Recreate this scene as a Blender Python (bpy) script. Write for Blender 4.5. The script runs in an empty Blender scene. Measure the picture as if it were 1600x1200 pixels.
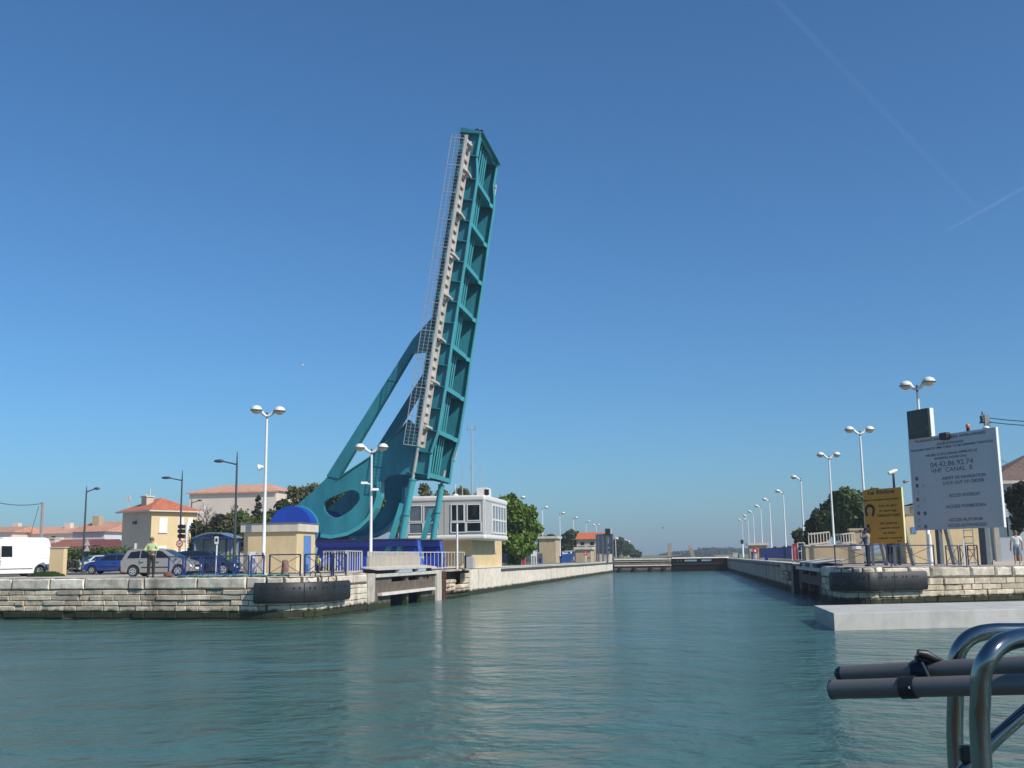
import bpy, bmesh, math, random
import numpy as np
from mathutils import Vector, Matrix
rad = math.radians
random.seed(7); np.random.seed(7)
sc = bpy.context.scene
col = sc.collection
# ------------------------------------------------------------------ camera
F_PX, YAW, PITCH, ROLL, EYE = 1650.0, rad(10.3), rad(9.26), rad(0.74), 2.5
cF = np.array([-math.sin(YAW)*math.cos(PITCH), math.cos(YAW)*math.cos(PITCH), math.sin(PITCH)])
_r0 = np.array([math.cos(YAW), math.sin(YAW), 0]); _u0 = np.cross(_r0, cF)
cR = _r0*math.cos(ROLL) - _u0*math.sin(ROLL); cU = _u0*math.cos(ROLL) + _r0*math.sin(ROLL)
cC = np.array([0, 0, EYE])
cam = bpy.data.cameras.new("camera"); camo = bpy.data.objects.new("camera", cam); col.objects.link(camo)
cam.sensor_width = 36.0; cam.lens = 36.0*F_PX/1600; cam.clip_start = 0.05; cam.clip_end = 60000
camo.matrix_world = Matrix(((cR[0], cU[0], -cF[0], 0), (cR[1], cU[1], -cF[1], 0), (cR[2], cU[2], -cF[2], EYE), (0, 0, 0, 1)))
sc.camera = camo
# ------------------------------------------------------------------ sky, sun, exposure
SUN_EL, SUN_AZ = rad(40), rad(-29)          # azimuth measured from +x towards +y
sdir = Vector((math.cos(SUN_EL)*math.cos(SUN_AZ), math.cos(SUN_EL)*math.sin(SUN_AZ), math.sin(SUN_EL)))
w = bpy.data.worlds.new("World"); sc.world = w; w.use_nodes = True
nt = w.node_tree; bg = nt.nodes["Background"]
sky = nt.nodes.new("ShaderNodeTexSky"); sky.sky_type = 'NISHITA'; sky.sun_disc = False
sky.sun_elevation = SUN_EL; sky.sun_rotation = math.atan2(sdir.x, sdir.y)
sky.air_density = 1.0; sky.dust_density = 0.9; sky.ozone_density = 10.0; sky.altitude = 0
tint = nt.nodes.new('ShaderNodeMix'); tint.data_type = 'RGBA'; tint.blend_type = 'MULTIPLY'; tint.inputs[0].default_value = 1; tint.inputs[7].default_value = (.75, .98, 1.0, 1)   # camera white balance
nt.links.new(sky.outputs[0], tint.inputs[6]); nt.links.new(tint.outputs[2], bg.inputs[0]); bg.inputs[1].default_value = 0.125
sun = bpy.data.lights.new("sun", 'SUN'); suno = bpy.data.objects.new("sun", sun); col.objects.link(suno)
sun.energy = 5.0; sun.angle = rad(0.5); sun.color = (1.0, 0.93, 0.82)
suno.rotation_euler = sdir.to_track_quat('Z', 'Y').to_euler()
sc.view_settings.view_transform = 'Standard'; sc.view_settings.look = 'None'
sc.view_settings.exposure = 0.0; sc.view_settings.gamma = 1.0
sc.cycles.max_bounces = 6; sc.cycles.transparent_max_bounces = 12
# ------------------------------------------------------------------ measuring helpers (photo pixels -> metres)
def ray(px, py): return cF + cR*((px-800)/F_PX) + cU*((600-py)/F_PX)
def ony(px, py, y):
    d = ray(px, py); return cC + d*(y/d[1])
def onx(px, py, x):
    d = ray(px, py); return cC + d*(x/d[0])
def onz(px, py, z):
    d = ray(px, py); return cC + d*((z-EYE)/d[2])
def gx(px, y, z=1.7):
    v = cR - cF*((px-800)/F_PX); return -(y*v[1] + (z-EYE)*v[2])/v[0]
def zh(px, py, y): return ony(px, py, y)[2]
# ------------------------------------------------------------------ mesh helpers
class MB:
    def __init__(s, o=(0, 0, 0)): s.v = []; s.f = []; s.o = np.array(o, float)
    def add(s, vs, fs):
        n = len(s.v); s.v += [tuple(np.array(p, float)-s.o) for p in vs]; s.f += [tuple(i+n for i in f) for f in fs]; return s
    def hexa(s, p):   # 8 points: bottom ring 0-3, top ring 4-7
        return s.add(p, [(3, 2, 1, 0), (4, 5, 6, 7), (0, 1, 5, 4), (1, 2, 6, 5), (2, 3, 7, 6), (3, 0, 4, 7)])
    def box(s, a, b):
        (x0, y0, z0), (x1, y1, z1) = a, b
        x0, x1 = min(x0, x1), max(x0, x1); y0, y1 = min(y0, y1), max(y0, y1); z0, z1 = min(z0, z1), max(z0, z1)
        return s.hexa([(x0, y0, z0), (x1, y0, z0), (x1, y1, z0), (x0, y1, z0), (x0, y0, z1), (x1, y0, z1), (x1, y1, z1), (x0, y1, z1)])
    def cbox(s, c, d, rz=0):
        cx, cy, cz = c; hx, hy, hz = d[0]/2, d[1]/2, d[2]/2; ca, sa = math.cos(rz), math.sin(rz)
        pts = []
        for z in (-hz, hz):
            for (x, y) in ((-hx, -hy), (hx, -hy), (hx, hy), (-hx, hy)): pts.append((cx+x*ca-y*sa, cy+x*sa+y*ca, cz+z))
        return s.hexa(pts)
    def bar(s, p, q, w, h=None, up=(0, 0, 1)):
        h = h or w; p = np.array(p, float); q = np.array(q, float); d = q-p; L = np.linalg.norm(d)
        if L < 1e-6: return s
        d /= L; u = np.array(up, float)
        if abs(d@u) > .98: u = np.array((1., 0, 0)) if abs(d[0]) < .9 else np.array((0, 1., 0))
        r = np.cross(d, u); r /= np.linalg.norm(r); u = np.cross(r, d)
        a, b = r*w/2, u*h/2
        return s.hexa([p-a-b, p+a-b, p+a+b, p-a+b, q-a-b, q+a-b, q+a+b, q-a+b])
    def cyl(s, p, q, r0, r1=None, n=12, cap=True):
        r1 = r0 if r1 is None else r1; p = np.array(p, float); q = np.array(q, float); d = q-p; d = d/np.linalg.norm(d)
        u = np.array((0, 0, 1.)) if abs(d[2]) < .9 else np.array((1., 0, 0))
        a = np.cross(d, u); a /= np.linalg.norm(a); b = np.cross(d, a)
        vs = []
        for k in range(n):
            t = 2*math.pi*k/n; e = a*math.cos(t)+b*math.sin(t); vs.append(p+e*r0); vs.append(q+e*r1)
        fs = [(2*k, 2*((k+1) % n), 2*((k+1) % n)+1, 2*k+1) for k in range(n)]
        if cap: fs += [tuple(2*k for k in range(n-1, -1, -1)), tuple(2*k+1 for k in range(n))]
        return s.add(vs, fs)
    def tube(s, path, r, n=10, cap=True):
        P = [np.array(p, float) for p in path]; rs = r if isinstance(r, (list, tuple)) else [r]*len(P)
        prev = None; vs = []
        for i, p in enumerate(P):
            d = P[min(i+1, len(P)-1)]-P[max(i-1, 0)]; d = d/np.linalg.norm(d)
            if prev is None:
                u = np.array((0, 0, 1.)) if abs(d[2]) < .9 else np.array((1., 0, 0))
            else: u = prev
            a = u-d*(u@d); a /= np.linalg.norm(a); b = np.cross(d, a); prev = a
            for k in range(n):
                t = 2*math.pi*k/n; vs.append(p+(a*math.cos(t)+b*math.sin(t))*rs[i])
        fs = []
        for i in range(len(P)-1):
            for k in range(n): fs.append((i*n+k, i*n+(k+1) % n, (i+1)*n+(k+1) % n, (i+1)*n+k))
        if cap: fs += [tuple(range(n-1, -1, -1)), tuple((len(P)-1)*n+k for k in range(n))]
        return s.add(vs, fs)
    def prism(s, poly, t0, t1, fn):   # poly of 2-D points, fn(a, b, t) -> xyz
        n = len(poly); vs = [fn(a, b, t0) for a, b in poly]+[fn(a, b, t1) for a, b in poly]
        fs = [tuple(range(n)), tuple(range(2*n-1, n-1, -1))]+[(k, k+n, (k+1) % n+n, (k+1) % n) for k in range(n)]
        return s.add(vs, fs)
    def sphere(s, c, r, nu=14, nv=9, v0=0, v1=1):
        r = (r, r, r) if not isinstance(r, (tuple, list)) else r; vs = []; fs = []
        for j in range(nv+1):
            ph = math.pi*(v0+(v1-v0)*j/nv)
            for k in range(nu):
                t = 2*math.pi*k/nu; vs.append((c[0]+r[0]*math.sin(ph)*math.cos(t), c[1]+r[1]*math.sin(ph)*math.sin(t), c[2]+r[2]*math.cos(ph)))
        for j in range(nv):
            for k in range(nu): fs.append((j*nu+k, (j+1)*nu+k, (j+1)*nu+(k+1) % nu, j*nu+(k+1) % nu))
        fs.append(tuple(range(nu))); fs.append(tuple(nv*nu+k for k in range(nu-1, -1, -1)))
        return s.add(vs, fs)
    def quad(s, *p): return s.add(p, [tuple(range(len(p)))])
    def build(s, name, m, parent=None, smooth=False, bevel=0, seg=2):
        me = bpy.data.meshes.new(name); me.from_pydata(s.v, [], s.f); me.update()
        bm = bmesh.new(); bm.from_mesh(me); bmesh.ops.recalc_face_normals(bm, faces=bm.faces); bm.to_mesh(me); bm.free()
        me.materials.append(m)
        if smooth:
            me.polygons.foreach_set('use_smooth', [True]*len(me.polygons))
            try: me.set_sharp_from_angle(angle=rad(40))
            except Exception: pass
        o = bpy.data.objects.new(name, me); col.objects.link(o)
        if parent is not None: o.parent = parent
        else: o.location = s.o
        if bevel:
            b = o.modifiers.new('bevel', 'BEVEL'); b.width = bevel; b.segments = seg; b.limit_method = 'ANGLE'; b.angle_limit = rad(35)
        return o
def tag(o, label=None, cat=None, group=None, kind=None):
    if label: o['label'] = label
    if cat: o['category'] = cat
    if group: o['group'] = group
    if kind: o['kind'] = kind
    return o
def thing(name, label, cat, loc=(0, 0, 0), rz=0, group=None):
    o = bpy.data.objects.new(name, None); col.objects.link(o); o.empty_display_size = .3
    o.location = loc; o.rotation_euler = (0, 0, rz); return tag(o, label, cat, group)
def join(a, b):      # merge mesh b into part a as a second material of the same mesh
    bm = bmesh.new(); bm.from_mesh(a.data); n0 = len(bm.faces); k = len(a.data.materials); bm.from_mesh(b.data); bm.faces.ensure_lookup_table()
    for f in bm.faces[n0:]: f.material_index = k
    bm.to_mesh(a.data); bm.free(); a.data.materials.append(b.data.materials[0]); bpy.data.objects.remove(b)
def roughen(o, size=.2, amp=.022, freq=2.6):      # chipped, uneven stone: real displacement of every block
    from mathutils import noise
    bm = bmesh.new(); bm.from_mesh(o.data)
    for _ in range(4):
        es = [e for e in bm.edges if e.calc_length() > size]
        if not es: break
        bmesh.ops.subdivide_edges(bm, edges=es, cuts=1, use_grid_fill=True)
    for v in bm.verts:
        p = v.co*freq; d = noise.noise_vector(p)*amp+noise.noise_vector(p*3.1)*amp*.45; v.co += Vector((d.x, d.y, d.z*.8))
    bm.to_mesh(o.data); bm.free()
def kids(o): return [c for c in bpy.data.objects if c.parent is o]
def dup(root, loc, rz=None, label=None, group=None):
    def cp(o, par):
        c = o.copy(); col.objects.link(c); c.parent = par
        for ch in kids(o): cp(ch, c)
        return c
    r = cp(root, None); r.location = loc
    if rz is not None: r.rotation_euler = (0, 0, rz)
    if label: r['label'] = label
    if group: r['group'] = group
    return r
# ------------------------------------------------------------------ materials
MATS = {}
def mathn(n, L, op, a, b=None):
    k = n.new('ShaderNodeMath'); k.operation = op
    for i, v in enumerate((a, b)):
        if v is None: continue
        if isinstance(v, (int, float)): k.inputs[i].default_value = v
        else: L.new(v, k.inputs[i])
    return k.outputs[0]
def mixc(n, L, f, a, b):
    k = n.new('ShaderNodeMix'); k.data_type = 'RGBA'; L.new(f, k.inputs[0]) if not isinstance(f, (int, float)) else setattr(k.inputs[0], 'default_value', f)
    for i, v in ((6, a), (7, b)):
        if isinstance(v, tuple): k.inputs[i].default_value = (*v, 1)
        else: L.new(v, k.inputs[i])
    return k.outputs[2]
def mat(name, c, rough=.6, metal=0, var=.12, scale=3.0, bump=0, bscale=None, c2=None, spec=None, alpha=None, trans=0, coat=0, streak=0, dirt=0, dirtc=(.10, .075, .05)):
    if name in MATS: return MATS[name]
    m = bpy.data.materials.new(name); m.use_nodes = True; n = m.node_tree.nodes; L = m.node_tree.links
    b = n['Principled BSDF']; b.inputs['Roughness'].default_value = rough; b.inputs['Metallic'].default_value = metal
    if spec is not None: b.inputs['Specular IOR Level'].default_value = spec
    if coat: b.inputs['Coat Weight'].default_value = coat; b.inputs['Coat Roughness'].default_value = .05
    if trans: b.inputs['Transmission Weight'].default_value = trans
    if alpha is not None: b.inputs['Alpha'].default_value = alpha
    tc = n.new('ShaderNodeTexCoord'); mp = n.new('ShaderNodeMapping'); L.new(tc.outputs['Object'], mp.inputs['Vector'])
    if streak: mp.inputs['Scale'].default_value = (1, 1, streak)
    nz = n.new('ShaderNodeTexNoise'); nz.inputs['Scale'].default_value = scale; nz.inputs['Detail'].default_value = 8; nz.inputs['Roughness'].default_value = .65
    L.new(mp.outputs[0], nz.inputs['Vector'])
    cr = n.new('ShaderNodeValToRGB'); cr.color_ramp.elements[0].position = .3; cr.color_ramp.elements[1].position = .7
    lo = [x*(1-var) for x in c]; hi = [min(1, x*(1+var)) for x in c] if c2 is None else list(c2)
    cr.color_ramp.elements[0].color = (*lo, 1); cr.color_ramp.elements[1].color = (*hi, 1)
    L.new(nz.outputs['Fac'], cr.inputs[0]); L.new(cr.outputs[0], b.inputs['Base Color'])
    if dirt:      # run-off streaks and grime
        m2 = n.new('ShaderNodeMapping'); m2.inputs['Scale'].default_value = (1, 1, .12); L.new(tc.outputs['Object'], m2.inputs['Vector'])
        dn = n.new('ShaderNodeTexNoise'); dn.inputs['Scale'].default_value = 2.6; dn.inputs['Detail'].default_value = 7; dn.inputs['Roughness'].default_value = .7; L.new(m2.outputs[0], dn.inputs['Vector'])
        dr = n.new('ShaderNodeValToRGB'); dr.color_ramp.elements[0].position = .50; dr.color_ramp.elements[1].position = .74; L.new(dn.outputs['Fac'], dr.inputs[0])
        L.new(mixc(n, L, mathn(n, L, 'MULTIPLY', dr.outputs[0], dirt), cr.outputs[0], dirtc), b.inputs['Base Color'])
    if bump:
        bp = n.new('ShaderNodeBump'); bp.inputs['Strength'].default_value = bump; bp.inputs['Distance'].default_value = .02
        nb = n.new('ShaderNodeTexNoise'); nb.inputs['Scale'].default_value = bscale or scale*6; nb.inputs['Detail'].default_value = 6
        L.new(tc.outputs['Object'], nb.inputs['Vector']); L.new(nb.outputs['Fac'], bp.inputs['Height']); L.new(bp.outputs[0], b.inputs['Normal'])
    MATS[name] = m; return m
def stone_mat(name, c, c2, algae=.42, bump=.5, rust=0.0, isl=.18, stain=.55):
    m = mat(name, c, .9, var=.2, scale=2.2, c2=c2, bump=bump, bscale=14)
    n = m.node_tree.nodes; L = m.node_tree.links; b = n['Principled BSDF']
    src = b.inputs['Base Color'].links[0].from_socket
    g = n.new('ShaderNodeNewGeometry'); sp = n.new('ShaderNodeSeparateXYZ'); L.new(g.outputs['Position'], sp.inputs[0])
    hv = n.new('ShaderNodeHueSaturation'); L.new(src, hv.inputs['Color'])
    L.new(mathn(n, L, 'ADD', mathn(n, L, 'MULTIPLY', g.outputs['Random Per Island'], 2*isl), 1-isl), hv.inputs['Value'])
    cur = hv.outputs[0]
    st = n.new('ShaderNodeTexNoise'); st.inputs['Scale'].default_value = .9; st.inputs['Detail'].default_value = 5
    mp = n.new('ShaderNodeMapping'); mp.inputs['Scale'].default_value = (1, 1, .25); L.new(g.outputs['Position'], mp.inputs[0]); L.new(mp.outputs[0], st.inputs['Vector'])
    r2 = n.new('ShaderNodeValToRGB'); r2.color_ramp.elements[0].position = .52; r2.color_ramp.elements[1].position = .72; L.new(st.outputs['Fac'], r2.inputs[0])
    cur = mixc(n, L, mathn(n, L, 'MULTIPLY', r2.outputs[0], stain), cur, (.10, .085, .065))
    if rust:
        st2 = n.new('ShaderNodeTexNoise'); st2.inputs['Scale'].default_value = 1.3; L.new(mp.outputs[0], st2.inputs['Vector'])
        r3 = n.new('ShaderNodeValToRGB'); r3.color_ramp.elements[0].position = .56; r3.color_ramp.elements[1].position = .66; L.new(st2.outputs['Fac'], r3.inputs[0])
        cur = mixc(n, L, mathn(n, L, 'MULTIPLY', r3.outputs[0], rust), cur, (.30, .13, .045))
    if algae:
        nz = n.new('ShaderNodeTexNoise'); nz.inputs['Scale'].default_value = 2.5; nz.inputs['Detail'].default_value = 6; L.new(g.outputs['Position'], nz.inputs['Vector'])
        lv = mathn(n, L, 'ADD', sp.outputs[2], mathn(n, L, 'MULTIPLY', mathn(n, L, 'SUBTRACT', nz.outputs['Fac'], .5), .35))
        mr = n.new('ShaderNodeMapRange'); mr.inputs[1].default_value = algae-.06; mr.inputs[2].default_value = algae+.06; mr.inputs[3].default_value = 1; mr.inputs[4].default_value = 0
        L.new(lv, mr.inputs[0])
        al = mixc(n, L, nz.outputs['Fac'], (.006, .010, .004), (.035, .045, .015))
        cur = mixc(n, L, mr.outputs[0], cur, al)
    L.new(cur, b.inputs['Base Color']); return m
def tile_mat(name, c, c2, freq=3.2):
    m = mat(name, c, .85, var=.2, scale=1.2, c2=c2, bump=.0)
    n = m.node_tree.nodes; L = m.node_tree.links; b = n['Principled BSDF']
    tc = [k for k in n if k.type == 'TEX_COORD'][0]
    nz = n.new('ShaderNodeTexNoise'); nz.inputs['Scale'].default_value = 5.5; nz.inputs['Detail'].default_value = 4; L.new(tc.outputs['Object'], nz.inputs['Vector'])
    src = b.inputs['Base Color'].links[0].from_socket
    r = n.new('ShaderNodeValToRGB'); r.color_ramp.elements[0].position = .35; r.color_ramp.elements[1].position = .7; L.new(nz.outputs['Fac'], r.inputs[0])
    L.new(mixc(n, L, r.outputs[0], src, tuple(min(1, x*1.25+.03) for x in c2)), b.inputs['Base Color'])
    bp = n.new('ShaderNodeBump'); bp.inputs['Strength'].default_value = .6; bp.inputs['Distance'].default_value = .06
    wv = n.new('ShaderNodeTexWave'); wv.inputs['Scale'].default_value = freq; L.new(tc.outputs['Object'], wv.inputs['Vector']); L.new(wv.outputs['Fac'], bp.inputs['Height']); L.new(bp.outputs[0], b.inputs['Normal'])
    return m
def leaf_mat(name, dark, light, rough=.6):
    m = bpy.data.materials.new(name); m.use_nodes = True; n = m.node_tree.nodes; L = m.node_tree.links; b = n['Principled BSDF']
    g = n.new('ShaderNodeNewGeometry'); nz = n.new('ShaderNodeTexNoise'); nz.inputs['Scale'].default_value = .5; L.new(g.outputs['Position'], nz.inputs['Vector'])
    f = mathn(n, L, 'ADD', mathn(n, L, 'MULTIPLY', g.outputs['Random Per Island'], .6), mathn(n, L, 'MULTIPLY', mathn(n, L, 'SUBTRACT', nz.outputs['Fac'], .2), .7))
    L.new(mixc(n, L, f, dark, light), b.inputs['Base Color']); b.inputs['Roughness'].default_value = rough; b.inputs['Specular IOR Level'].default_value = .25
    tr = n.new('ShaderNodeBsdfTranslucent'); L.new(mixc(n, L, f, dark, light), tr.inputs[0]); mx = n.new('ShaderNodeMixShader'); mx.inputs[0].default_value = .3
    L.new(b.outputs[0], mx.inputs[1]); L.new(tr.outputs[0], mx.inputs[2]); L.new(mx.outputs[0], n['Material Output'].inputs[0])
    MATS[name] = m; return m
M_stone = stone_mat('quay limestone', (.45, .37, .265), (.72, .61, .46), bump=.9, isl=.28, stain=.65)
M_stonelit = stone_mat('sunlit canal limestone', (.60, .53, .42), (.76, .69, .57), algae=.45, bump=.25, isl=.08, rust=.35)  # lit copy of the limestone: sun on the corner put into the colour
M_cope = stone_mat('coping limestone', (.56, .47, .36), (.86, .78, .65), algae=0, bump=.45, isl=.22, stain=.75)
M_mortar = mat('mortar', (.09, .075, .055), .95, var=.3, scale=4)
M_conc = stone_mat('weathered concrete', (.40, .36, .29), (.55, .50, .42), algae=.42, bump=.25, rust=.8, isl=.02)
M_brown = stone_mat('brown stained steel', (.10, .075, .06), (.17, .135, .11), algae=.35, bump=.2, isl=.02)
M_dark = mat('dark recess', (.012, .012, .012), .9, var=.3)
M_teal = mat('teal paint', (.020, .165, .215), .42, var=.14, scale=.9, c2=(.032, .235, .285), bump=.08, bscale=3, streak=.2, dirt=.35, dirtc=(.035, .08, .08))
M_teal2 = mat('sunlit teal flange paint', (.055, .32, .365), .42, var=.10, scale=2.0, streak=.3, dirt=.25, dirtc=(.05, .12, .12))  # lighter teal, sunlight on the flanges painted into the colour
M_blue = mat('blue paint', (.012, .050, .36), .40, var=.14, scale=1.2, streak=.2, bump=.06, bscale=2, dirt=.3, dirtc=(.03, .035, .12))
M_bluerail = mat('blue rail paint', (.020, .045, .19), .4, var=.15)
M_navyrail = mat('navy rail paint', (.02, .03, .09), .45, var=.15)
M_bluedoor = mat('pale blue paint', (.10, .22, .50), .5, var=.12)
M_grey = mat('galvanised steel', (.42, .41, .39), .5, .3, var=.12, scale=4)
M_greyw = mat('weathered white steel', (.56, .52, .47), .6, var=.18, scale=3, streak=.3, dirt=.5, dirtc=(.22, .15, .09))
M_white = mat('white paint', (.78, .77, .74), .45, var=.05)
M_pole = mat('white pole paint', (.72, .72, .71), .4, var=.08)
M_cream = mat('cream render', (.62, .47, .26), .85, var=.10, scale=1.0, c2=(.68, .53, .31), bump=.15, bscale=30, dirt=.22, dirtc=(.30, .22, .13))
M_sand = mat('sand render', (.43, .34, .22), .9, var=.12, scale=.8, bump=.15, bscale=30, dirt=.3)
M_fascia = mat('concrete fascia', (.55, .49, .42), .85, var=.14, scale=2.5, streak=.2)
M_black = mat('black rubber', (.018, .019, .021), .55, var=.35, scale=3, bump=.15, bscale=8)
M_blk = mat('black plastic', (.012, .012, .014), .45, var=.2)
M_glass = mat('dark glass', (.010, .013, .016), .06, var=.1, spec=.6)
M_glassb = mat('pale glass', (.12, .16, .19), .08, var=.1, spec=.7)
M_panel = mat('grey cladding', (.46, .45, .44), .5, var=.06, scale=1.5, dirt=.25, dirtc=(.25, .24, .22))
M_trim = mat('pale trim', (.68, .66, .64), .45, var=.05)
M_roof = tile_mat('orange tiles', (.34, .085, .035), (.50, .15, .07))
M_rooffaded = tile_mat('faded orange tiles', (.36, .15, .09), (.52, .27, .18))
M_roofpale = tile_mat('pale pink tiles', (.42, .20, .13), (.60, .33, .22))
M_rooforange = tile_mat('pale orange tiles', (.38, .135, .07), (.66, .35, .22))
M_roofbrown = tile_mat('brown tiles', (.10, .060, .045), (.17, .11, .085))
M_wallgrey = mat('grey and shaded house render', (.50, .43, .33), .9, var=.08, scale=.6)  # also paints the shaded face of the two-storey house greyer
M_wallcream = mat('cream house render', (.62, .48, .27), .9, var=.06, scale=.6)
M_wallpink = mat('pale block render', (.64, .54, .455), .9, var=.06, scale=.2)
M_steel = mat('polished stainless', (.26, .255, .25), .12, 1.0, var=.05)
M_alu = mat('grey anodised tube', (.155, .15, .14), .42, .3, var=.12, scale=2, streak=.1)
M_red = mat('red paint', (.55, .03, .03), .45, var=.1)
M_wood = mat('weathered timber', (.34, .28, .20), .85, var=.25, scale=3, streak=.15)
M_tyre = mat('tyre', (.02, .02, .02), .8, var=.2)
M_rim = mat('alloy', (.55, .55, .56), .3, .6, var=.05)
M_bark = mat('bark', (.10, .075, .055), .95, var=.35, scale=5, bump=.5)
M_streetlamp = mat('dark grey lamp paint', (.055, .065, .075), .4, var=.1)
M_bowl = mat('lamp bowl', (.62, .50, .33), .25, var=.05, spec=.5)
# ================================================================== SETTING: water, banks
def water_mat():
    m = bpy.data.materials.new('water'); m.use_nodes = True; n = m.node_tree.nodes; L = m.node_tree.links; b = n['Principled BSDF']
    b.inputs['Roughness'].default_value = .10; b.inputs['IOR'].default_value = 1.33; b.inputs['Specular IOR Level'].default_value = .5
    g = n.new('ShaderNodeNewGeometry')
    def noise(sx, sy, scale, det, rot=0.18):
        mp = n.new('ShaderNodeMapping'); mp.inputs['Scale'].default_value = (sx, sy, 1); mp.inputs['Rotation'].default_value = (0, 0, rot); L.new(g.outputs['Position'], mp.inputs[0])
        k = n.new('ShaderNodeTexNoise'); k.inputs['Scale'].default_value = scale; k.inputs['Detail'].default_value = det; k.inputs['Roughness'].default_value = .55; L.new(mp.outputs[0], k.inputs['Vector']); return k.outputs['Fac']
    big = noise(.6, 1, .10, 3); 
    L.new(mixc(n, L, big, (.040, .112, .100), (.056, .136, .118)), b.inputs['Base Color'])
    rip = noise(.9, 1.0, 1.7, 5, .3); fine = noise(1, 1, 4.6, 5, -.2); swell = noise(.8, 1, .6, 3, .1)
    patch = noise(.5, 1, .16, 4, -.35)
    pr = n.new('ShaderNodeMapRange'); pr.inputs[1].default_value = .35; pr.inputs[2].default_value = .65; pr.inputs[3].default_value = .35; pr.inputs[4].default_value = 1.5; L.new(patch, pr.inputs[0])
    h = mathn(n, L, 'ADD', mathn(n, L, 'MULTIPLY', rip, .19), mathn(n, L, 'MULTIPLY', fine, .10))
    h = mathn(n, L, 'MULTIPLY', h, pr.outputs[0]); h = mathn(n, L, 'ADD', h, mathn(n, L, 'MULTIPLY', swell, .46))
    bp = n.new('ShaderNodeBump'); bp.inputs['Strength'].default_value = 1.0; bp.inputs['Distance'].default_value = 1.0; L.new(h, bp.inputs['Height']); L.new(bp.outputs[0], b.inputs['Normal'])
    return m
M_water = water_mat()
wb = MB(); wb.quad((-6000, -400, 0), (6000, -400, 0), (6000, 9000, 0), (-6000, 9000, 0))
tag(wb.build('water', M_water), kind='structure', label='calm green-blue water of the canal and basin', cat='water')

def lerp(a, b, t): t = max(0, min(1, t)); return a+(b-a)*t
def wallL(y): return -16.1+(y-44)*2.5/110.4           # canal edge, left bank
def wallR(y): return 5.7-(y-53.7)*3.1/110.8           # canal edge, right bank
RA, RB = onz(1300, 886, 1.83), onz(1600, 884, 1.72)
def zdrop(x): return .11*max(0, min(1.3, (x-RA[0])/(RB[0]-RA[0])))
def frontL(x): return 42.25-(x+18.3)*.066-.25
def frontR(x): return RA[1]+(x-RA[0])*(RB[1]-RA[1])/(RB[0]-RA[0])
def zL(x, y):
    yf = frontL(x); near = lerp(1.80, 1.60, (y-yf-3)/6) if x < -24 else lerp(1.80, 1.60, (y-75)/20)
    if -24 <= x: return near if y < 75 else lerp(1.72, 1.50, (y-75)/70)
    return near
def zR(x, y): return lerp(1.83-zdrop(x), 1.80, (y-54)/20)
def land(name, xs_of, ys, zf, m):
    vs = []; fs = []; nx = len(xs_of(ys[0]))
    for y in ys:
        for x in xs_of(y):
            vs.append((x, y, 0))
    return vs, fs, nx
def landL():
    v = []; cols = [-6000, -1500, -400, -150, -80, -60, -48, -40, -34, -30, -26, -24.01, -23.9, -22, -20, -18.5, -17.2]
    offs = [.5, 2, 3.4, 5, 7, 9.5, 14, 20, 30, 45, 70, 95, 112, 140, 220, 500, 1500, 6500]
    for t in offs:
        row = []
        for x in cols+[None]:
            if x is None:
                yy = 44.6+(t-.5); xx = wallL(min(yy, 400))-.45
                if yy > 400: xx = wallL(400)-.45-(yy-400)*.30
            else:
                xx = x; yy = (frontL(max(x, -60))+t)
                if x < -24: yy = frontL(max(x, -60))+t
            row.append((xx, yy, zL(xx if xx > -60 else -60, yy)-.012))
        v.append(row)
    nx = len(cols)+1; vs = [p for r in v for p in r]
    fs = [(j*nx+i, j*nx+i+1, (j+1)*nx+i+1, (j+1)*nx+i) for j in range(len(offs)-1) for i in range(nx-1)]
    return vs, fs
M_groundL = mat('pale gravel', (.40, .36, .30), .95, var=.15, scale=.7, c2=(.52, .48, .42), bump=.4, bscale=9)
M_grass = mat('dry grass ground', (.13, .15, .055), .95, var=.2, scale=.8, c2=(.30, .27, .15), bump=.5, bscale=6)
M_far = mat('far bank grass', (.10, .12, .05), .95, var=.25, scale=.05, c2=(.20, .20, .10))
def banded(vs, fs, ycut):
    near = [f for f in fs if sum(vs[i][1] for i in f)/4 < ycut]; far = [f for f in fs if sum(vs[i][1] for i in f)/4 >= ycut and sum(vs[i][1] for i in f)/4 < 1200]; return near, far
vs_, fs_ = landL(); n_, f_ = banded(vs_, fs_, 150)
gl = MB(); gl.add(vs_, f_); tag(gl.build('ground', M_far), 'grassy left bank beyond the lock gates', 'ground', kind='structure')
gl = MB(); gl.add(vs_, n_); tag(gl.build('ground', M_groundL), 'pale gravel quay and car park on the left bank', 'ground', kind='structure')
gr = MB()
ysR = [0, 1.2, 3, 6, 10, 16, 24, 34, 60, 90, 117, 150, 300, 700, 2000, 6500]
v = []
for t in ysR:
    row = []
    for x in [None, 8, 10, 13, 16, 20, 26, 34, 50, 90, 200, 600, 6000]:
        if x is None:
            yy = frontR(6)+.5+t+.3; xx = wallR(min(yy, 260))+.45
            if yy > 260: xx = 1+(yy-260)*.006
        else: xx = x; yy = frontR(min(x, 60))+.5+t
        row.append((xx, yy, zR(xx, yy)-.012))
    v.append(row)
nx = 13; vs_ = [p for r in v for p in r]; n_, f_ = banded(vs_, [(j*nx+i, j*nx+i+1, (j+1)*nx+i+1, (j+1)*nx+i) for j in range(len(ysR)-1) for i in range(nx-1)], 155)
gr.add(vs_, f_); tag(gr.build('ground', M_far), 'grassy right bank beyond the lock gates', 'ground', kind='structure'); gr = MB(); gr.add(vs_, n_)
tag(gr.build('ground', M_groundL), 'pale gravel quay on the right bank', 'ground', kind='structure')
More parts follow.
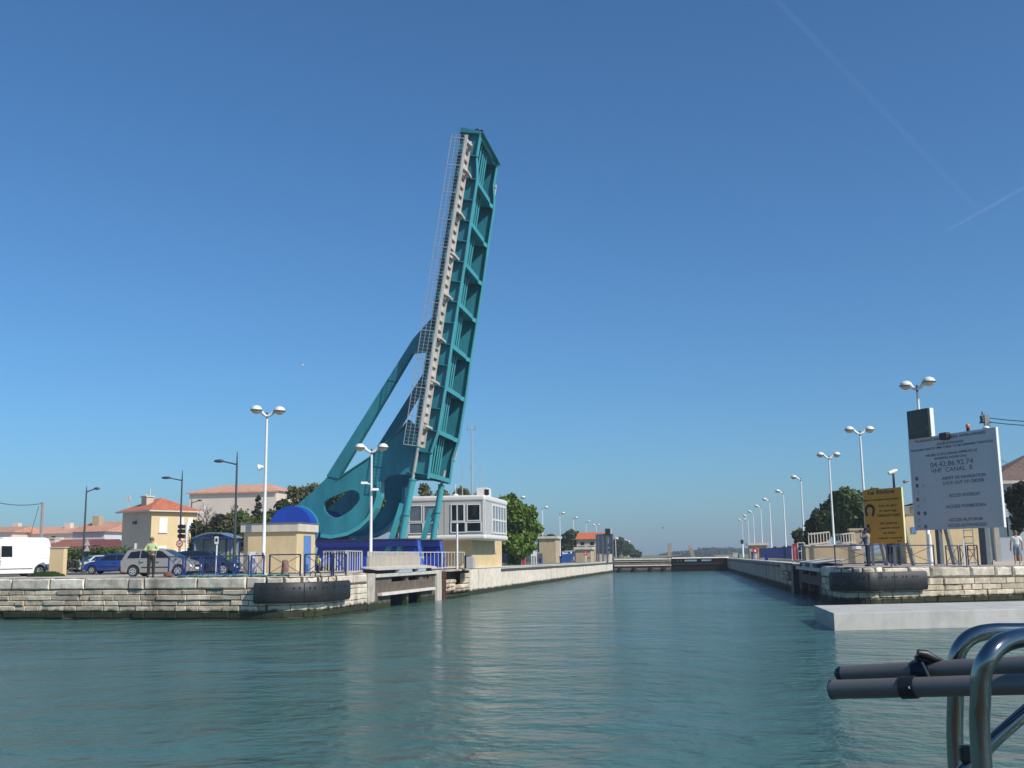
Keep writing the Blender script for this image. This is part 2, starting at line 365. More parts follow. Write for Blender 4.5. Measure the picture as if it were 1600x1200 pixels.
# road behind the left quay, grass verges
M_asph = mat('asphalt', (.07, .068, .066), .9, var=.2, scale=3, bump=.3, bscale=40)
rb = MB(); ys = [(-200, 70, 82), (-60, 69, 81), (-34, 68, 80), (-27, 66, 76)]
for (xa, ya, yb), (xb, yc, yd) in zip(ys[:-1], ys[1:]): rb.quad((xa, ya, 1.605), (xb, yc, 1.605), (xb, yd, 1.605), (xa, yb, 1.605))
tag(rb.build('road', M_asph), 'grey asphalt road behind the left quay', 'road', kind='structure')
gb = MB()
gb.quad((wallL(84)-1.6, 84, 1.735), (wallL(84)-.9, 84, 1.735), (wallL(152)-.9, 152, 1.60), (wallL(152)-7, 152, 1.60), (wallL(110)-7, 110, 1.70), (wallL(92)-7, 92, 1.72))
tag(gb.build('grass_strip', M_grass), 'dry grass strip along the left lock wall', 'grass', kind='stuff')
gb = MB(); gb.quad((wallR(76)+1.2, 76, 1.83), (wallR(76)+9, 76, 1.83), (wallR(160)+20, 160, 1.83), (wallR(160)+1.2, 160, 1.83))
tag(gb.build('grass_strip', M_grass), 'dry grass strip along the right lock wall', 'grass', kind='stuff')

# ================================================================== QUAY WALLS
class Path:
    def __init__(s, pts):
        s.p = [np.array(p, float) for p in pts]; s.c = [0]
        for a, b in zip(s.p[:-1], s.p[1:]): s.c.append(s.c[-1]+np.linalg.norm(b-a))
        s.L = s.c[-1]
    def at(s, t):
        t = max(0, min(s.L, t))
        for i in range(len(s.p)-1):
            if t <= s.c[i+1] or i == len(s.p)-2:
                d = s.p[i+1]-s.p[i]; l = np.linalg.norm(d); return s.p[i]+d*((t-s.c[i])/l)
    def nrm(s, t):
        a, b = s.at(t-.12), s.at(t+.12); d = b-a; d = d/np.linalg.norm(d); return np.array((d[1], -d[0]))
def blk(mb, P, s0, s1, z0, z1, out, back=.3, bev=.035, jit=.012, ztop=None, rng=random):
    n = max(1, int(math.ceil((s1-s0)/.7))) if P.L > 0 else 1
    a, b = P.at(s0), P.at(s1); na, nb = P.nrm(s0), P.nrm(s1)
    j = lambda: rng.uniform(-jit, jit)
    def pt(p, nn, o, z): return (p[0]+nn[0]*o+j()*.5, p[1]+nn[1]*o+j()*.5, z+j())
    e = (b-a)/np.linalg.norm(b-a)*bev
    i = [pt(a, na, -back, z0), pt(b, nb, -back, z0), pt(b, nb, -back, z1), pt(a, na, -back, z1)]
    m_ = [pt(a, na, out-bev, z0), pt(b, nb, out-bev, z0), pt(b, nb, out-bev, z1), pt(a, na, out-bev, z1)]
    o = [pt(a+e, na, out, z0+bev), pt(b-e, nb, out, z0+bev), pt(b-e, nb, out, z1-bev), pt(a+e, na, out, z1-bev)]
    fs = [(8, 9, 10, 11)]
    for k in range(4):
        k2 = (k+1) % 4; fs += [(k, k2, 4+k2, 4+k), (4+k, 4+k2, 8+k2, 8+k)]
    mb.add(i+m_+o, fs)
def masonry(mb, P, s0, s1, rows, lens, rng, gap=.012, rough=.02, bev=.03, curve=.7):
    for (z0, z1) in rows:
        s = s0-rng.uniform(0, lens[0])
        while s < s1-.05:
            l = rng.uniform(*lens); a, b = max(s, s0), min(s+l, s1)
            if b-a > .12:
                turn = np.linalg.norm(P.nrm(a+.05)-P.nrm(b-.05))
                k = max(1, int(turn/.25)) if turn > .2 else 1
                zz0 = z0+gap; zz1 = z1-gap; oo = rng.uniform(-rough, rough)
                for q in range(k): blk(mb, P, a+(b-a)*q/k+gap, a+(b-a)*(q+1)/k-gap, zz0, zz1, oo, bev=bev, rng=rng)
            s += l
def core(mb, P, s0, s1, z0, zt, inset, thick):
    n = max(2, int((s1-s0)/.5)); pr = None
    for i in range(n):
        a, b = s0+(s1-s0)*i/n, s0+(s1-s0)*(i+1)/n
        pa, pb, na, nb = P.at(a), P.at(b), P.nrm(a), P.nrm(b)
        za = zt(a) if callable(zt) else zt; zb = zt(b) if callable(zt) else zt
        A = [(pa-na*inset), (pb-nb*inset), (pb-nb*(inset+thick)), (pa-na*(inset+thick))]
        mb.hexa([(q[0], q[1], z0) for q in A]+[(A[0][0], A[0][1], za), (A[1][0], A[1][1], zb), (A[2][0], A[2][1], zb), (A[3][0], A[3][1], za)])
def arc(c, r, a0, a1, n): return [(c[0]+r*math.cos(rad(a0+(a1-a0)*i/n)), c[1]+r*math.sin(rad(a0+(a1-a0)*i/n))) for i in range(n+1)]
# left quay: front wall, rounded corner, first metres of the canal wall
cornerL = arc((-18.0, 43.95), 1.95, -96, 0, 8)
PL = Path([(-60, 45.0), (-31, 43.15)]+cornerL+[(wallL(48.9), 48.9)])
sc0 = PL.L-4.95-3.2
rng = random.Random(3)
q = thing('quay_wall', 'old rough limestone quay wall below the parked cars, green with algae at the water', 'quay wall', (-30, 43, 0))
def part_off(mb_fn, name, m, parent, loc, **k):
    mb = MB(loc); mb_fn(mb); o_ = mb.build(name, m, parent, **k)
    if name in ('masonry', 'coping'): roughen(o_, .2, .020 if m is not M_stonelit else .008)
    return o_
LQ = (-30, 43, 0)
rowsL = [(-.25, .08), (.08, .36), (.36, .60), (.60, .83), (.83, 1.06), (1.06, 1.28)]
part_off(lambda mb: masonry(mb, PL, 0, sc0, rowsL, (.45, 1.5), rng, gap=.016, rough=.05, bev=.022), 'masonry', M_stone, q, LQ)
part_off(lambda mb: masonry(mb, PL, 0, sc0, [(1.29, 1.79)], (.7, 3.0), rng, gap=.022, rough=.05, bev=.05), 'coping', M_cope, q, LQ)
part_off(lambda mb: core(mb, PL, 0, sc0, -3, 1.765, .06, .9), 'core', M_mortar, q, LQ)
q = thing('quay_wall', 'sunlit cream limestone wall at the rounded quay corner beside the rubber fender', 'quay wall', (-17, 44, 0))
LQ = (-17, 44, 0)
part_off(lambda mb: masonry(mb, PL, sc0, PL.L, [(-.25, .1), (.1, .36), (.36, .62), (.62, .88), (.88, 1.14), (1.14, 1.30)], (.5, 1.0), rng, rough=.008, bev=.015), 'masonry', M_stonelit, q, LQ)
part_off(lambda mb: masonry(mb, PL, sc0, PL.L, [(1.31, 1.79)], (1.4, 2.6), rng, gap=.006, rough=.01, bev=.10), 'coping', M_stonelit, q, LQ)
part_off(lambda mb: core(mb, PL, sc0, PL.L, -3, 1.765, .05, .9), 'core', M_mortar, q, LQ)
# rubber fenders
def fender(name, label, P, s0, s1, z0, z1, th=.32):
    mid = P.at((s0+s1)/2); o = (mid[0], mid[1], 0)
    t = thing(name, label, 'fender', o); mb = MB(o); n = int((s1-s0)/.22); rings = []
    prof = [(.03, z0+.02), (th*.75, z0), (th, z0+.10), (th, z1-.10), (th*.75, z1), (.03, z1-.02)]
    vs = []
    for i in range(n+1):
        s = s0+(s1-s0)*i/n; p, nn = P.at(s), P.nrm(s)
        for d, z in prof: vs.append((p[0]+nn[0]*d, p[1]+nn[1]*d, z))
    k = len(prof); fs = [(i*k+j, (i+1)*k+j, (i+1)*k+j+1, i*k+j+1) for i in range(n) for j in range(k-1)]
    fs += [tuple(range(k)), tuple(n*k+j for j in range(k))]
    mb.add(vs, fs); t_body = mb.build('fender_body', M_black, t, smooth=True)
    hb = MB(o); jb = MB(o); nh = int((s1-s0)/.62)
    for i in range(nh):
        for dz in (.30, .72):
            for off in (.0, .22):
                s = s0+.35+i*.62*((s1-s0-.6)/((nh)*.62))*1.0+off*.9
                if s > s1-.2: continue
                p, nn = P.at(s), P.nrm(s); e = np.array((-nn[1], nn[0])); z = z0+(z1-z0)*dz
                c = np.array((p[0]+nn[0]*(th+.004), p[1]+nn[1]*(th+.004), z))
                hb.cyl(c, c+np.array((nn[0], nn[1], 0))*.006, .05, n=8)
    bh_ = hb.build('bolt_hole', M_dark, t); join(t_body, bh_)
    for fr in (.36, .64):
        s = s0+(s1-s0)*fr; p, nn = P.at(s), P.nrm(s); c = p+nn*(th+.002)
        jb = MB(o); jb.cbox((c[0], c[1], (z0+z1)/2), (.025, .02, z1-z0-.1), math.atan2(nn[1], nn[0])+math.pi/2); jb.build('joint', M_dark, t)
    return t
def s_of_px(P, px, z, lo, hi):
    best = min(np.linspace(lo, hi, 400), key=lambda s: abs((lambda p: 800+F_PX*((np.array((p[0], p[1], z))-cC)@cR)/((np.array((p[0], p[1], z))-cC)@cF))(P.at(s))-px)); return best
sl = s_of_px(PL, 402, 1.2, PL.L-12, PL.L-4.5)
se = s_of_px(PL, 537, 1.2, PL.L-5.5, PL.L)
fender('rubber_fender', 'long black rubber fender wrapped round the left quay corner', PL, sl, se, .70, 1.55)
# concrete pier with rust, then the steel bridge seat recess
yA, yB = 50.0, 61.0
LQ = (-16, 55, 0)
t = thing('bridge_abutment', 'brown steel and concrete bridge seat in the left canal wall with dark openings', 'abutment', LQ)
mb = MB(LQ); mb.box((wallL(49)-.9, 48.92, -2), (wallL(49)+.05, yA-.02, 1.76)); mb.build('pier', M_conc, t, bevel=.02)
def wy(px, z=1.0):   # y on the left canal wall for a pixel column
    best = min(np.linspace(44, 160, 3000), key=lambda y: abs(800+F_PX*((np.array((wallL(y), y, z))-cC)@cR)/((np.array((wallL(y), y, z))-cC)@cF)-px)); return best
mb = MB(LQ); x0 = lambda y: wallL(y)-.10
holes = [(wy(613, .4), wy(638, .4), -.5, .60), (wy(641, .4), wy(661, .4), -.5, .60), (wy(615, 1.5), wy(637, 1.5), 1.28, 1.50), (wy(641, 1.5), wy(658, 1.5), 1.28, 1.50), (wy(664, 1.5), wy(667, 1.5), 1.28, 1.48), (wy(669, 1.5), wy(673, 1.5), 1.28, 1.48)]
def panelrow(z0, z1, hs):
    cuts = sorted([(a, b) for a, b, c, d in hs]); y = yA
    for a, b in cuts+[(yB, yB)]:
        if a-y > .02:
            p, r = x0(y), x0(a)
            mb.hexa([(p-.25, y, z0), (p, y, z0), (r, a, z0), (r-.25, a, z0), (p-.25, y, z1), (p, y, z1), (r, a, z1), (r-.25, a, z1)])
        y = b
panelrow(-1.5, .60, holes[:2]); panelrow(.60, 1.28, []); panelrow(1.28, 1.50, holes[2:]); panelrow(1.50, 1.56, [])
mb.build('steel_panel', M_brown, t)
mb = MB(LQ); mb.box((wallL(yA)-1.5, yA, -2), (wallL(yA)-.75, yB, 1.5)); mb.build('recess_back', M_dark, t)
mb = MB(LQ); a, b = wy(593, .7), wy(677, .7)
mb.hexa([(wallL(a)-.1, a, .66), (wallL(a)+.16, a, .66), (wallL(b)+.16, b, .66), (wallL(b)-.1, b, .66), (wallL(a)-.1, a, .80), (wallL(a)+.10, a, .80), (wallL(b)+.10, b, .80), (wallL(b)-.1, b, .80)])
mb.build('ledge', M_greyw, t)
mb = MB(LQ); mb.hexa([(wallL(yA)-.8, yA, 1.56), (wallL(yA)+.06, yA, 1.56), (wallL(yB)+.06, yB, 1.56), (wallL(yB)-.8, yB, 1.56), (wallL(yA)-.8, yA, 1.72), (wallL(yA)+.06, yA, 1.72), (wallL(yB)+.06, yB, 1.72), (wallL(yB)-.8, yB, 1.72)])
mb.build('top_beam', M_greyw, t)
mb = MB(LQ)   # sloped landing plate
ya, yb = 50.1, 60.6; mb.hexa([(wallL(ya)-.72, ya, 2.02), (wallL(ya)+.10, ya, 1.90), (wallL(yb)+.10, yb, 1.90), (wallL(yb)-.72, yb, 2.02), (wallL(ya)-.72, ya, 2.08), (wallL(ya)+.10, ya, 1.97), (wallL(yb)+.10, yb, 1.97), (wallL(yb)-.72, yb, 2.08)])
mb.build('landing_plate', M_greyw, t)
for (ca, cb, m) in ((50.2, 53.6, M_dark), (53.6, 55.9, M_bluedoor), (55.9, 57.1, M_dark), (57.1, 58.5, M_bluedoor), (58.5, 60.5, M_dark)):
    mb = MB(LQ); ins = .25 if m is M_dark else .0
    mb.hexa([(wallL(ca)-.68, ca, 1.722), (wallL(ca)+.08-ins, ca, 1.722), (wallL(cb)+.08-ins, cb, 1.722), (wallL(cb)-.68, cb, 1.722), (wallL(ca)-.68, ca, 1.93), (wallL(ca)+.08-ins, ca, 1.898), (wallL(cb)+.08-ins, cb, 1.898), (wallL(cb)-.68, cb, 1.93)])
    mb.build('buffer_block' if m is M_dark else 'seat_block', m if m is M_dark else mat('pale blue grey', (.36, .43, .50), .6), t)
# far side of the seat: white post, rusty ladder, worn timber baulks, recess
mb = MB((wallL(61.6), 61.6, 0)); mb.box((wallL(61.4)-.3, 61.05, -1.5), (wallL(61.4)+.05, 62.0, 1.74)); tag(mb.build('gauge_post', M_greyw, bevel=.03), 'white concrete post with gauge marks at the end of the bridge seat', 'post')
lo = (wallL(62.4)+.1, 62.3, 0); t = thing('wall_ladder', 'rusty iron ladder fixed to the left canal wall', 'ladder', lo)
M_rust = mat('rusty iron', (.10, .045, .03), .8, var=.4, scale=5)
for dy in (-.22, .22):
    mb = MB(lo); mb.bar((lo[0], lo[1]+dy, -.8), (lo[0], lo[1]+dy, 1.65), .10); mb.build('stringer', M_rust, t)
for k in range(7):
    mb = MB(lo); mb.bar((lo[0], lo[1]-.22, -.3+k*.28), (lo[0], lo[1]+.22, -.3+k*.28), .05); mb.build('rung', M_rust, t)
PC = Path([(wallL(y), y) for y in (62.0, 69.0, 100, 154.0)])
o = (wallL(66), 66, 0); t = thing('quay_wall', 'broken grey masonry recess in the canal wall beyond the rusty ladder', 'quay wall', o)
mb = MB(o); rng2 = random.Random(11)
masonry(mb, PC, .7, 7.0, [(-.3, .0), (.0, .22)], (.5, 1.2), rng2, rough=.05, bev=.05); masonry(mb, PC, .7, 3.4, [(.42, .66), (.66, .9), (.9, 1.14)], (.25, .6), rng2, rough=.10, bev=.07); masonry(mb, PC, 3.3, 7.0, [(.25, .5), (.5, .78)], (.5, 1.0), rng2, rough=.05, bev=.06); masonry(mb, PC, 5.6, 7.0, [(.8, 1.14), (1.14, 1.45)], (.5, .9), rng2, rough=.02)
mb.build('masonry', M_stone, t)
mb = MB(o); core(mb, PC, 0, 7, -2, .22, .2, .8); core(mb, PC, 0, 7, .2, 1.62, .85, .3); mb.build('core', M_mortar, t)
mb = MB(o); mb.box((wallL(66)-2.2, 62.6, 1.62), (wallL(66)+.05, 69.2, 1.74)); mb.build('gangway', M_conc, t, bevel=.02)
o = (wallL(110), 110, 0); t = thing('lock_wall', 'long sunlit cream lock chamber wall on the left with a dark rubbing strip', 'lock wall', o)
ztL = lambda s: lerp(1.72, 1.56, (s-7)/60)
mb = MB(o); joints = [7.0, 9.3, 12, 15]+[16.6+5.6*i for i in range(14)]; joints = [j for j in joints if j < PC.L-2]+[PC.L]
rj = random.Random(5)
for a, b in zip(joints[:-1], joints[1:]):
    off = rj.uniform(-.012, .012); pa, pb, na, nb = PC.at(a+.03), PC.at(b-.03), PC.nrm(a+.03), PC.nrm(b-.03)
    A = [pa-na*.6, pa+na*off, pb+nb*off, pb-nb*.6]
    mb.hexa([(p[0], p[1], -2) for p in A]+[(A[0][0], A[0][1], ztL(a)), (A[1][0], A[1][1], ztL(a)), (A[2][0], A[2][1], ztL(b)), (A[3][0], A[3][1], ztL(b))])
M_lockwall = stone_mat('cream lock concrete', (.68, .61, .50), (.80, .73, .62), algae=.34, bump=.15, isl=.05, rust=.12, stain=.16)
mb.build('wall_panel', M_lockwall, t)
mb = MB(o); core(mb, PC, 7, PC.L, -2, lambda s: ztL(s)-.02, .05, .5); mb.build('core', M_mortar, t)
mb = MB(o)
for i in range(40):
    a = 16.6+(PC.L-16.6)*i/40; b = 16.6+(PC.L-16.6)*(i+1)/40; pa, pb, na, nb = PC.at(a), PC.at(b), PC.nrm(a), PC.nrm(b)
    A = [pa+na*.02, pa+na*.11, pb+nb*.11, pb+nb*.02]; z = lambda s: ztL(s)-.24
    mb.hexa([(A[0][0], A[0][1], z(a)), (A[1][0], A[1][1], z(a)), (A[2][0], A[2][1], z(b)), (A[3][0], A[3][1], z(b)), (A[0][0], A[0][1], z(a)+.14), (A[1][0], A[1][1], z(a)+.14), (A[2][0], A[2][1], z(b)+.14), (A[3][0], A[3][1], z(b)+.14)])
mb.build('rubbing_strip', mat('weathered rubbing strip', (.07, .065, .075), .7), t)
mb = MB(o)
for i in range(40):
    a = 7+(PC.L-7)*i/40; b = 7+(PC.L-7)*(i+1)/40; pa, pb, na, nb = PC.at(a), PC.at(b), PC.nrm(a), PC.nrm(b)
    A = [pa-na*.6, pa+na*.05, pb+nb*.05, pb-nb*.6]
    mb.hexa([(A[k][0], A[k][1], ztL(a if k < 2 else b)+.002) for k in range(4)]+[(A[k][0], A[k][1], ztL(a if k < 2 else b)+.06) for k in range(4)])
mb.build('coping', M_trim, t)
# ------------------------------------------------------------------ right side
cxr = RA[0]+1.2; cy = frontR(cxr)+1.6
PR = Path([(wallR(57), 57), (wallR(cy+.3)+.0, cy+.3)]+[(wallR(cy)+1.6+1.6*math.cos(rad(a)), cy+1.6*math.sin(rad(a))) for a in range(180, 269, 11)]+[(wallR(cy)+1.8, frontR(wallR(cy)+1.8)), (14, frontR(14)), (60, frontR(60))])
o = (10, frontR(10), 0); t = thing('quay_wall', 'rough limestone quay wall in front of the two signboards on the right', 'quay wall', o); rng = random.Random(9)
part_off(lambda mb: masonry(mb, PR, 0, PR.L, [(-.3, .1), (.1, .38), (.38, .66), (.66, .94), (.94, 1.26)], (.5, 1.5), rng, rough=.045, bev=.025), 'masonry', M_stone, t, o)
part_off(lambda mb: masonry(mb, PR, 0, PR.L, [(1.27, 1.82)], (1.0, 2.4), rng, gap=.02, rough=.03, bev=.09), 'coping', M_cope, t, o)
part_off(lambda mb: core(mb, PR, 0, PR.L, -3, 1.79, .07, .9), 'core', M_mortar, t, o)
for ch in kids(t):
    for v_ in ch.data.vertices:
        if v_.co.z > .4: v_.co.z -= zdrop(v_.co.x+o[0])*min(1, (v_.co.z-.4)/1.3)
sr0 = s_of_px(PR, 1300, 1.3, 8, 16); sr0 = min(sr0, s_of_px(PR, 1436, 1.3, 10, 25)-5.2); sr1 = s_of_px(PR, 1436, 1.3, 10, 30)
fender('rubber_fender', 'black rubber fender wrapped round the right quay corner below the yellow board', PR, sr0, sr1, .72, 1.58)
yA, yB = 57.2, 68.0; o = (wallR(62), 62, 0)
t = thing('bridge_abutment', 'shaded grey bridge seat in the right canal wall below the sloped landing plate', 'abutment', o)
def slabR(mb, ya, yb, z0, z1, xo, back):
    mb.hexa([(wallR(ya)+xo, ya, z0), (wallR(ya)+back, ya, z0), (wallR(yb)+back, yb, z0), (wallR(yb)+xo, yb, z0), (wallR(ya)+xo, ya, z1), (wallR(ya)+back, ya, z1), (wallR(yb)+back, yb, z1), (wallR(yb)+xo, yb, z1)])
mb = MB(o)
for a, b, z0, z1 in ((57.1, 58.6, -1.5, 1.5), (63, 63.3, -1.5, .75), (66.8, 68, -1.5, 1.5), (58.6, 66.8, .75, 1.22), (58.6, 59.4, 1.22, 1.5), (62.2, 62.8, 1.22, 1.5), (65.9, 66.8, 1.22, 1.5)): slabR(mb, a, b, z0, z1, .10, .4)
mb.build('steel_panel', M_brown, t)
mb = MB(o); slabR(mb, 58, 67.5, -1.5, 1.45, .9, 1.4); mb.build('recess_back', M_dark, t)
mb = MB(o); slabR(mb, 57.1, 68.2, 1.5, 1.68, -.05, 1.0); mb.build('top_beam', M_greyw, t)
mb = MB(o); ya, yb = 57.4, 67.8; mb.hexa([(wallR(ya)-.1, ya, 1.90), (wallR(ya)+1.3, ya, 2.06), (wallR(yb)+1.3, yb, 2.06), (wallR(yb)-.1, yb, 1.90), (wallR(ya)-.1, ya, 1.96), (wallR(ya)+1.3, ya, 2.13), (wallR(yb)+1.3, yb, 2.13), (wallR(yb)-.1, yb, 1.96)]); mb.build('landing_plate', M_greyw, t)
for a, b, m in ((57.5, 59.5, M_dark), (59.5, 61, None), (61, 63, M_dark), (63, 64.6, None), (64.6, 67.6, M_dark)):
    mb = MB(o); slabR(mb, a, b, 1.682, 1.90, .15 if m else -.06, 1.2); mb.build('buffer_block' if m else 'seat_block', m or mat('pale blue grey', (.36, .43, .50), .6), t)
mb = MB((wallR(69), 69, 0)); slabR(mb, 68.3, 69.6, -1.5, 1.7, -.22, .3); tag(mb.build('timber_fender', M_black, bevel=.05), 'black upright timber fender on the right canal wall beside the bridge seat', 'fender')
PCR = Path([(wallR(164), 164), (wallR(120), 120), (wallR(78), 78), (wallR(69.6), 69.6)])
o = (wallR(110), 110, 0); t = thing('lock_wall', 'long shaded lock chamber wall on the right, dark with algae low down', 'lock wall', o)
mb = MB(o); rj = random.Random(8); s = 0
while s < 85.9:
    b = min(s+5.2, 86); off = rj.uniform(-.012, .012); pa, pb, na, nb = PCR.at(s+.02), PCR.at(b-.02), PCR.nrm(s+.02), PCR.nrm(b-.02)
    A = [pa-na*.6, pa+na*off, pb+nb*off, pb-nb*.6]; mb.hexa([(p[0], p[1], -2) for p in A]+[(p[0], p[1], 1.79) for p in A]); s = b
mb.build('wall_panel', M_conc, t)
mb = MB(o); core(mb, PCR, 0, 94.4, -2, 1.76, .05, .6); mb.build('core', M_mortar, t)
mb = MB(o); masonry(mb, PCR, 86, 94.3, [(-.3, .3), (.3, .7), (1.25, 1.75)], (.6, 1.3), rj, rough=.06, bev=.07); masonry(mb, PCR, 86, 90, [(.7, 1.0), (1.0, 1.25)], (.6, 1.3), rj, rough=.05, bev=.06); mb.build('masonry', M_stone, t)
mb = MB(o)
for i in range(20):
    a, b = 85*i/20, 85*(i+1)/20; pa, pb, na, nb = PCR.at(a), PCR.at(b), PCR.nrm(a), PCR.nrm(b); A = [pa+na*.02, pa+na*.12, pb+nb*.12, pb+nb*.02]; mb.hexa([(p[0], p[1], 1.50) for p in A]+[(p[0], p[1], 1.64) for p in A])
mb.build('rubbing_strip', mat('weathered rubbing strip', (.10, .09, .11), .7), t)
mb = MB(o)
for i in range(20):
    a, b = 94.3*i/20, 94.3*(i+1)/20; pa, pb, na, nb = PCR.at(a), PCR.at(b), PCR.nrm(a), PCR.nrm(b); A = [pa-na*.7, pa+na*.06, pb+nb*.06, pb-nb*.7]; mb.hexa([(p[0], p[1], 1.792) for p in A]+[(p[0], p[1], 1.85) for p in A])
mb.build('coping', M_trim, t)
# ------------------------------------------------------------------ lock gates
gL = np.array((wallL(154.5)+.0, 155.0)); gM = np.array((gx(1047.5, 157.5, 1.), 157.5)); gR = np.array((wallR(163)-.02, 163.0))
def gate(label, A, B, ztop, pale, spec):
    o = ((A[0]+B[0])/2, (A[1]+B[1])/2, 0); t = thing('lock_gate', label, 'lock gate', o)
    d = (B-A)/np.linalg.norm(B-A); n = np.array((d[1], -d[0])); L = np.linalg.norm(B-A)
    def hb(mb, s0, s1, z0, z1, o0, o1):
        A_ = [A+d*s0+n*o0, A+d*s0+n*o1, A+d*s1+n*o1, A+d*s1+n*o0]; mb.hexa([(p[0], p[1], z0) for p in A_]+[(p[0], p[1], z1) for p in A_])
    mb = MB(o); hb(mb, 0, L, -2, ztop-.86, 0, .35)
    hb(mb, 0, L, ztop-.86, ztop-.60, 0, .35); hb(mb, 0, L, ztop-.36, ztop-.18, 0, .35)
    for a, b in spec: hb(mb, a*L, b*L, ztop-.60, ztop-.36, 0, .35)
    mb.build('gate_leaf', M_brown if pale else mat('black gate steel', (.007, .006, .006), .9, var=.3, spec=.05), t)
    mb = MB(o); hb(mb, -.1, L, ztop-.18, ztop-.0, -.5, .55); mb.build('walkway', M_greyw, t)
    mb = MB(o); hb(mb, 0, L, ztop-1.05, ztop-.92, .352, .6); mb.build('waler', M_greyw if pale else M_dark, t)
    if pale:
        for f in (.08, .33, .62, .85): mb = MB(o); hb(mb, f*L, f*L+.4, -1, ztop-1.2, .352, .7); mb.build('strut', M_dark, t)
        mb = MB(o); hb(mb, 0, L, ztop-.42, ztop-.36, .352, .5); mb.build('guard_rail', M_greyw, t)
    return t
gate('left lock gate leaf, brown steel with pale walkway on top', gL, gM, 1.92, True, ((0, .26), (.49, .55), (.78, .84), (.88, 1)))
gate('right lock gate leaf, black steel with narrow slots near the top', gM+np.array((.05, 0)), gR, 2.02, False, ((0, .10), (.13, .16), (.19, .22), (.46, .52), (.72, 1)))
for (pa, pb, lab) in (((1045, 868, 1045, 849), 160, 'upright pale timber post at the middle of the lock gates'), ((1082, 869, 1076, 852), 161, 'leaning pale timber post above the dark lock gate')):
    y = pb; a = ony(pa[0], pa[1]+2, y); b = ony(pa[2], pa[3], y); mb = MB((a[0], a[1], a[2])); mb.bar(a, b, .28); mb.bar(a+np.array((.3, .3, 0)), b+np.array((.3, .3, 0)), .16); tag(mb.build('gate_post', M_wood), lab, 'post')
# ------------------------------------------------------------------ concrete landing pontoon in the right foreground
a = onz(1304, 985.5, 0); b = onz(1600, 978, 0); d = (b-a)/np.linalg.norm(b-a); nn = np.array((-d[1], d[0], 0))
zt = ony(1304, 958, a[1])[2]
e2 = onz(1272, 946, zt); depth = max(3.5, (e2-a)@nn)
far = a+d*16; e2b = e2.copy(); e2b[2] = 0
mb = MB((a[0], a[1], 0)); p = [a, far, far+nn*depth, np.array((e2[0], e2[1], 0))]
mb.hexa([(q_[0], q_[1], -.06) for q_ in p]+[(q_[0], q_[1], zt) for q_ in p])
tag(mb.build('pontoon', mat('pale pontoon concrete', (.42, .41, .38), .85, var=.12, scale=1.2, c2=(.52, .50, .47), bump=.2, bscale=12, dirt=.35, dirtc=(.25, .24, .21)), bevel=.02), 'pale flat concrete pontoon floating below the right quay', 'pontoon')
# ================================================================== BASCULE BRIDGE
Y0, Y1 = 60.5, 65.75      # near and far main girders
BO = (-17.5, Y0, 1.75)
bridge = thing('bascule_bridge', 'raised teal rolling bascule bridge with blue round counterweights on the left bank', 'bridge', BO)
def n2(px, py, y=Y0): p = ony(px, py, y); return (p[0], p[2])
fA, fB = np.array(n2(684.5, 674.5)), np.array(n2(746, 270))
Lh = (fB-fA)/np.linalg.norm(fB-fA); Dh = np.array((Lh[1], -Lh[0]))
def lf(l, d, y): q_ = fA+Lh*l+Dh*d; return (q_[0], y, q_[1])
def lc(px, py, y=Y0): q_ = np.array(n2(px, py, y))-fA; return q_@Lh, q_@Dh
ltop = lc(750, 209)[0]; lbot = lc(672, 746)[0]
def bmb(): return MB(BO)
xz = lambda a, b, t: (a, t, b)
def both(fn, name, m, **k):      # same part on the near and the far main girder
    mb = bmb(); fn(mb, Y0); o1 = mb.build(name, m, bridge, **k)
    o2 = o1.copy(); col.objects.link(o2); o2.parent = bridge; o2.location = (0, Y1-Y0, 0); return o1, o2
# rocker plate (traced from the photo in its own plane, 0.36 m thick box with flanges)
outer = [(463, 791.5), (476, 780), (490, 769), (508, 751), (515, 743), (522, 739), (530, 748), (555, 731), (580, 714.5), (601, 695.5), (613, 685), (628, 672), (641, 657), (652, 668), (655, 700), (652, 742), (640, 742), (617, 741), (604, 745), (597.5, 754), (596.5, 775), (591, 793), (580, 811), (565, 825), (545, 835), (520, 839.5), (505, 836), (501, 832), (501, 822), (495, 806), (482, 795)]
hole = [(506.5, 790), (508, 785), (514, 780), (524, 775.2), (538, 769.8), (550, 765.4), (558, 767), (563, 772), (563.5, 780), (559, 788), (551, 796.5), (540, 804), (530, 808.6), (521, 808.5), (513, 804), (508, 798)]
def plate(mb, y):
    O = [n2(*p) for p in outer]; H = [n2(*p) for p in hole]
    bm = bmesh.new(); rings = []
    for t in (y-.18, y+.18):
        vo = [bm.verts.new((a, t, b)) for a, b in O]; vh = [bm.verts.new((a, t, b)) for a, b in H]
        es = [bm.edges.new((vo[i], vo[(i+1) % len(vo)])) for i in range(len(vo))]+[bm.edges.new((vh[i], vh[(i+1) % len(vh)])) for i in range(len(vh))]
        bmesh.ops.triangle_fill(bm, use_beauty=True, edges=es); rings.append((vo, vh))
    for k in (0, 1):
        A, B = rings[0][k], rings[1][k]
        for i in range(len(A)): bm.faces.new((A[i], A[(i+1) % len(A)], B[(i+1) % len(A)], B[i]))
    bm.verts.index_update(); mb.add([tuple(v.co) for v in bm.verts], [tuple(v.index for v in f.verts) for f in bm.faces]); bm.free()
both(plate, 'rocker_plate', M_teal)
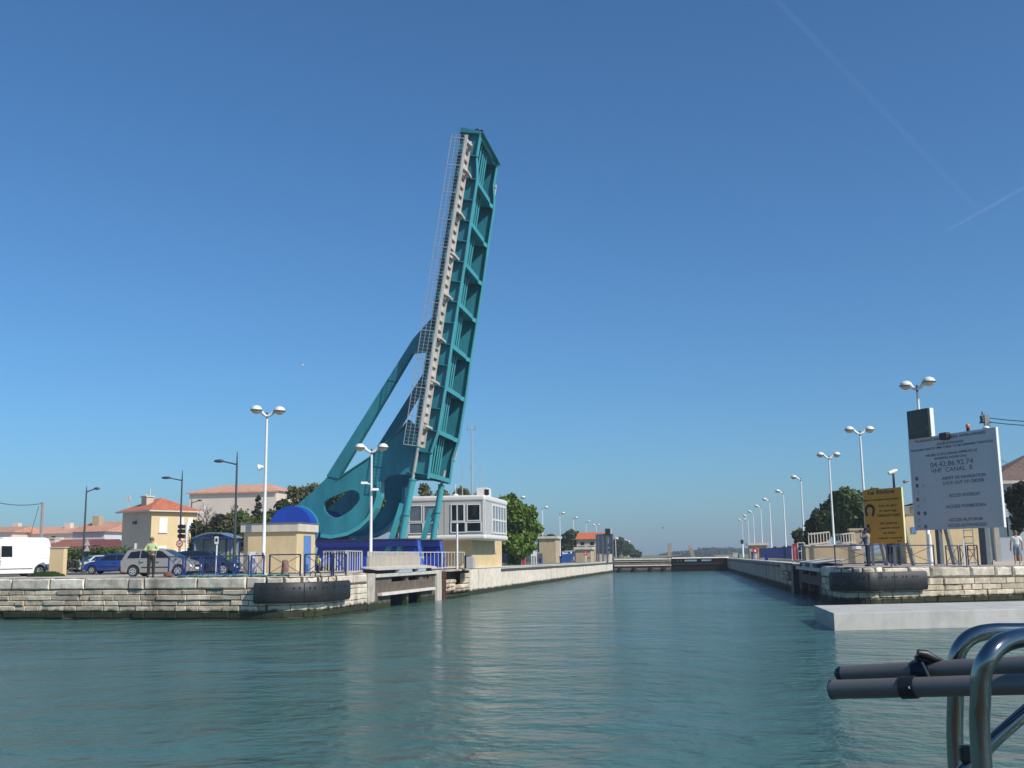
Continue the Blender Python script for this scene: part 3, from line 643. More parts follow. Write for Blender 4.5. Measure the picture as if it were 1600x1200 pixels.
def rim(mb, y):   # curved rolling tread below the rocker plate
    T = [n2(*p) for p in [(597.5, 753), (597, 776), (591.5, 794), (580.5, 812.5), (565.5, 827), (546, 837), (520, 842), (504, 839.5)]]
    c = np.array(n2(520, 765)); 
    for (a, b) in zip(T[:-1], T[1:]):
        a, b = np.array(a), np.array(b); ia, ib = a+(c-a)*.07, b+(c-b)*.07
        mb.hexa([(ia[0], y-.42, ia[1]), (a[0], y-.42, a[1]), (b[0], y-.42, b[1]), (ib[0], y-.42, ib[1]), (ia[0], y+.42, ia[1]), (a[0], y+.42, a[1]), (b[0], y+.42, b[1]), (ib[0], y+.42, ib[1])])
both(rim, 'rolling_tread', M_teal2)
def edge_flange(mb, y):
    U = [n2(*p) for p in [(530, 748), (555, 731), (580, 714.5), (601, 695.5), (613, 685), (628, 672), (641, 657)]]
    for a, b in zip(U[:-1], U[1:]): mb.bar((a[0], y, a[1]), (b[0], y, b[1]), .62, .06, up=(0, 0, 1))
both(edge_flange, 'edge_flange', M_teal)
def strut(mb, y):
    mb.prism([n2(512, 744.5), n2(530, 748), n2(646, 552), n2(672, 549), n2(677, 497), n2(647, 530.5)], y-.24, y+.24, xz)
both(strut, 'diagonal_strut', M_teal)
# round blue counterweights, one outside each rocker plate
cw = n2(466, 826.5); rw = 36.5*Y0*1.02/F_PX
def drum(mb, ya, yb, r): mb.cyl((cw[0], ya, cw[1]), (cw[0], yb, cw[1]), r, n=48)
mb = bmb(); drum(mb, Y0-1.25, Y0-.19, rw*.965); mb.build('counterweight', M_blue, bridge, smooth=True)
mb = bmb(); drum(mb, Y0-.26, Y0-.185, rw*1.015); mb.build('counterweight_flange', M_teal2, bridge, smooth=True)
mb = bmb(); drum(mb, Y1+.19, Y1+1.25, rw*.965); mb.build('counterweight', M_blue, bridge, smooth=True)
mb = bmb(); drum(mb, Y0+.18, Y1-.18, .30); mb.build('axle', M_teal, bridge, smooth=True)
# main girders of the raised leaf
GD = 1.43
flange_px = [(668.5, 748), (670, 738), (674.5, 704), (684.5, 674.5), (696, 605.5), (705.5, 539.5), (716, 473.5), (726, 411), (735, 347.5), (745, 282.5), (745.5, 268), (744.5, 246), (751, 209)]
fl = [lc(*p) for p in flange_px]
def girder(mb, y):
    poly = [(l, d) for l, d in fl]+[(fl[-1][0], -GD), (fl[0][0]+.1, -GD)]
    mb.prism(poly, y-.03, y+.03, lambda a, b, t: lf(a, b, t))
both(girder, 'girder_web', M_teal)
def gflange(mb, y):
    for (l0, d0), (l1, d1) in zip(fl[:-1], fl[1:]):
        mb.hexa([lf(l0, d0, y-.22), lf(l0, d0+.05, y-.22), lf(l1, d1+.05, y-.22), lf(l1, d1, y-.22), lf(l0, d0, y+.22), lf(l0, d0+.05, y+.22), lf(l1, d1+.05, y+.22), lf(l1, d1, y+.22)])
both(gflange, 'girder_flange', M_teal2)
xb_px = [(670, 742), (684.5, 674.5), (696, 605.5), (705.5, 539.5), (716, 473.5), (726, 411), (735, 347.5), (745, 282.5), (750, 211)]
xb = [lc(*p) for p in xb_px]
for yg, s_ in ((Y0, -1), (Y1, 1)):
    ls = []
    for a, b in zip(xb[:-1], xb[1:]): ls += [a, ((a[0]+b[0])/2, (a[1]+b[1])/2)]
    for l, d in ls+[xb[-1]]:
        mb = bmb(); mb.hexa([lf(l-.025, -GD, yg+s_*.34), lf(l+.025, -GD, yg+s_*.34), lf(l+.025, -GD, yg+s_*.03), lf(l-.025, -GD, yg+s_*.03), lf(l-.025, d-.02, yg+s_*.34), lf(l+.025, d-.02, yg+s_*.34), lf(l+.025, d-.02, yg+s_*.03), lf(l-.025, d-.02, yg+s_*.03)]); mb.build('web_stiffener', M_teal, bridge)
for i, (l, d) in enumerate(xb):
    mb = bmb(); w_ = .03; ya, yb = Y0+.03, Y1-.03
    mb.prism([(ya, -GD+.05), (ya, d-.02), (Y1-1.5, d-.02), (Y1-.7, d-.15), (yb, d-.02), (yb, -GD+.05)], l-.03, l+.03, lambda a, b, t: lf(t, b, a))
    for (a, da, b, db) in ((ya, d-.02, Y1-1.5, d-.02), (Y1-1.5, d-.02, Y1-.7, d-.15), (Y1-.7, d-.15, yb, d-.02)):
        mb.hexa([lf(l-.13, da, a), lf(l+.13, da, a), lf(l+.13, db, b), lf(l-.13, db, b), lf(l-.13, da+.045, a), lf(l+.13, da+.045, a), lf(l+.13, db+.045, b), lf(l-.13, db+.045, b)])
    mb.build('cross_beam', M_teal2, bridge)
l0, l1 = xb[0][0], xb[-1][0]
mb = bmb(); mb.hexa([lf(l0, -GD-.02, Y0-.1), lf(l1+.1, -GD-.02, Y0-.1), lf(l1+.1, -GD-.02, Y1+.1), lf(l0, -GD-.02, Y1+.1), lf(l0, -GD+.04, Y0-.1), lf(l1+.1, -GD+.04, Y0-.1), lf(l1+.1, -GD+.04, Y1+.1), lf(l0, -GD+.04, Y1+.1)]); mb.build('deck_plate', M_teal, bridge)
for k, yy in enumerate((Y0+.55, Y0+1.5, Y0+2.1, Y0+2.6, Y0+3.1)):
    mb = bmb()
    mb.hexa([lf(l0+.05, -GD+.05, yy-.02), lf(l1-.05, -GD+.05, yy-.02), lf(l1-.05, -GD+.05, yy+.02), lf(l0+.05, -GD+.05, yy+.02), lf(l0+.05, -.42, yy-.02), lf(l1-.05, -.42, yy-.02), lf(l1-.05, -.42, yy+.02), lf(l0+.05, -.42, yy+.02)])
    mb.hexa([lf(l0+.05, -.42, yy-.10), lf(l1-.05, -.42, yy-.10), lf(l1-.05, -.42, yy+.10), lf(l0+.05, -.42, yy+.10), lf(l0+.05, -.38, yy-.10), lf(l1-.05, -.38, yy-.10), lf(l1-.05, -.38, yy+.10), lf(l0+.05, -.38, yy+.10)])
    mb.build('stringer', M_teal2, bridge)
mb = bmb()   # nose beam with its lock at the free end
mb.hexa([lf(ltop+.0, -GD, Y0-.2), lf(ltop+.28, -GD, Y0-.2), lf(ltop+.28, -GD, Y1+.2), lf(ltop, -GD, Y1+.2), lf(ltop, .05, Y0-.2), lf(ltop+.06, .05, Y0-.2), lf(ltop+.06, .05, Y1+.2), lf(ltop, .05, Y1+.2)]); mb.build('nose_beam', M_teal, bridge)
mb = bmb(); a = np.array(lf(ltop+.12, -.42, Y0-.1)); mb.cyl(a, a+np.array((0, .5, 0)), .17, n=12); a = np.array(lf(ltop+.12, -.12, Y0-.1)); mb.cyl(a, a+np.array((0, .4, 0)), .12, n=12); mb.build('nose_lock', M_dark, bridge)
# walkways: near one and far one, on cantilever brackets
WW = 1.8
wl0, wl1 = lc(655, 697, Y0-WW)[0], lc(719, 210, Y0-WW)[0]
wd = lc(655, 697, Y0-WW)[1]; wd1 = lc(719, 210, Y0-WW)[1]
wtop = wd-.10
print('walk d', wd, wd1, GD)
def walkway(ya, yb, s):      # ya = outer edge, yb = inner edge next to the girder
    yg = yb; yb = ya+(yb-ya)*.64
    yo, yi = min(ya, yb), max(ya, yb)
    mb = bmb(); mb.hexa([lf(wl0, wtop-.06, yo), lf(wl1, wtop-.06, yo), lf(wl1, wtop-.06, yi), lf(wl0, wtop-.06, yi), lf(wl0, wtop, yo), lf(wl1, wtop, yo), lf(wl1, wtop, yi), lf(wl0, wtop, yi)])
    W = mb.build('walkway', M_greyw, bridge)
    mb = bmb()
    for e in (ya, yb-.0): 
        q0, q1 = e-.03, e+.03; mb.hexa([lf(wl0, wtop, q0), lf(wl1, wtop, q0), lf(wl1, wtop, q1), lf(wl0, wtop, q1), lf(wl0, wtop+.16, q0), lf(wl1, wtop+.16, q0), lf(wl1, wtop+.16, q1), lf(wl0, wtop+.16, q1)])
    mb.build('edge_beam', M_greyw, W)
    mb = bmb(); n_ = 34
    for i in range(n_):
        l = wl0+.3+(wl1-wl0-.6)*i/(n_-1); mb.hexa([lf(l-.025, wtop, yo), lf(l+.025, wtop, yo), lf(l+.025, wtop, yi), lf(l-.025, wtop, yi), lf(l-.025, wtop+.1, yo), lf(l+.025, wtop+.1, yo), lf(l+.025, wtop+.1, yi), lf(l-.025, wtop+.1, yi)])
    mb.build('floor_rib', mat('brown grey rib', (.18, .15, .13), .7), W)
    for (l, d) in [(a_+.12, b_) for a_, b_ in xb[1:-1]]+[((xb[-1][0]+xb[-2][0])/2+.30, xb[-1][1])]:
        if s > 0 and l > wl1-3: continue
        if l > wl1-.1: l = wl1-.15
        mb = bmb(); g = yg; da = wtop+.16
        mb.prism([(ya, wtop+.0), (ya, da+.10), (ya+(g-ya)*.35, da+.20), (g, d-.30), (g, d-.46), (ya+(g-ya)*.4, da-.02)], l-.06, l+.06, lambda a, b, t: lf(t, b, a)); mb.build('bracket', M_greyw, W)
    return W
W1 = walkway(Y0-WW, Y0-.22, -1); W2 = walkway(Y1+WW, Y1+.22, 1)
def railing(ye, name='railing'):
    R_ = None; mb = bmb(); h = .80
    for dd in (h, h*.66, h*.33): mb.bar(lf(wl0, wtop-.06-dd, ye), lf(wl1, wtop-.06-dd, ye), .034 if dd == h else .022)
    R_ = mb.build(name, M_grey, bridge)
    mb = bmb(); n_ = int((wl1-wl0)/.21)
    for i in range(n_+1):
        l = wl0+(wl1-wl0)*i/n_; mb.bar(lf(l, wtop-.06, ye), lf(l, wtop-.06-h, ye), .045 if i % 8 == 0 else .015)
    mb.build('baluster', M_grey, R_); return R_
railing(Y0-WW+.03); railing(Y1+WW-.03)
# deck kerb / inner guard rail between road and walkway
for ye in (Y0-.25, Y1+.25):
    mb = bmb(); mb.bar(lf(wl0, wtop-.45, ye), lf(wl1, wtop-.45, ye), .10, .06)
    for i in range(13): l = wl0+(wl1-wl0)*i/12; mb.bar(lf(l, wtop, ye), lf(l, wtop-.45, ye), .07)
    mb.build('guard_rail', M_teal, bridge)
# hydraulic rams: cylinder, rod and the leaning stay beside them
for (pa, pm, pb, y, sa, sb, off) in (((623, 866), (645, 748), (653, 700), Y0-.25, (605, 864), (629, 787), 0), ((676, 848), (690, 757), (695, 735), Y1-.35, (659, 850), (675, 796), 0)):
    a, m_, b = ony(*pa, y), ony(*pm, y), ony(*pb, y); a = a+(a-m_)*.01
    mb = bmb(); mb.cyl(a, m_, .20, n=16); c = a+(m_-a)*.52; mb.cyl(c, c+(m_-a)*.012, .25, n=16); mb.cyl(m_-(m_-a)*.02, m_, .24, n=16)
    cyl_ = mb.build('hydraulic_ram', M_teal2, bridge, smooth=True)
    mb = bmb(); mb.cyl(m_, b, .105, n=12); mb.build('ram_rod', M_grey, cyl_, smooth=True)
    s0_, s1_ = ony(*sa, y), ony(*sb, y); mb = bmb(); e = s0_-(s1_-s0_)*.2; mb.bar(e, s1_, .12, .34, up=(1, 0, 0)); q_ = s0_+(s1_-s0_)*.45; mb.bar(q_, a+(m_-a)*.5, .07); mb.build('stay', M_teal2, cyl_)
# blue track girders the bridge rolls on
def track(y, label):
    o = (n2(580, 865)[0], y, 1.7); t = thing('track_girder', label, 'bridge base', o)
    zt_ = zh(600, 845, y) if y < 54 else zh(600, 845, Y0)
    xl, xr, xt = n2(492, 860, Y0)[0], n2(663, 870, Y0)[0], n2(655, 846, Y0)[0]
    mb = MB(o); prof = [(xl, 1.6), (xr, 1.6), (xt, zt_), (xl+.35, zt_)]
    mb.prism(prof, y-.30, y+.30, xz); mb.build('girder_body', M_blue, t, bevel=.03)
    mb = MB(o); mb.box((xl+.25, y-.62, zt_), (xt-.05, y+.62, zt_+.10)); mb.build('track_plate', mat('dark greasy steel', (.025, .022, .03), .5, var=.3), t)
    mb = MB(o); mb.box((xl+.30, y-.62, zt_-.34), (xt+.02, y-.30, zt_-.02)); mb.build('top_flange', mat('navy flange paint', (.010, .022, .16), .45, var=.2), t)
    mb = MB(o); mb.bar((xt, y-.33, zt_-.02), (xr+.02, y-.33, 1.6), .10, .05, up=(0, 1, 0)); mb.build('end_edge', mat('sunlit blue edge', (.10, .22, .62), .4), t)  # lighter strip paints the sun on the girder's end face
    mb = MB(o); cx = n2(517, 868, Y0)[0]; 
    mb.prism([(cx+.62*math.cos(rad(a)), 1.78+.42*math.sin(rad(a))) for a in range(0, 181, 15)], y-.312, y-.28, xz); mb.build('access_arch', M_dark, t)
    return t
track(Y0, 'near deep blue steel track girder under the teal bridge'); track(Y1, 'far deep blue steel track girder behind the near one')
mb = MB((-17, 54.2, 1.7)); mb.box((n2(505, 860)[0], Y0+.7, 1.6), (n2(640, 860)[0]-.5, Y1-.7, 2.3)); tag(mb.build('machine_housing', mat('dark blue housing', (.010, .03, .22), .5), bevel=.05), 'dark blue machine housing between the two track girders', 'machine housing')
# ================================================================== CONTROL BUILDING
cyB = 71.0; xr_ = gx(738, cyB, 3); CBo = (xr_-4, cyB+4, 1.7)
cb = thing('control_building', 'bridge and lock control building: cream base with a pale grey glazed upper storey', 'building', CBo)
yb_end = [y for y in np.linspace(cyB, 90, 400) if gx(784, y, 3) <= xr_+.0]
# right face depth: find y where x = xr_ projects to px 784
yb_end = min(np.linspace(cyB+.5, 92, 800), key=lambda y: abs(gx(784, y, 3)-xr_))
bw = xr_-gx(640, cyB, 3)
mb = MB(CBo); mb.box((xr_-bw, cyB, 1.4), (xr_, yb_end, 3.95)); base = mb.build('base_storey', M_cream, cb)
uy0 = cyB-1.0; ux = gx(757, uy0, 5); uy1 = min(np.linspace(uy0+1, 92, 800), key=lambda y: abs(gx(792, y, 5)-ux))
zu0, zu1 = zh(757, 843, uy0), zh(757, 773, uy0)
uw = ux-gx(637, uy0, 5)
mb = MB(CBo); mb.box((ux-uw, uy0, zu0+.14), (ux, uy1, zu1-.14)); up = mb.build('upper_storey', M_panel, cb, bevel=.10, seg=3)
for za, zb in ((zu0, zu0+.36), (zu1-.42, zu1)):
    mb = MB(CBo); mb.box((ux-uw-.07, uy0-.07, za), (ux+.07, uy1+.07, zb)); mb.build('cornice_band', M_trim, cb, bevel=.15, seg=4)
mb = MB(CBo); mb.box((ux-.18, uy0-.03, zu0+.3), (ux+.03, uy0+.2, zu1-.3)); mb.build('corner_column', M_trim, cb, bevel=.08, seg=3)
mb = MB(CBo)
for px in (686, 694.5, 752.5, 757): x = gx(px, uy0, 5); mb.box((x-.02, uy0-.02, zu0+.37), (x+.02, uy0, zu1-.43))
mb.build('cladding_seam', M_grey, up)
def win(px0, px1, py0, py1, split=None, glass=M_glass):
    x0, x1 = gx(px0, uy0, 5), gx(px1, uy0, 5); z1, z0 = zh((px0+px1)/2, py0, uy0), zh((px0+px1)/2, py1, uy0)
    mb = MB(CBo); f = .07; y = uy0
    for (a, b, c, d) in ((x0-f, x0, z0-f, z1+f), (x1, x1+f, z0-f, z1+f), (x0, x1, z0-f, z0), (x0, x1, z1, z1+f)): mb.box((a, y-.06, c), (b, y-.002, d))
    if split: xs_ = gx(split, uy0, 5); mb.box((xs_-.04, y-.05, z0), (xs_+.04, y-.012, z1))
    wdw = mb.build('window', M_trim, cb); mb = MB(CBo); mb.box((x0, y-.012, z0), (x1, y-.004, z1)); mb.build('pane', glass, wdw)
win(706, 724.5, 789, 813.5, 714.5); win(731, 749.5, 789, 812.5); win(705.5, 726.5, 817, 831); win(730, 751, 817, 830)
win(640, 658, 791, 814, None, M_glassb); win(663, 681, 791, 814, None, M_glassb); win(640, 660, 818, 833, None, M_glassb); win(663, 683, 818, 833, None, M_glassb)
mb = MB(CBo); mb2 = MB(CBo); yy0 = min(np.linspace(uy0, uy1, 300), key=lambda y: abs(gx(769, y, 5)-ux)); yy1 = min(np.linspace(uy0, uy1+1, 300), key=lambda y: abs(gx(790, y, 5)-ux))
za, zb, zc, zd = zu0+.5, zu0+1.35, zu0+1.5, zu1-.62
n_ = 5
for i in range(n_+1): y = yy0+(yy1-yy0)*i/n_; mb.box((ux+.002, y-.06, za-.05), (ux+.06, y+.06, zd+.05))
for z in (za-.05, zb, zd): mb.box((ux+.004, yy0, z), (ux+.05, yy1, z+.12))
rw_ = mb.build('window', M_trim, cb); mb2.box((ux+.002, yy0, za), (ux+.012, yy1, zd)); mb2.build('pane', M_glassb, rw_)
mb = MB(CBo); y = min(np.linspace(cyB, yb_end, 300), key=lambda y: abs(gx(772, y, 3)-xr_)); mb.box((xr_+.002, y-.45, 1.75), (xr_+.03, y+.55, 3.7)); d_ = mb.build('door', M_cream, cb); mb = MB(CBo); mb.cyl((xr_+.03, y+.35, 2.7), (xr_+.1, y+.35, 2.7), .03, n=8); mb.build('handle', M_dark, d_)
mb = MB(CBo); mb.box((gx(748, cyB+2, 6.8), cyB+1.2, zu1), (gx(765, cyB+2, 6.8), cyB+2.6, zu1+.62)); ac = mb.build('air_conditioner', M_trim, cb, bevel=.03); mb = MB(CBo); mb.box((gx(757, cyB+1.2, 6.8), cyB+1.18, zu1+.1), (gx(764, cyB+1.2, 6.8), cyB+1.199, zu1+.5)); mb.build('fan_grille', M_dark, ac)
mb = MB(CBo); y = cyB+1.0; x = gx(712, y, 7); mb.sphere((x, y, zu1+.12), (.2, .2, .12), 12, 6); mb.cyl((x, y, zu1), (x, y, zu1+.9), .02); mb.build('dish', M_white, cb, smooth=True)
for (px, pt, r, nm) in ((722.5, 721, .035, 'thin grey'), (750.5, 728, .03, 'white')):
    mb = MB(CBo); x = gx(px, cyB+1.4, 8); mb.cyl((x, cyB+1.4, zu1-.05), (x, cyB+1.4, zh(px, pt, cyB+1.4)), r, r*.5, n=8); mb.build('whip_antenna', M_grey, cb)
mb = MB(CBo); x = gx(737, cyB+2, 9); zt_ = zh(735, 655, cyB+2); zc_ = zh(735, 672, cyB+2); mb.cyl((x, cyB+2, zu1-.05), (x, cyB+2, zc_), .06, .04, n=8); mb.cyl((x, cyB+2, zc_), (x, cyB+2, zt_), .025, .015, n=8)
mb.bar((x-.28, cyB+2, zc_), (x+.28, cyB+2, zc_), .04); mb.bar((x-.27, cyB+2, zc_), (x-.27, cyB+2, zc_+.28), .07); mb.bar((x+.27, cyB+2, zc_), (x+.27, cyB+2, zc_+.28), .07); mb.box((x-.09, cyB+1.9, zu1+2.0), (x+.03, cyB+2.1, zu1+2.25)); mb.build('wind_mast', M_grey, cb)
# small things by the control building
y = 66.5; x = gx(714.5, y, 2); mb = MB((x, y, 1.7)); mb.cyl((x, y, 1.70), (x, y, zh(714.5, 818, y)), .065, n=10); tag(mb.build('signal_post', M_pole, smooth=True), 'plain white post standing in front of the control building', 'post')
y = 67; x0_, x1_ = gx(730, y, 2), gx(741, y, 2); t = thing('cabinet', 'pale grey cabinet with a dark side by the gangway railing', 'cabinet', ((x0_+x1_)/2, y, 1.74)); o = ((x0_+x1_)/2, y, 1.74)
mb = MB(o); mb.box((x0_, y-.3, 1.75), (x1_, y+.3, zh(735, 870, y))); mb.build('cabinet_body', M_panel, t, bevel=.02); mb = MB(o); mb.box((x0_-.12, y-.28, 1.75), (x0_-.002, y+.28, zh(735, 868, y))); mb.build('dark_side', M_blk, t)
# ================================================================== TRANSFORMER HUT by the quay
hy = 47.6; hx0, hx1 = gx(380, hy, 2.5), gx(463, hy, 2.5)
hy1 = min(np.linspace(hy+.6, 58, 800), key=lambda y: abs(gx(492, y, 2.5)-hx1)); hz = zh(420, 831, hy)
HO = ((hx0+hx1)/2, hy+1, 1.75); t = thing('utility_hut', 'cream flat-roofed hut with a pale blue door beside the tall lamp post', 'hut', HO)
mb = MB(HO); mb.box((hx0, hy, 1.6), (hx1, hy1, hz)); mb.build('wall', M_cream, t)
mb = MB(HO); mb.box((hx0-.12, hy-.12, hz), (hx1+.12, hy1+.12, zh(420, 818, hy-.12))); rf = mb.build('roof', M_fascia, t); zr = zh(420, 818, hy-.12)
mb = MB(HO); mb.box((hx0-.16, hy-.16, zr), (hx1+.16, hy1+.16, zr+.03)); mb.build('roof_edge', mat('dark roof felt', (.16, .14, .12), .8), rf)
ya, yb2 = [min(np.linspace(hy, hy1, 400), key=lambda y: abs(gx(p, y, 2.5)-hx1)) for p in (474, 484.5)]
mb = MB(HO); mb.box((hx1+.002, ya, 1.78), (hx1+.04, yb2, zh(479, 837, (ya+yb2)/2))); d_ = mb.build('door', M_bluedoor, t, bevel=.01)
mb = MB(HO); ym = ya+(yb2-ya)*.8; mb.cyl((hx1+.04, ym, 2.65), (hx1+.09, ym, 2.65), .025, n=8); mb.build('handle', M_grey, d_); mb = MB(HO); mb.box((hx1+.041, ya+.1, 1.95), (hx1+.05, ya+(yb2-ya)*.6, 2.25)); mb.build('vent', mat('dark blue vent', (.03, .08, .25), .6), d_)
mb = MB(HO); mb.box((hx0-.3, hy-.3, 1.55), (hx1+.9, hy1+.2, 1.83)); mb.build('plinth', M_conc, t, bevel=.02)
# ================================================================== LAMP POSTS (white, domed heads)
LH = 7.75
def lamp(name, label, dirs, loc, h=LH, group='white lamp posts along the lock'):
    """dirs: compass angles (degrees) of the arms"""
    t = thing(name, label, 'lamp post', loc, 0, group)
    mb = MB(); mb.tube([(0, 0, 0), (0, 0, .6), (0, 0, .62), (0, 0, h*.5), (0, 0, h-.35)], [.105, .10, .085, .07, .055], n=12); mb.cyl((0, 0, 0), (0, 0, .04), .2, n=12); mb.build('pole', M_pole, t, smooth=True)
    mb = MB(); mb.cyl((0, 0, h-.37), (0, 0, h-.05), .045, n=10); mb.build('pole_top', M_streetlamp, t, smooth=True)
    for a_ in dirs:
        c, s = math.cos(rad(a_)), math.sin(rad(a_)); q_ = lambda r, z: (c*r, s*r, z)
        mb = MB(); mb.tube([q_(0, h-.22), q_(.12, h-.20), q_(.24, h-.12), q_(.36, h+.0), q_(.42, h+.03)], [.05, .07, .08, .09, .10], n=10); a = mb.build('arm', M_pole, t, smooth=True)
        mb = MB(); mb.sphere(q_(.60, h+.02), (.27, .27, .22), 16, 8, 0, .52); hd = mb.build('lamp_head', M_pole, a, smooth=True)
        mb = MB(); mb.tube([(c*.60+.272*math.cos(rad(k)), s*.60+.272*math.sin(rad(k)), h+.005) for k in range(0, 361, 20)], .022, n=6, cap=False); mb.build('rim', M_streetlamp, hd)
        mb = MB(); mb.sphere(q_(.60, h-.0), (.235, .235, .17), 16, 8, .5, 1); mb.build('bowl', M_bowl, hd, smooth=True)
    return t
L1 = lamp('lamp_post', 'tall white double-headed lamp post with a loudspeaker, in front of the cream hut', (238, 8), (gx(411, 46.9, 1.8), 46.9, 1.80), h=zh(417, 643, 46.9)-1.8)
mb = MB(); mb.tube([(-.08, 0, 5.0), (-.20, 0, 5.0), (-.34, -.02, 4.98)], [.06, .09, .16], n=12); ls_ = mb.build('loudspeaker', M_white, L1, smooth=True); mb = MB(); mb.cyl((-.345, -.02, 4.98), (-.35, -.02, 4.98), .13, n=12); mb.build('speaker_mouth', M_dark, ls_)
y = 52.9; L2 = lamp('lamp_post', 'white double-headed lamp post with two cameras halfway up, in front of the teal rocker plate', (195, 12), (gx(579, y, 1.8), y, 1.75), h=zh(580, 700, y)-1.75)
for zz, dx in ((4.55, -.22), (4.2, .18)):
    mb = MB(); mb.bar((0, 0, zz-.02), (dx, -.1, zz+.05), .05); mb.cbox((dx*1.5, -.16, zz+.06), (.34, .12, .12), .4); mb.build('camera_head', M_white, L2)
# ================================================================== FENCES, BARRIERS on the left quay
def cross_fence(name, label, pts, z, m, h=1.05, cat='railing', posts=True):
    """panels with a diagonal cross between posts, along pts (x,y)"""
    o = (pts[0][0], pts[0][1], z); t = thing(name, label, cat, o)
    for a, b in zip(pts[:-1], pts[1:]):
        A, B = np.array((a[0], a[1], z)), np.array((b[0], b[1], z)); d = (B-A)/np.linalg.norm(B-A); A = A+d*.06; B = B-d*.06
        mb = MB(o); u = np.array((0, 0, 1.))
        for q_ in (A, B): mb.bar(q_, q_+u*h, .055)
        mb.bar(A+u*h, B+u*h, .05); mb.bar(A+u*.12, B+u*.12, .04)
        mb.bar(A+u*.13, B+u*(h-.03), .02); mb.bar(B+u*.13, A+u*(h-.03), .02); mb.build('panel', m, t)
    return t
def bar_fence(name, label, pts, z, m, h=1.05, gap=.14, cat='fence', bar_w=.03):
    o = (pts[0][0], pts[0][1], z); t = thing(name, label, cat, o)
    for a, b in zip(pts[:-1], pts[1:]):
        A, B = np.array((a[0], a[1], z)), np.array((b[0], b[1], z)); L = np.linalg.norm(B-A); d = (B-A)/L; u = np.array((0, 0, 1.)); mb = MB(o)
        for q_ in (A+d*.03, B-d*.03): mb.bar(q_, q_+u*h, .06)
        for zz in (.1, h): mb.bar(A+u*zz, B+u*zz, .045)
        n = int(L/gap)
        for i in range(1, n): q_ = A+d*(L*i/n); mb.bar(q_+u*.1, q_+u*h, bar_w)
        mb.build('panel', m, t)
    return t
fy = lambda x: frontL(x)+1.15
def fpt(px, z=1.8):    # point on the fence line behind the left coping
    x = -20.
    for _ in range(30): x = gx(px, fy(x), z)
    return (x, fy(x))
t = cross_fence('pedestrian_railing', 'bright blue cross-braced railing between the parked cars and the cream hut', [fpt(p) for p in (261, 287, 314, 341, 366, 390, 414)], 1.79, M_bluerail, h=.87)
t = cross_fence('pedestrian_railing', 'dark navy cross-braced railing in front of the cream hut', [fpt(419), fpt(471)], 1.79, M_navyrail, h=.9)
t = cross_fence('pedestrian_railing', 'dark navy cross-braced railing at the corner above the rubber fender', [fpt(474), (fpt(520)[0], fpt(520)[1]), (gx(541, 44.6, 1.8), 44.6)], 1.79, M_navyrail, h=.9)
# pale bars beyond
pa = (gx(541, 45.2, 2), 45.2); xw = lambda y: wallL(y)-1.25
bar_fence('steel_fence', 'pale steel bar fence beside the bridge seat', [(gx(543, 46.2, 2), 46.2), (wallL(50.2)-.75, 50.2)], 1.78, M_greyw, h=1.05, gap=.62)
bar_fence('steel_fence', 'short pale steel bar fence in front of the blue track girder', [(gx(505, 50.6, 2), 50.6), (gx(523, 50.4, 2), 50.4), (gx(541, 50.2, 2), 50.2)], 1.76, M_greyw, h=1.1, gap=.16, bar_w=.04)
o = (wallL(56)-.9, 56, 1.75); t = thing('parapet', 'long beige concrete parapet with a pale railing on top, behind the landing plate', 'parapet', o)
mb = MB(o); ya, yb = 51.3, 60.9; xa = lambda y: wallL(y)-.74
mb.hexa([(xa(ya)-.15, ya, 1.72), (xa(ya), ya, 1.72), (xa(yb), yb, 1.72), (xa(yb)-.15, yb, 1.72), (xa(ya)-.15, ya, 2.58), (xa(ya), ya, 2.58), (xa(yb), yb, 2.58), (xa(yb)-.15, yb, 2.58)]); mb.build('parapet_panel', mat('beige parapet steel', (.40, .36, .30), .7, var=.15, scale=2, streak=.15), t)
mb = MB(o); A, B = np.array((xa(ya)-.07, ya, 2.58)), np.array((xa(yb)-.07, yb, 2.58)); up_ = np.array((0, 0, .22)); mb.bar(A+up_, B+up_, .05)
for i in range(33): q_ = A+(B-A)*i/32; mb.bar(q_, q_+up_, .07)
mb.build('railing', M_greyw, t)
bar_fence('steel_fence', 'pale steel bar railing on the gangway in front of the control building', [(wallL(61.2)-.9, 61.2), (wallL(64)-.5, 64), (wallL(67)-.3, 67), (wallL(68.8)-.3, 68.8)], 1.75, M_greyw, h=1.05, gap=.55)
# rusty bollard stump, mooring hooks, boards
x, y = fpt(452); mb = MB((x, y-.5, 1.79)); mb.tube([(x, y-.5, 1.78), (x, y-.5, 2.0), (x+.02, y-.5, 2.25), (x+.0, y-.5, 2.42)], [.17, .15, .15, .12], n=12); mb.sphere((x, y-.5, 2.42), (.125, .125, .06), 12, 5, 0, .5); tag(mb.build('bollard', mat('rusty bollard', (.14, .06, .045), .85, var=.35, scale=6, c2=(.30, .20, .16)), smooth=True), 'rusty brown mooring bollard in front of the navy railing', 'bollard')
x, y = fpt(446); mb = MB((x, y+.8, 1.8)); mb.box((gx(389, y+2.2, 2)-.0, y+2.2, 1.8), (gx(399, y+2.2, 2), y+2.26, 2.85)); tag(mb.build('notice_board', M_white), 'plain white board standing behind the blue railing', 'board')
y = fpt(405)[1]+1.9; mb = MB((gx(405, y, 2), y, 1.8)); x0_, x1_ = gx(400, y, 2), gx(411, y, 2)
for a, b in (((x0_, y, 1.82), (x0_, y, 2.8)), ((x1_, y, 1.82), (x1_, y, 2.8)), ((x0_, y, 2.8), (x1_, y, 2.8)), ((x0_, y, 1.84), (x1_, y, 2.75)), ((x0_, y, 1.85), (x1_, y, 1.85))): mb.bar(a, b, .09)
tag(mb.build('trestle', M_greyw), 'pale braced wooden frame leaning by the lamp post', 'frame')
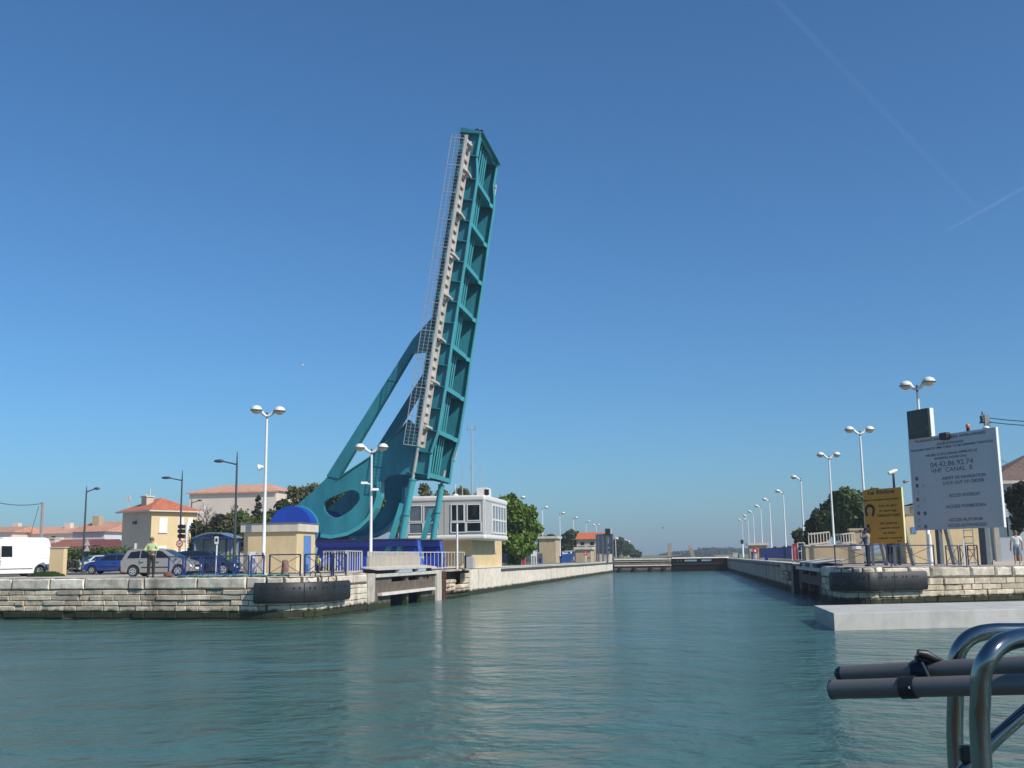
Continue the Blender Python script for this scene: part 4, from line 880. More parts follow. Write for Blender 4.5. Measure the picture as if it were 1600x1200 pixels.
mb = MB((fpt(505)[0], fpt(505)[1]-.6, 1.79))
for px in (489, 497): 
    x = gx(px, fpt(500)[1]-.5, 1.8); y = fpt(500)[1]-.5; mb.tube([(x-.12, y, 1.78), (x-.12, y, 1.92), (x, y, 1.99), (x+.12, y, 1.92), (x+.12, y, 1.78)], .022, n=8)
tag(mb.build('mooring_ring', M_rust), 'two small iron hoops on the coping above the fender', 'mooring hoop')
# rope and green hose on the coping
x, y = fpt(286); pts = [(x+.1+(-17.4-x)*i/25+.12*math.sin(i*1.3), frontL(x+(-17.4-x)*i/25)+.42+.10*math.cos(i*1.9), 1.815+.03*(i % 2)) for i in range(26)]
mb = MB((x, y, 1.8)); mb.tube(pts, .045, n=8); tag(mb.build('hose', mat('green hose', (.07, .22, .20), .6), smooth=True), 'faded green hose lying along the quay edge below the blue railing', 'hose')
mb = MB((x, y-.7, 1.8)); xr0 = fpt(276)[0]; mb.tube([(xr0+.17*math.cos(a*.5)*(1-.01*a), y-.75+.14*math.sin(a*.5), 1.82+.006*a) for a in range(26)], .04, n=8); tag(mb.build('rope_coil', mat('brown rope', (.22, .09, .06), .9), smooth=True), 'brown coil of rope on the quay beside the railing end', 'rope')
# ================================================================== PEOPLE
def skin_obj(name, verts, edges, radii, m, parent, root=0, lev=2):
    me = bpy.data.meshes.new(name); me.from_pydata([tuple(v) for v in verts], edges, []); me.update()
    o = bpy.data.objects.new(name, me); col.objects.link(o); o.parent = parent; me.materials.append(m)
    s = o.modifiers.new('skin', 'SKIN'); s.use_smooth_shade = True
    if not me.skin_vertices: me.skin_vertices.new() if hasattr(me.skin_vertices, 'new') else None
    if not me.skin_vertices:
        bm = bmesh.new(); bm.from_mesh(me); bm.verts.layers.skin.verify(); bm.to_mesh(me); bm.free()
    for i, r in enumerate(radii):
        sv = me.skin_vertices[0].data[i]; sv.radius = (r, r) if not isinstance(r, tuple) else r; sv.use_root = (i == root)
    b = o.modifiers.new('sub', 'SUBSURF'); b.levels = lev; b.render_levels = lev
    return o
M_skin = mat('skin', (.44, .23, .15), .6, var=.06)
def person(label, loc, rz, arms, shirt, trousers, hair, h=1.74, shorts=False, sleeves='long', hairc='hair', cap=None, lean=0, shoes=None):
    """faces -y before rotation; arms = [(elbow, wrist, fingertip direction) left, right]"""
    k = h/1.74; t = thing('person', label, 'person', loc, rz); V = []; E = []; R = []
    def add(p, r, par=None):
        V.append(np.array(p, float)*k); R.append((r[0]*k, r[1]*k) if isinstance(r, tuple) else r*k); i = len(V)-1
        if par is not None: E.append((par, i))
        return i
    pel = add((0, 0, .95), (.135, .10)); ab = add((0, -.01, 1.10), (.125, .095), pel); ch = add((0, -.0, 1.28), (.15, .11), ab); sh = add((0, .01, 1.41), (.13, .085), ch)
    nk = add((0, -.005, 1.49), .052, sh); hd0 = add((0, -.02, 1.56), (.062, .07), nk); hd1 = add((0, -.02, 1.645), (.074, .09), hd0); hd2 = add((0, -.01, 1.705), (.055, .07), hd1)
    for s in (-1, 1):
        hp = add((s*.085, 0, .89), .088, pel); kn = add((s*.10, -.02, .49), .058, hp); an = add((s*.105, .02, .09), .04, kn); ft = add((s*.115, -.14, .03), (.04, .028), an)
    hands = []
    for s, (el, wr, fd) in zip((-1, 1), arms):
        so = add((s*.175, .01, 1.40), .062, sh); e_ = add(el, .042, so); w_ = add(wr, .030, e_); fd = np.array(fd, float); fd /= np.linalg.norm(fd)
        pm = add(np.array(wr)+fd*.06, (.040, .020), w_)
        side = np.cross(fd, (0, 0, 1.)); side = side/(np.linalg.norm(side)+1e-6); dn = np.cross(fd, side)
        for q_, (off, ln) in enumerate(((-.030, .070), (-.010, .080), (.010, .074), (.029, .058))):
            b0 = add(np.array(wr)+fd*.10+side*off, .0095, pm); b1 = add(np.array(wr)+fd*(.10+ln*.55)+side*off*1.1+dn*.012, .0085, b0); add(np.array(wr)+fd*(.10+ln*.9)+side*off*1.1+dn*.036, .0075, b1)
        t0 = add(np.array(wr)+fd*.035-side*.045+dn*.01, .011, w_); add(np.array(wr)+fd*.075-side*.062+dn*.022, .009, t0)
        hands.append((so, e_, w_))
    skin_obj('body', V, E, R, M_skin, t)
    P = [np.array(v)/k for v in V]
    # shirt
    v = [P[pel]+np.array((0, 0, .03)), P[ab], P[ch], P[sh], P[sh]+np.array((0, -.005, .055))]; e = [(0, 1), (1, 2), (2, 3), (3, 4)]; r = [(.165, .125), (.152, .118), (.172, .130), (.145, .100), (.068, .066)]
    for (so, el, wr) in hands:
        a, b, c = P[so], P[el], P[wr]; i = len(v); v.append(a); e.append((3, i)); r.append(.080)
        if sleeves == 'long': v += [b, b+(c-b)*.92]; e += [(i, i+1), (i+1, i+2)]; r += [.060, .046]
        else: v += [a+(b-a)*.72]; e += [(i, i+1)]; r += [.066]
    skin_obj('shirt', [q_*k for q_ in v], e, [(x[0]*k, x[1]*k) if isinstance(x, tuple) else x*k for x in r], shirt, t)
    v = [(0, 0, 1.03), (0, 0, .93)]; e = [(0, 1)]; r = [(.140, .108), (.152, .115)]
    for s in (-1, 1):
        i = len(v); v += [(s*.088, 0, .87), (s*.10, -.02, .50)]; e += [(1, i), (i, i+1)]; r += [.102, .076]
        if not shorts: v.append((s*.105, .015, .07)); e.append((i+1, i+2)); r.append(.068)
    skin_obj('trousers', [np.array(q_)*k for q_ in v], e, [(x[0]*k, x[1]*k) if isinstance(x, tuple) else x*k for x in r], trousers, t)
    for s in (-1, 1):
        mb = MB(); mb.sphere((s*.113*k, -.055*k, .045*k), (.05*k, .135*k, .05*k), 12, 7); mb.build('shoe', shoes or M_blk, t, smooth=True)
    mb = MB(); mb.sphere((0, .012*k, 1.655*k), (.092*k, .108*k, .105*k), 16, 10, 0, .52); mb.sphere((0, .055*k, 1.625*k), (.082*k, .07*k, .10*k), 14, 8, .0, .8); mb.build('cap' if cap else 'hair', cap or mat('hair %.3f' % hair[0], hair, .8, var=.2), t, smooth=True)
    mb = MB()
    mb.sphere((0, -.112*k, 1.605*k), (.016*k, .022*k, .026*k), 8, 6)
    for s in (-1, 1): mb.sphere((s*.082*k, .0, 1.61*k), (.012*k, .022*k, .035*k), 8, 6)
    mb.build('nose_and_ears', M_skin, t, smooth=True)
    mb = MB()
    for s in (-1, 1): mb.sphere((s*.034*k, -.096*k, 1.633*k), (.014*k, .008*k, .009*k), 8, 5)
    mb.box((-.024*k, -.105*k, 1.562*k), (.024*k, -.092*k, 1.568*k)); mb.build('eyes_and_mouth', mat('dark face detail', (.03, .015, .012), .5), t)
    return t
cross_arms = [((-.30, -.06, 1.16), (-.02, -.20, 1.13), (1, -.1, .1)), ((.30, -.06, 1.17), (.02, -.24, 1.18), (-1, -.05, .05))]
down = [((-.26, .02, 1.13), (-.27, -.05, .88), (0, -.1, -1)), ((.26, .02, 1.13), (.27, -.05, .88), (0, -.1, -1))]
x = gx(233, frontL(-22)+.75, 1.8); fz = 1.79
M_lime = mat('pale lime knit', (.47, .55, .27), .9, var=.08, scale=8); M_trs = mat('black trousers', (.022, .020, .022), .85, var=.2)
person('person in a pale lime sweater with folded arms on the quay edge, wearing sunglasses', (x, frontL(x)+.75, fz), rad(12), cross_arms, M_lime, M_trs, (.22, .15, .10), h=1.73)
mbp = [o for o in col.objects if o.name.startswith('person') and o.type == 'EMPTY'][-1]
mb = MB(); mb.box((-.072, -.112, 1.620), (.072, -.094, 1.655)); mb.bar((-.07, -.1, 1.64), (-.08, .02, 1.64), .01); mb.bar((.07, -.1, 1.64), (.08, .02, 1.64), .01); mb.build('sunglasses', M_blk, mbp)
# crouching worker in a hi-vis vest by the hut: standing figure further back, lower half behind the railing
y = 51.6; x = gx(497, y, 2); M_hiv = mat('hi-vis yellow', (.45, .60, .12), .8); M_jean = mat('blue jeans', (.03, .06, .16), .9, var=.2)
person('person in a yellow-green vest and jeans standing by the blue base behind the navy railing', (x, y, 1.55), rad(-30), down, M_hiv, M_jean, (.03, .02, .015), h=1.15, sleeves='short')
# ================================================================== VEHICLES
def wheel(car_, x, y, s, R, m=M_rim, wd=.2):
    mb = MB(); mb.cyl((x, y, R), (x, y-s*wd, R), R, n=28); ty = mb.build('tyre', M_tyre, car_, bevel=.03)
    mb = MB(); mb.cyl((x, y+s*.003, R), (x, y+s*.012, R), R*.66, n=24)
    rm = mb.build('rim', m, ty); mb = MB()
    for k in range(6):
        a = k*math.pi/3; c = np.array((x+R*.40*math.cos(a+.5), y+s*.012, R+R*.40*math.sin(a+.5))); mb.cyl(c, c+np.array((0, s*.006, 0)), R*.13, n=8)
    mb.build('rim_hole', M_dark, rm); return ty
def arch(cx, R, z0, n=9): return [(cx+R*math.cos(math.pi*(1-i/n)), z0+R*math.sin(math.pi*(1-i/n))) for i in range(n+1)]
def car(name, label, cat, loc, rz, paint, low, cab, side_wins, wheels, W=1.72, tum=.16, belt=.95, R=.31, group=None, front=1, glass=M_glass, trim=True):
    """x = length axis (nose at +x), y across, z up.  low: upper outline from rear to nose; cab: roof outline; side_wins: polygons"""
    t = thing(name, label, cat, loc, rz, group); w2 = W/2
    sill = .22; pts = [(low[0][0], .32)]
    bot = [(low[-1][0]-.02, .28)]
    for cx in sorted(wheels, reverse=True): bot += list(reversed(arch(cx, R+.06, R*.95)))[0:1] and [(a, b) for a, b in reversed(arch(cx, R+.06, R*.95))]
    # close the bottom edge just above the sill between arches
    poly = list(low)+[(low[-1][0]-.03, sill+.08)]
    for cx in sorted(wheels, reverse=True):
        poly.append((cx+R+.07, sill)); poly += [(a, b) for a, b in reversed(arch(cx, R+.065, R))]; poly.append((cx-R-.07, sill))
    poly.append((low[0][0]+.03, sill+.1))
    mb = MB(); mb.prism(poly, -w2, w2, lambda a, b, y: (a, y*(1-.06*max(0, (b-.6)/.5)*1.0), b)); mb.build('body', paint, t, bevel=.06, seg=3)
    mb = MB(); mb.box((low[0][0]+.15, -w2+.12, .2), (low[-1][0]-.15, w2-.12, .75)); mb.build('underbody', M_dark, t)
    zt = max(z for _, z in cab); hw = lambda z: w2*.955-(z-belt)/(zt-belt)*tum if zt > belt else w2
    mb = MB(); n = len(cab); vs = [(a, -hw(b), b) for a, b in cab]+[(a, hw(b), b) for a, b in cab]
    mb.add(vs, [tuple(range(n)), tuple(range(2*n-1, n-1, -1))]+[(k, k+n, (k+1) % n+n, (k+1) % n) for k in range(n)]); mb.build('cabin', paint, t, bevel=.05, seg=3)
    for wn in side_wins:
        for s in (-1, 1):
            mb = MB(); vi = [(a, s*(hw(b)+.004), b) for a, b in wn]; vo = [(a, s*(hw(b)+.010), b) for a, b in wn]; m_ = len(wn)
            mb.add(vi+vo, [tuple(range(m_)), tuple(range(2*m_-1, m_-1, -1))]+[(k, k+m_, (k+1) % m_+m_, (k+1) % m_) for k in range(m_)]); mb.build('side_window', glass, t)
    def screen(p, q_, nm):
        (xa, za), (xb, zb) = p, q_; d = np.array((xb-xa, 0, zb-za)); L = np.linalg.norm(d); d /= L; nn = np.array((d[2], 0, -d[0])); 
        if (nn[0] > 0) != (nm == 'windscreen'): nn = -nn
        a = np.array((xa, 0, za))+d*.07*L; b = np.array((xb, 0, zb))-d*.09*L; mb = MB(); wa, wb_ = hw(a[2])-.09, hw(b[2])-.09
        P_ = [a+nn*.004+np.array((0, -wa, 0)), a+nn*.004+np.array((0, wa, 0)), b+nn*.004+np.array((0, wb_, 0)), b+nn*.004+np.array((0, -wb_, 0))]
        mb.hexa(P_+[p_+nn*.008 for p_ in P_]); mb.build(nm, glass, t)
    screen(cab[-1], cab[-2], 'windscreen'); screen(cab[0], cab[1], 'rear_window')
    for cx in wheels:
        for s in (-1, 1): wheel(t, cx, s*(w2-.005), s, R)
    xn, zn = low[-1]; xr, zr = low[0]
    for s in (-1, 1):
        mb = MB(); mb.cbox((xn-.10, s*(w2-.24), zn+.02), (.28, .40, .17)); mb.build('headlight', mat('headlight glass', (.70, .72, .74), .15, spec=.8), t, bevel=.05)
        mb = MB(); mb.cbox((xr+.05, s*(w2-.13), zr-.02), (.16, .22, .34)); mb.build('tail_light', mat('tail light red', (.30, .012, .012), .25), t, bevel=.04)
        mb = MB(); mb.sphere((cab[-1][0]-.12, s*(w2+.06), belt+.10), (.06, .10, .075), 10, 7); mb.build('wing_mirror', paint, t, smooth=True)
    mb = MB(); mb.box((xn+.005, -.26, .40), (xn+.02, .26, .51)); mb.build('number_plate', M_white, t)
    mb = MB(); mb.box((xn-.06, -.40, .54), (xn+.012, .40, .66)); mb.build('grille', M_blk, t)
    if trim:
        for s in (-1, 1):
            mb = MB(); mb.box((min(wheels)+R+.2, s*(w2-.0), .50), (max(wheels)-R-.2, s*(w2+.012), .56)); mb.build('side_moulding', M_blk, t)
            for xs_ in trim if isinstance(trim, tuple) else (): 
                mb = MB(); mb.box((xs_, s*(w2*.985), .3), (xs_+.015, s*(w2+.003), belt-.03)); mb.build('door_seam', M_dark, t)
                mb = MB(); mb.box((xs_+.05, s*(w2-.03), belt-.19), (xs_+.24, s*(w2+.012), belt-.155)); mb.build('door_handle', M_dark, t)
    return t
M_pbeige = mat('champagne car paint', (.36, .335, .30), .32, .35, var=.03, coat=.6); M_pblue = mat('blue car paint', (.012, .045, .22), .25, var=.03, coat=.6)
M_pdark = mat('dark blue car paint', (.012, .018, .045), .22, var=.03, coat=.7); M_psilv = mat('silver car paint', (.48, .49, .50), .3, .4, var=.03, coat=.5); M_pwhite = mat('white car paint', (.75, .75, .74), .3, var=.03, coat=.3)
M_pblack = mat('black car paint', (.012, .012, .014), .2, coat=.6)
mpv_low = [(-2.08, .55), (-2.12, .95), (-1.9, 1.0), (.95, 1.02), (1.45, .98), (1.85, .86), (2.08, .70), (2.14, .55)]
mpv_cab = [(-2.05, .97), (-1.78, 1.52), (-1.3, 1.60), (-.2, 1.62), (.35, 1.55), (1.42, .99)]
mpv_win = [[(-1.72, 1.06), (-1.55, 1.42), (-.98, 1.48), (-.98, 1.06)], [(-.92, 1.06), (-.92, 1.49), (-.06, 1.50), (-.06, 1.06)], [(.0, 1.06), (.0, 1.50), (.30, 1.44), (.86, 1.06)]]
cy_ = 58.0; zc_ = zL(-30, cy_)
car('parked_car', 'champagne grey people carrier parked side-on behind the person in lime', 'car', (gx(252, cy_, 2), cy_, zc_), rad(6), M_pbeige, mpv_low, mpv_cab, mpv_win, (-1.33, 1.35), W=1.8, tum=.2, belt=.99, trim=(-.97, -.03))
hb_low = [(-1.75, .5), (-1.80, .88), (-1.6, .92), (.75, .92), (1.3, .86), (1.72, .68), (1.78, .5)]
hb_cab = [(-1.74, .9), (-1.42, 1.36), (-1.1, 1.42), (-.1, 1.43), (.25, 1.38), (1.0, .9)]
hb_win = [[(-1.4, .97), (-1.22, 1.30), (-.62, 1.34), (-.62, .97)], [(-.55, .97), (-.55, 1.34), (.16, 1.32), (.66, .97)]]
car('parked_car', 'small bright blue hatchback facing left behind the people carrier', 'car', (gx(175, 71, 2), 71, 1.61), rad(188), M_pblue, hb_low, hb_cab, hb_win, (-1.15, 1.15), W=1.62, tum=.2, belt=.91, R=.28, trim=(-.58,))
car('parked_car', 'dark navy hatchback parked beside the bus shelter behind the blue railing', 'car', (gx(322, 60.5, 2), 60.5, 1.62), rad(10), M_pdark, [(a*1.08, b*1.05) for a, b in hb_low], [(a*1.08, b*1.02) for a, b in hb_cab], [[(a*1.08, b*1.02) for a, b in w_] for w_ in hb_win], (-1.25, 1.25), W=1.70, tum=.2, belt=.95, R=.31, trim=(-.62,))
car('parked_car', 'silver hatchback seen from the front beyond the small blue car', 'car', (gx(146, 84, 2), 84, 1.61), rad(238), M_psilv, hb_low, hb_cab, hb_win, (-1.15, 1.15), W=1.62, tum=.2, belt=.91, R=.28, trim=(-.58,))
car('parked_car', 'small white car half hidden by the grey-green bushes', 'car', (gx(113, 95, 2), 95, 1.61), rad(185), M_pwhite, hb_low, hb_cab, hb_win, (-1.15, 1.15), W=1.62, tum=.2, belt=.91, R=.28, trim=(-.58,))
# white van, facing left
vl = [(-2.65, .5), (-2.68, 1.15), (-2.6, 1.20), (1.9, 1.20), (2.5, 1.05), (2.72, .85), (2.78, .5)]
vc = [(-2.62, 1.16), (-2.52, 2.20), (-2.36, 2.52), (-2.1, 2.58), (.8, 2.58), (1.15, 2.35), (1.95, 1.18)]
vw = [[(.25, 1.30), (.25, 2.02), (1.0, 2.02), (1.02, 1.30)], [(1.08, 1.20), (1.08, 1.95), (1.30, 1.95), (1.75, 1.25)]]
vy = 66-2.47; vx = gx(70, 66, 2.5)-1.05
van = car('parked_van', 'white high-roofed panel van parked at the left edge of the picture', 'van', (vx, vy, 1.56), rad(247), mat('white van paint', (.80, .80, .79), .35, var=.02, coat=.3), vl, vc, vw, (-1.75, 1.65), W=1.95, tum=.17, belt=1.18, R=.36, trim=(1.05,))
for s in (-1, 1):
    mb = MB(); mb.box((-2.70, s*.955, .42), (-2.1, s*.985, .82)); mb.build('bumper_corner', mat('grey van plastic', (.10, .09, .12), .6), van, bevel=.03)
# ================================================================== STREET FURNITURE left
o = (gx(90, 64, 2), 64, 1.58); t = thing('electrical_cabinet', 'cream rendered electrical cabinet beside the van', 'cabinet', o)
x0_, x1_, x2_ = gx(76, 64, 2), gx(98, 64, 2), gx(104, 64, 2); zt_ = zh(90, 856, 64)
mb = MB(o); mb.box((x0_, 64, 1.5), (x1_+.02, 64.4, zt_)); mb.build('cabinet_body', M_wallcream, t, bevel=.02); mb = MB(o); mb.box((x0_-.06, 63.94, zt_), (x1_+.1, 64.46, zt_+.06)); mb.build('cap_slab', M_fascia, t)
# dark slender street lamps
def slamp(label, px, pyt, pya, pyb, y, arm_px, zb=1.6, group='dark street lamps along the road'):
    x = gx(px, y, 4); zt_ = zh(px, pyt, y); za = zh(px, pya, y); xe = gx(arm_px, y, za); t = thing('street_lamp', label, 'street lamp', (x, y, zb), 0, group); o = (x, y, zb)
    mb = MB(o); mb.tube([(x, y, zb), (x, y, (zb+za)/2), (x, y, za), (x, y, zt_)], [.10, .08, .06, .025], n=10); mb.build('pole', M_streetlamp, t, smooth=True)
    d = xe-x; mb = MB(o); mb.tube([(x, y, za), (x+d*.25, y, za+.10), (x+d*.6, y, za+.22)], [.05, .045, .045], n=8); a = mb.build('arm', M_streetlamp, t, smooth=True)
    mb = MB(o); mb.sphere((x+d*.8, y, za+.26), (abs(d)*.24, .16, .11), 12, 8); mb.build('lamp_head', M_streetlamp, a, smooth=True); return t
slamp('tall dark street lamp reaching left over the bus shelter', 367, 706, 726, 868, 63, 335)
slamp('dark street lamp reaching left beside the two-storey house', 281, 735, 751, 868, 78, 253)
slamp('dark street lamp reaching right with two warning signs on its pole', 131, 760, 769, 878, 77, 155)
slamp('slim grey street lamp in front of the pale apartment block', 297, 778, 786, 855, 110, 315)
y = 76.9; x = gx(134, y, 3); mb = MB((x, y-.1, 2.5))
for c in (848, 857):
    z = zh(134, c, y); mb.prism([(x-.1, z-.22), (x+.42, z-.22), (x+.16, z+.24)], y-.16, y-.13, xz)
tag(mb.build('warning_sign', M_greyw), 'two grey triangular warning signs on the lamp pole by the hedge', 'road sign')
# utility pole and wire at the far left
y = 110; x = gx(65, y, 6); zt_ = zh(67, 785, y); t = thing('utility_pole', 'grey concrete utility pole with one cable at the far left', 'utility pole', (x, y, 1.6)); o = (x, y, 1.6)
mb = MB(o); mb.bar((x, y, 1.5), (gx(67, y, zt_), y, zt_), .32, .22); mb.build('pole', mat('grey timber pole', (.30, .28, .26), .9), t)
a = np.array((gx(67, y, zt_), y, zt_-.1)); b = ony(-40, 774, 100); mb = MB(o); mb.tube([a+(b-a)*f-np.array((0, 0, 1.1*4*f*(1-f)*.5)) for f in np.linspace(0, 1, 14)], .04, n=6); mb.build('cable', M_streetlamp, t)
mb = MB(o); mb.tube([a+np.array((-.5, 0, -.3)), a+np.array((-1.3, 0, -3.5)), a+np.array((-1.5, 0, -7))], .03, n=6); mb.build('stay_wire', M_streetlamp, t)
# traffic light
y = 66; x = gx(290.5, y, 3); o = (x, y, 1.6); t = thing('traffic_light', 'three-lamp black traffic light on a white post by the people carrier', 'traffic light', o)
mb = MB(o); mb.cyl((x, y, 1.55), (x, y, zh(290, 818, y)), .075, n=10); mb.build('post', M_pole, t, smooth=True)
for py in (823, 830, 838):
    z = zh(286, py, y); mb = MB(o); xc = gx(285.5, y, 3); mb.cbox((xc, y-.05, z), (.22, .24, .26)); hd = mb.build('lamp_housing', M_blk, t, bevel=.03); mb = MB(o); mb.tube([(xc-.10, y-.05, z+.03), (xc-.34, y-.06, z+.0)], [.14, .12], n=10); mb.build('visor', M_blk, hd)
# speed limit sign
y = 63; x = gx(280, y, 2.5); z = zh(280.5, 849.5, y); o = (x, y, 1.6); t = thing('speed_sign', 'round red-rimmed speed sign above the people carrier', 'road sign', o)
mb = MB(o); mb.cyl((x, y, 1.55), (x, y, z), .04, n=8); mb.build('post', M_grey, t); mb = MB(o); mb.cyl((x, y-.03, z), (x, y-.055, z), .23, n=28); mb.build('red_disc', M_red, t); mb = MB(o); mb.cyl((x, y-.056, z), (x, y-.06, z), .155, n=28); mb.build('white_disc', M_white, t)
def text_mesh(s, size, m, parent, loc, xdir, name='lettering', thick=.004, align='CENTER', font_sx=1.0, bold=0):
    cu = bpy.data.curves.new('txt', 'FONT'); cu.body = s; cu.size = size; cu.align_x = align; cu.align_y = 'CENTER'; cu.extrude = thick; cu.offset = bold
    ob = bpy.data.objects.new('txt', cu); col.objects.link(ob); dg = bpy.context.evaluated_depsgraph_get(); me = bpy.data.meshes.new_from_object(ob.evaluated_get(dg)); bpy.data.objects.remove(ob); bpy.data.curves.remove(cu)
    xd = Vector(xdir).normalized(); zd = Vector((0, 0, 1)); nd = xd.cross(zd)
    M = Matrix(((xd.x*font_sx, 0*zd.x, nd.x, loc[0]), (xd.y*font_sx, zd.y, nd.y, loc[1]), (xd.z, zd.z, nd.z, loc[2]), (0, 0, 0, 1)))
    me.transform(M); me.materials.clear(); me.materials.append(m); me.name = name
    o = bpy.data.objects.new(name, me); col.objects.link(o); o.parent = parent; return o
M_ink = mat('black ink', (.02, .02, .025), .6)
text_mesh('30', .20, M_ink, t, (0, -.064, z-1.6), (1, 0, 0))
# bus shelter and bus stop flag
y = 63.5; sx0, sx1 = gx(310, y, 2.5), gx(368, y, 2.5); o = ((sx0+sx1)/2, y, 1.6); t = thing('bus_shelter', 'blue-framed glass bus shelter with a curved roof behind the navy car', 'bus shelter', o)
zt_, ze = zh(337, 832, y), zh(337, 840, y); mb = MB(o); nn_ = 10; sec = [(sx0-.1+(sx1-sx0+.2)*i/nn_, ze+(zt_-ze)*math.sin(math.pi*i/nn_)) for i in range(nn_+1)]
mb.prism(sec+[(a, b-.06) for a, b in reversed(sec)], y-.75, y+.75, xz); mb.build('roof', mat('blue grey shelter roof', (.16, .26, .36), .3), t)
mb = MB(o)
for x in (sx0, sx0+(sx1-sx0)*.62, sx1-.05):
    for yy in (y-.7, y+.65): mb.bar((x, yy, 1.55), (x, yy, ze), .07)
for yy in (y-.7, y+.65): mb.bar((sx0, yy, ze-.03), (sx1, yy, ze-.03), .12)
mb.build('frame', M_bluerail, t)
gl_ = mat('shelter glass', (.42, .48, .48), .12, alpha=.55, spec=.6); mb = MB(o); mb.box((sx0+.06, y+.62, 1.9), (sx0+(sx1-sx0)*.60, y+.64, ze-.1)); mb.box((sx0+(sx1-sx0)*.65, y+.62, 1.9), (sx1-.1, y+.64, ze-.1)); mb.box((sx0-.01, y-.6, 1.9), (sx0+.01, y+.6, ze-.1)); mb.build('glass_panel', gl_, t)
mb = MB(o); mb.box((sx0+(sx1-sx0)*.66, y+.55, 1.95), (sx1-.15, y+.60, 2.9)); mb.build('poster', mat('green poster', (.22, .42, .06), .6, var=.4, scale=2), t)
y = fpt(338)[1]+1.0; x = gx(337.5, y, 2); o = (x, y, 1.75); t = thing('bus_stop_sign', 'small white bus stop flag on a thin post in front of the shelter', 'sign', o); z1 = zh(337, 839, y); z0 = zh(337, 850, y); mb = MB(o); mb.cyl((x, y, 1.7), (x, y, z1), .035, n=8); mb.build('post', M_pole, t); mb = MB(o); mb.box((x-.09, y-.05, z0), (x+.09, y-.036, z1+.02)); mb.build('flag', M_white, t); mb = MB(o); mb.box((x-.05, y-.056, z0+.10), (x+.05, y-.0505, z1-.06)); mb.build('symbol', M_ink, t)
# ================================================================== SIGNBOARDS on the right quay
class Board:
    def __init__(s, TL, BL, TR, y1, y2, z_up=None):
        zt = zh(*TL, y1); zb = zh(*BL, y1); s.A = np.array((gx(TL[0], y1, zt), y1, 0)); s.B = np.array((gx(TR[0], y2, zt), y2, 0)); s.zt, s.zb = zt, zb
        s.d = (s.B-s.A)/np.linalg.norm(s.B-s.A); s.n = np.array((s.d[1], -s.d[0], 0)); s.L = np.linalg.norm(s.B-s.A)
        s.o = (s.A+s.B)/2; s.o = (s.o[0], s.o[1], 1.8)
    def on(s, px, py, off=0):
        r = ray(px, py); P0 = s.A+s.n*off; return cC+r*(((P0-cC)@s.n)/(r@s.n))
    def slab(s, mb, s0, s1, z0, z1, o0, o1):
        q_ = [s.A+s.d*s0+s.n*o1, s.A+s.d*s1+s.n*o1, s.A+s.d*s1+s.n*o0, s.A+s.d*s0+s.n*o0]; mb.hexa([(p[0], p[1], z0) for p in q_]+[(p[0], p[1], z1) for p in q_]); return mb
    def text(s, st, x0, x1, y0, y1, m, parent, cap=None, off=.006, name='lettering', bold=0):
        """text centred between photo pixels (x0,y0)-(x1,y1), cap height in px"""
        a, b = s.on(x0, y0, off), s.on(x1, y1, off); wd = abs((b-a)@s.d); c = (a+b)/2; dep = (c-cC)@cF; size = cap*dep/F_PX/.70
        o = text_mesh(st, size, m, parent, (0, 0, 0), (1, 0, 0), name, .0015, bold=bold); me = o.data
        xs = [v.co.x for v in me.vertices]; w0 = max(xs)-min(xs); k = wd/w0; cx_ = (max(xs)+min(xs))/2
        for v in me.vertices:
            p = c+s.d*((v.co.x-cx_)*k)+s.n*v.co.y*-1*0; v.co = Vector((p[0]-s.n[0]*(v.co.y)*-1, p[1]-s.n[1]*v.co.y*-1, p[2]+v.co.z))-Vector(s.o)
        return o
    def disc(s, px, py, rpx, m, parent, nm, off=.004):
        c = s.on(px, py, 0); r = rpx*((c-cC)@cF)/F_PX; mb = MB(s.o); mb.cyl(c+s.n*.001, c+s.n*off, r, n=24); return mb.build(nm, m, parent)
W = Board((1420, 687), (1425, 829), (1555, 672), 60.6, 55.6)
ws = thing('signboard', 'large white lock information board, face greyed for shade, with coloured dots, on steel columns', 'signboard', W.o)
M_board = mat('shaded white board face', (.50, .53, .55), .55, var=.05, scale=.7); M_btext = mat('grey blue lettering', (.05, .08, .11), .6)  # bluish grey puts the shade on the white board into its face colour
mb = MB(W.o); W.slab(mb, 0, W.L, W.zb, W.zt, -.10, 0); mb.build('board', M_board, ws)
mb = MB(W.o); W.slab(mb, W.L, W.L+.05, W.zb, W.zt, -.12, .02); mb.build('board_edge', M_white, ws); mb = MB(W.o); W.slab(mb, -.04, 0, W.zb, W.zt, -.12, .02); mb.build('board_edge', M_white, ws)
